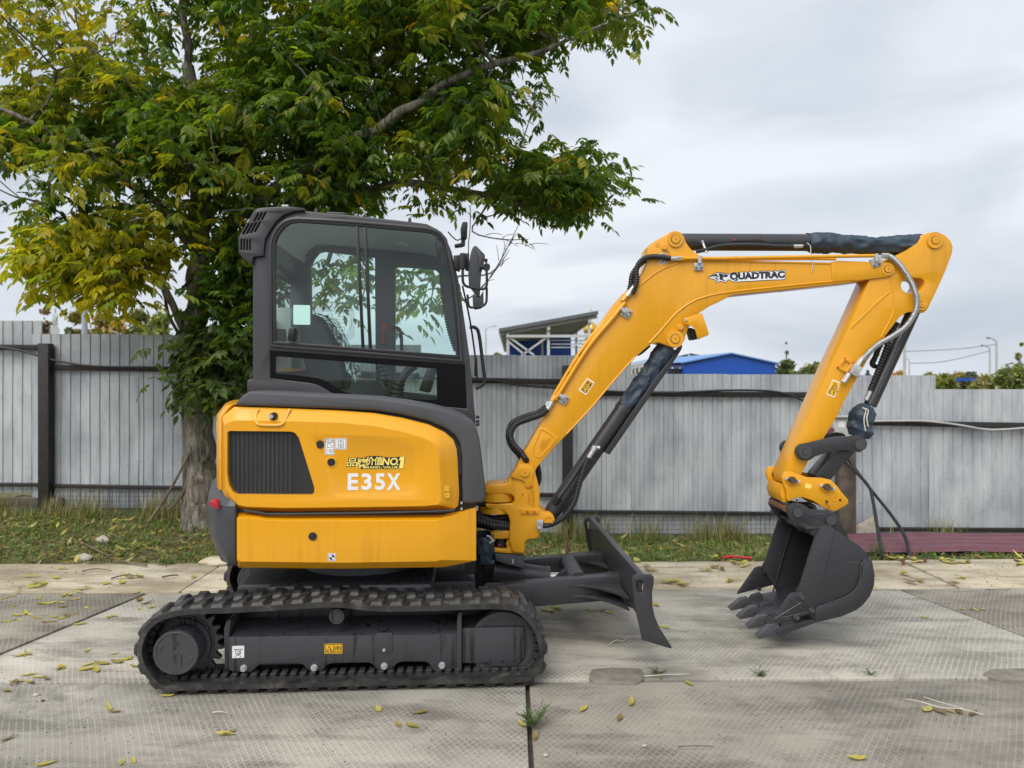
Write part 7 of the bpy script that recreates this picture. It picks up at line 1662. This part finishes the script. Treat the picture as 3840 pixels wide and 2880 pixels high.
# ================================================================== VERGE: grass, weeds, litter
def blades(n, xr, yr, hr, cols, wd, seed, bend=.5, cond=None):
    r_ = np.random.default_rng(seed); V, Fq, T_ = [], [], []; k = 0; tries = 0
    while k < n and tries < n * 8:
        tries += 1; x, y = r_.uniform(*xr), r_.uniform(*yr)
        if y < ye(x) + .02 or (cond and not cond(x, y, r_)): continue
        h = r_.uniform(*hr); a = r_.uniform(0, 2 * math.pi); w_ = wd * r_.uniform(.7, 1.3); z = gh(x, y) - .008
        dx, dy = math.cos(a), math.sin(a); b_ = bend * h * r_.uniform(.3, 1.4); i = len(V)
        V += [(x - dy * w_, y + dx * w_, z), (x + dy * w_, y - dx * w_, z), (x + dy * w_ * .7 + dx * b_ * .4, y - dx * w_ * .7 + dy * b_ * .4, z + h * .6), (x - dy * w_ * .7 + dx * b_ * .4, y + dx * w_ * .7 + dy * b_ * .4, z + h * .6), (x + dx * b_ + dy * w_ * .1, y + dy * b_, z + h), (x + dx * b_ - dy * w_ * .1, y + dy * b_, z + h)]
        Fq += [(i, i + 1, i + 2, i + 3), (i + 3, i + 2, i + 4, i + 5)]; c = np.array(cols[r_.integers(len(cols))]) * r_.uniform(.75, 1.25); T_ += [(*c, 1)] * 2; k += 1
    return np.array(V), np.array(Fq), np.array(T_)
GR = [(.13, .22, .034), (.17, .26, .042), (.10, .165, .03), (.23, .25, .07)]; DRY = [(.42, .35, .19), (.34, .28, .14), (.26, .23, .10), (.16, .17, .05)]
XR = (-6.6, 6.6)
patch = lambda x, y, r_: noise.noise(Vector((x * 1.3, y * 1.8, 8))) + r_.uniform(-.35, .35) > -.12
gm = quadmesh('grass', *blades(30000, XR, (6.7, 8.72), (.02, .085), GR, .0035, 1, .9, patch)); tag(link('grass', gm, 'leaf_solid'), 'short green grass on the verge before the fence', 'grass', kind='stuff')
litc = lambda x, y, r_: noise.noise(Vector((x * 1.1, y * 1.5, 2))) + r_.uniform(-.4, .4) > -.05
gm = quadmesh('dry_grass', *blades(9000, XR, (6.75, 8.7), (.02, .06), DRY, .004, 6, 1.6, litc)); tag(link('dry_grass', gm, 'leaf_solid'), 'dry cut straw lying among the grass', 'dry grass', kind='stuff')
tall = lambda x, y, r_: noise.noise(Vector((x * 1.9, 0, 4))) + r_.uniform(-.2, .2) > (-.05 if x < 3 else .3)
gm = quadmesh('tall_grass', *blades(3800, XR, (8.25, 8.66), (.10, .36), DRY + DRY + DRY + GR, .0032, 2, .55, tall)); tag(link('tall_grass', gm, 'leaf_solid'), 'tall dry grass stems along the foot of the fence', 'tall grass', kind='stuff')
# small broad leaves of weeds and leaf litter
def litter(n, cols, seed, yr, lw, lift, cond=None, L0=.05):
    r_ = np.random.default_rng(seed); V, Fq, T_ = [], [], []
    for k in range(n):
        x, y = r_.uniform(*XR), r_.uniform(*yr)
        if y < ye(x) + .03 or (cond and not cond(x, y, r_)): continue
        z = gh(x, y) + r_.uniform(*lift); a = r_.uniform(0, 2 * math.pi); L_ = L0 * r_.uniform(.5, 1.4); w_ = L_ * lw; t1, t2 = r_.uniform(-.5, .5), r_.uniform(-.4, .4); d = np.array((math.cos(a), math.sin(a), t1)); s = np.array((-math.sin(a), math.cos(a), t2)); o = np.array((x, y, z)); i = len(V)
        V += [o, o + d * L_ * .45 + s * w_, o + d * L_ + np.array((0, 0, L_ * .15)), o + d * L_ * .45 - s * w_, ]; Fq.append((i, i + 3, i + 2, i + 1)); c = np.array(cols[r_.integers(len(cols))]) * r_.uniform(.75, 1.25); T_.append((*c, 1))
    return np.array(V), np.array(Fq), np.array(T_)
gm = quadmesh('weeds', *litter(9000, [(.10, .17, .032), (.13, .20, .04), (.08, .13, .03), (.16, .22, .05)], 3, (6.75, 8.6), .32, (.005, .06), lambda x, y, r_: noise.noise(Vector((x * .9, y * 1.3, 21))) > -.15, .045)); tag(link('weeds', gm, 'leaf_solid'), 'low broad leaved weeds in the verge', 'weeds', kind='stuff')
gm = quadmesh('leaf_litter', *litter(4200, [(.34, .28, .05), (.26, .19, .06), (.24, .16, .07), (.42, .37, .15), (.18, .12, .06), (.50, .42, .10)], 4, (6.72, 8.5), .17, (.008, .05), lambda x, y, r_: x < .3 or r_.random() < .5, .085)); tag(link('leaf_litter', gm, 'leaf_solid'), 'dead leaves scattered over the grass verge', 'leaf litter', kind='stuff')

# ================================================================== FALLEN LEAVES AND SMALL THINGS ON THE PAVING
fl = []
for k in range(7):
    r_ = random.Random(k + 60); V, Fq = [], []; L_, w_ = r_.uniform(.085, .12), r_.uniform(.012, .019); cu, tw = r_.uniform(.05, .5), r_.uniform(-.6, .6); n = 6
    for i in range(n + 1):
        f = i / n; ww = w_ * math.sin(math.pi * min(.97, .06 + f * .92)) ** .8 + .0006; x = (f - .5) * L_; z0 = .004 + cu * L_ * (f - .45) ** 2 * 1.5; bend = tw * (f - .5) * ww * 2
        V += [(x, -ww, z0 + ww * .55 + bend), (x, .002 * math.sin(f * 5), z0), (x, ww, z0 + ww * .55 - bend)]
    for i in range(n):
        a = i * 3; Fq += [(a, a + 3, a + 4, a + 1), (a + 1, a + 4, a + 5, a + 2)]
    zmin = min(v_[2] for v_ in V); V = [(x, y, z - zmin + .001) for x, y, z in V]
    i = len(V); V += [(-L_ * .5, -.0008, .003), (-L_ * .5 - .03, -.0006 + .01, .002), (-L_ * .5 - .03, .0006 + .01, .002), (-L_ * .5, .0008, .003)]; Fq.append((i, i + 1, i + 2, i + 3))
    me = bpy.data.meshes.new('fallen_leaf'); me.from_pydata(V, [], Fq); me.polygons.foreach_set('use_smooth', [True] * len(Fq)); me.materials.append(MAT['fallen']); fl.append(me)
pj = [(265, 90), (165, 150), (130, 125), (240, 130), (545, 115), (600, 125), (835, 127), (455, 155), (50, 203), (80, 188), (165, 215), (275, 203), (300, 200), (332, 180), (262, 232), (322, 220), (190, 240), (55, 250), (270, 253), (600, 222), (655, 253), (600, 258), (525, 150), (590, 190), (372, 175), (50, 312), (20, 316), (85, 310), (130, 285), (70, 290), (110, 280), (160, 300), (345, 325), (315, 280), (290, 290), (270, 300), (230, 295), (210, 318), (480, 293), (370, 257), (375, 442), (495, 453), (100, 460), (80, 465), (120, 455), (505, 490), (545, 478), (520, 485), (380, 500), (375, 520), (440, 497), (415, 523), (255, 520), (265, 512), (120, 545), (60, 580), (80, 572), (130, 575), (200, 562), (165, 555), (30, 615), (580, 508), (560, 470), (140, 158), (180, 158), (200, 236), (635, 235), (150, 170), (560, 130), (20, 215), (340, 186), (720, 637), (470, 687), (495, 705), (975, 800), (990, 795), (1815, 708), (1720, 760), (1635, 692), (30, 825), (185, 935), (215, 928), (525, 925), (575, 915), (1780, 765)]
pk = [(140, 265), (170, 268), (200, 262), (185, 255), (325, 262), (345, 268), (390, 268), (420, 275), (660, 340), (625, 245), (690, 140), (675, 150), (740, 160), (720, 155), (900, 92), (870, 85), (850, 95), (960, 60), (1000, 65), (940, 45), (985, 70), (880, 40), (960, 140), (945, 138), (1735, 150), (1765, 140), (1910, 150), (1940, 132), (1690, 110), (1705, 118), (1900, 60), (1920, 66), (1950, 65), (1880, 50), (1985, 260), (1940, 260), (2005, 264), (2030, 262), (1780, 298), (640, 555), (765, 580), (310, 690), (465, 730), (515, 663), (1490, 905), (1795, 693), (1850, 705), (1890, 700), (1930, 702), (1990, 715), (100, 810), (45, 765), (1450, 45), (1560, 175), (580, 75), (610, 95), (540, 55), (1640, 45), (1660, 40), (1720, 45), (2200, 60), (2185, 75), (1760, 60)]
def leaflab(x, y):
    if y > 5.9: return ('yellow fallen leaf on the plain concrete strip behind the tracks' if x < -1.9 else 'yellow fallen leaf on the plain concrete strip by the bucket', 'fallen leaves on the concrete strip')
    if y > 4.14: return ('yellow fallen leaf on the rear slab left of the tracks' if x < -1.8 else 'yellow fallen leaf on the slab under blade and bucket', 'fallen leaves on the rear slab')
    return ('yellow fallen leaf on the front slab left of the open joint' if x < .09 else 'yellow fallen leaf on the front slab right of the open joint', 'fallen leaves on the front slab')
ONES = ['', 'first', 'second', 'third', 'fourth', 'fifth', 'sixth', 'seventh', 'eighth', 'ninth', 'tenth', 'eleventh', 'twelfth', 'thirteenth', 'fourteenth', 'fifteenth', 'sixteenth', 'seventeenth', 'eighteenth', 'nineteenth']
def ordinal(n):
    if n < 20: return ONES[n]
    tens = {2: ('twentieth', 'twenty'), 3: ('thirtieth', 'thirty'), 4: ('fortieth', 'forty'), 5: ('fiftieth', 'fifty'), 6: ('sixtieth', 'sixty'), 7: ('seventieth', 'seventy'), 8: ('eightieth', 'eighty')}[n // 10]
    return tens[0] if n % 10 == 0 else tens[1] + '-' + ONES[n % 10]
made = {}
extra = [('K', u + rt.uniform(-26, 26), v_ + rt.uniform(-6, 6)) for u, v_ in pk if v_ < 165 and u > 600]
for i, (zone, u, v_) in enumerate([('J', *p) for p in pj] + [('K', *p) for p in pk] + extra):
    x, y = ground_at(zone, u, v_); z = .014 if y > 5.88 else .003
    o = bpy.data.objects.new('fallen_leaf', fl[i % 7]); COL.objects.link(o); o.location = (x, y, z); o.rotation_euler = (rt.uniform(-.12, .12), rt.uniform(-.1, .1), rt.uniform(0, 6.28)); s = rt.uniform(.6, .95) * (1.3 if y > 5.5 else 1); o.scale = (s, s * rt.uniform(.8, 1.6), s * rt.uniform(.4, 1))
    made.setdefault(leaflab(x, y), []).append((x / y, o))
for (lb, gp_), lst in made.items():
    for k, (_, o) in enumerate(sorted(lst, key=lambda q_: q_[0])): tag(o, lb.replace('yellow fallen', 'fallen') + ', ' + ordinal(k + 1) + ' from left', 'leaf', gp_)
def twig(name, zone, pts, r_, label, mat='stick', cat='twig', z=.006):
    p = [(*ground_at(zone, *q_), z + r_ + (.01 * (k % 2))) for k, q_ in enumerate(pts)]
    tag(part(name, tube(p, [r_, r_ * .6], 4, 6), mat), label, cat)
twig('twig', 'K', [(422, 417), (450, 405), (480, 402), (503, 384)], .0035, 'pale bent twig under the dozer blade', 'rope')
twig('twig', 'K', [(715, 862), (780, 866), (872, 860)], .003, 'thin straight twig on the right front slab')
twig('leaf_stalk', 'K', [(1700, 655), (1760, 672), (1850, 690), (1940, 705), (2040, 722)], .0028, 'pale leaf stalk with yellow leaves on right front slab', 'rope', 'leaf stalk')
twig('leaf_stalk', 'K', [(1780, 645), (1850, 675), (1950, 695)], .0024, 'second thin leaf stalk beside the yellow leaves on right front slab', 'rope', 'leaf stalk')
twig('twig', 'J', [(355, 105), (420, 100), (480, 103)], .007, 'brown stick on the concrete strip nearest the verge at left', z=.016)
twig('twig', 'J', [(480, 138), (540, 128), (620, 128)], .007, 'brown forked stick on the concrete strip', z=.016)
twig('twig', 'J', [(700, 133), (740, 130), (770, 124)], .009, 'short brown stick near the rear of the track', z=.016)
twig('twig', 'K', [(2050, 178), (2100, 186), (2150, 180)], .004, 'small twig on the paving at far right')
twig('twig', 'K', [(570, 555), (660, 556), (765, 546)], .003, 'straw along the slab joint beside the mortar patch', 'rope')
twig('twig', 'J', [(918, 712), (950, 716), (980, 714)], .0025, 'pale straw on the front slab before the track', 'rope')
# leaning dead branches against the trunk
for pp, lab, r_ in (([(1125, 910, 8.0), (1060, 1040, 7.95), (1000, 1150, 7.9), (930, 1260, 7.85), (870, 1345, 7.75)], 'longer dead branch leaning against the tree trunk', [.012, .02]), ([(1122, 1060, 8.0), (1085, 1150, 7.98), (1040, 1220, 7.95), (985, 1275, 7.9)], 'shorter curved dead branch leaning against the tree trunk', [.01, .018])):
    tag(part('dead_branch', tube([WORLD.at('T', *p) for p in pp], r_, 5, 8), 'stick'), lab, 'branch')
for pp, r_, lab in (([(60, 1255), (140, 1225), (265, 1250)], .008, 'thin bent stick by the fence post'), ([(380, 1475), (470, 1490), (560, 1520), (640, 1560)], .009, 'brown stick lying in the leaf litter left of the machine'), ([(700, 1590), (780, 1600), (860, 1615)], .010, 'dead stick along the edge of the verge')):
    p = []
    for u, v_ in pp:
        x, y = ground_at('T', u, v_, .0); p.append((x, y, max(gh(x, y), .0) + .03))
    tag(part('dead_stick', tube(p, r_, 4, 6), 'stick'), lab, 'stick')
# stones
def stone(name, zone, u, v_, s, label, mat='stone', z0=None):
    x, y = ground_at(zone, u, v_); bm = bmesh.new(); bmesh.ops.create_icosphere(bm, subdivisions=3, radius=1)
    for vt in bm.verts:
        d = vt.co.normalized(); vt.co = d * (1 + .28 * noise.noise(d * 1.7 + Vector((u, v_, 0))) + .08 * noise.noise(d * 5)); vt.co.x *= s[0]; vt.co.y *= s[1]; vt.co.z *= s[2]
    zz_ = (gh(x, y) if y > 6.8 else .0) + s[2] * .45
    tag(part(name, bm, mat, None, 50, (x, y, zz_)), label, 'stone')
stone('rubble_stone', 'T', 605, 1475, (.07, .05, .05), 'pale pinkish rubble stone in the grass')
stone('rubble_stone', 'T', 492, 1545, (.075, .05, .045), 'white rubble stone in the leaf litter')
stone('rubble_stone', 'T', 1290, 1590, (.17, .10, .05), 'flat broken concrete piece beside the rear guard', 'concrete_plain')
stone('pebble', 'J', 158, 632, (.018, .014, .010), 'small pebble on the left front slab'); stone('pebble', 'J', 185, 657, (.009, .008, .006), 'tiny dark pebble on the left front slab', 'joint_dirt')
stone('pebble', 'K', 145, 890, (.012, .012, .006), 'crumbled pebble beside the open slab joint'); stone('pebble', 'K', 572, 850, (.012, .009, .006), 'small pebble on the right front slab')
# rebar stakes
x, y = ground_at('D', 905, 840); bm = tube([(x, y, -.02), (x + .004, y, .10), (x - .002, y, .205)], .011, 8, 10, ribs=.016, ribh=.0016); tag(part('rebar_stake', bm, 'rebar'), 'rusty ribbed rebar stake standing behind the push arm', 'rebar')
for u, v_, h_, lb in ((860, 1620, .055, 'rusty steel stub nearest the bucket at slab edge'), (932, 1580, .05, 'rusty steel stub behind the nearer one at slab edge'), (1005, 1610, .045, 'rusty steel stub farthest from the bucket at slab edge'), (780, 1575, .045, 'rusty steel stub beside the grey conduit foot')):
    x, y = ground_at('I', u, v_); tag(part('steel_stub', rod((x, y, -.02), (x, y, h_), .014), 'rebar'), lb, 'steel stub')
x, y = ground_at('K', 970, 46); tag(part('red_strap', tube([(x - .13, y, .02), (x - .04, y + .01, .03), (x + .06, y, .022), (x + .14, y - .01, .02)], .012, 6, 8), 'red_plastic'), 'red plastic strap lying at the edge of the paving', 'strap')
# weeds in the joints
def weed(zone, u, v_, n, L_, label, seed, mat='leaf_solid', cols=((.06, .12, .025), (.09, .15, .03), (.05, .09, .02))):
    r_ = random.Random(seed); x, y = ground_at(zone, u, v_); e_ = empty('weed', (x, y, 0)); tag(e_, label, 'weed'); V, Fq, T_ = [], [], []
    bm = bmesh.new()
    for k in range(n):
        a = r_.uniform(0, 6.28); el = r_.uniform(.15, 1.1); ln2 = L_ * r_.uniform(.5, 1.1); d = Vector((math.cos(a) * math.cos(el), math.sin(a) * math.cos(el), math.sin(el)))
        tube([(0, 0, 0), d * ln2 * .5 + Vector((0, 0, .01)), d * ln2], [.0016, .0008], 3, 4, bm)
        for j in range(7):
            f = .25 + .75 * j / 6; o = d * ln2 * f
            for sd_ in (-1, 1):
                side_ = d.cross(Vector((0, 0, 1))).normalized() * sd_; dd = (d * .6 + side_ + Vector((0, 0, r_.uniform(-.2, .3)))).normalized(); ll = L_ * .28 * (1.1 - .6 * f) * r_.uniform(.7, 1.2); ww = ll * .18; up = Vector((0, 0, 1)); s2 = dd.cross(up).normalized(); i = len(V)
                V += [tuple(o), tuple(o + dd * ll * .5 + s2 * ww), tuple(o + dd * ll), tuple(o + dd * ll * .5 - s2 * ww)]; Fq.append((i, i + 1, i + 2, i + 3)); c = np.array(r_.choice(cols)) * r_.uniform(.8, 1.3); T_.append((*c, 1))
    part('stems', bm, 'shrub_weed', e_); link('foliage', quadmesh('foliage', np.array(V), np.array(Fq), np.array(T_)), mat, e_)['kind'] = 'stuff'
weed('K', 98, 760, 14, .12, 'feathery green weed growing in the open front joint', 1)
weed('K', 1065, 548, 10, .065, 'low green weed in the slab joint below the bucket', 2)
weed('K', 628, 545, 7, .075, 'dark sprouting weed beside the mortar patch', 3, cols=((.04, .05, .03), (.06, .06, .035)))
weed('K', 1552, 545, 6, .05, 'small green weed in the joint right of the bucket', 4)
weed('I', 668, 1565, 7, .20, 'broad leaved green plant between the two conduit feet', 5)
weed('I', 1010, 1575, 9, .12, 'small green plant at the paving edge before the maroon sheets', 6)
weed('I', 780, 1580, 7, .12, 'thin green plant right of the conduit foot', 7)
weed('T', 980, 1600, 10, .14, 'fresh green weed at the verge edge left of the machine', 8)
# crumbs of dirt
r_ = np.random.default_rng(9); V, Fq, T_ = [], [], []
for k in range(2600):
    y = r_.uniform(2.9, 6.8); x = r_.uniform(-.72, .72) * y
    s = r_.uniform(.0015, .005) * (1.6 if y > 5.9 else 1); z = .012 if y > 5.88 else .002; a = r_.uniform(0, 6.28); i = len(V); c, sn = math.cos(a) * s, math.sin(a) * s
    V += [(x + c, y + sn, z), (x - sn, y + c, z), (x - c * .3, y - sn * .3, z + s * 1.1), (x + sn, y - c, z)]; Fq.append((i, i + 1, i + 2, i + 3)); col = np.array(((.05, .042, .032), (.12, .10, .075), (.25, .2, .12))[r_.integers(3)]); T_.append((*col, 1))
tag(link('dirt_crumbs', quadmesh('dirt_crumbs', np.array(V), np.array(Fq), np.array(T_)), 'leaf_solid'), 'fine crumbs of dirt strewn over the paving', 'dirt', kind='stuff')
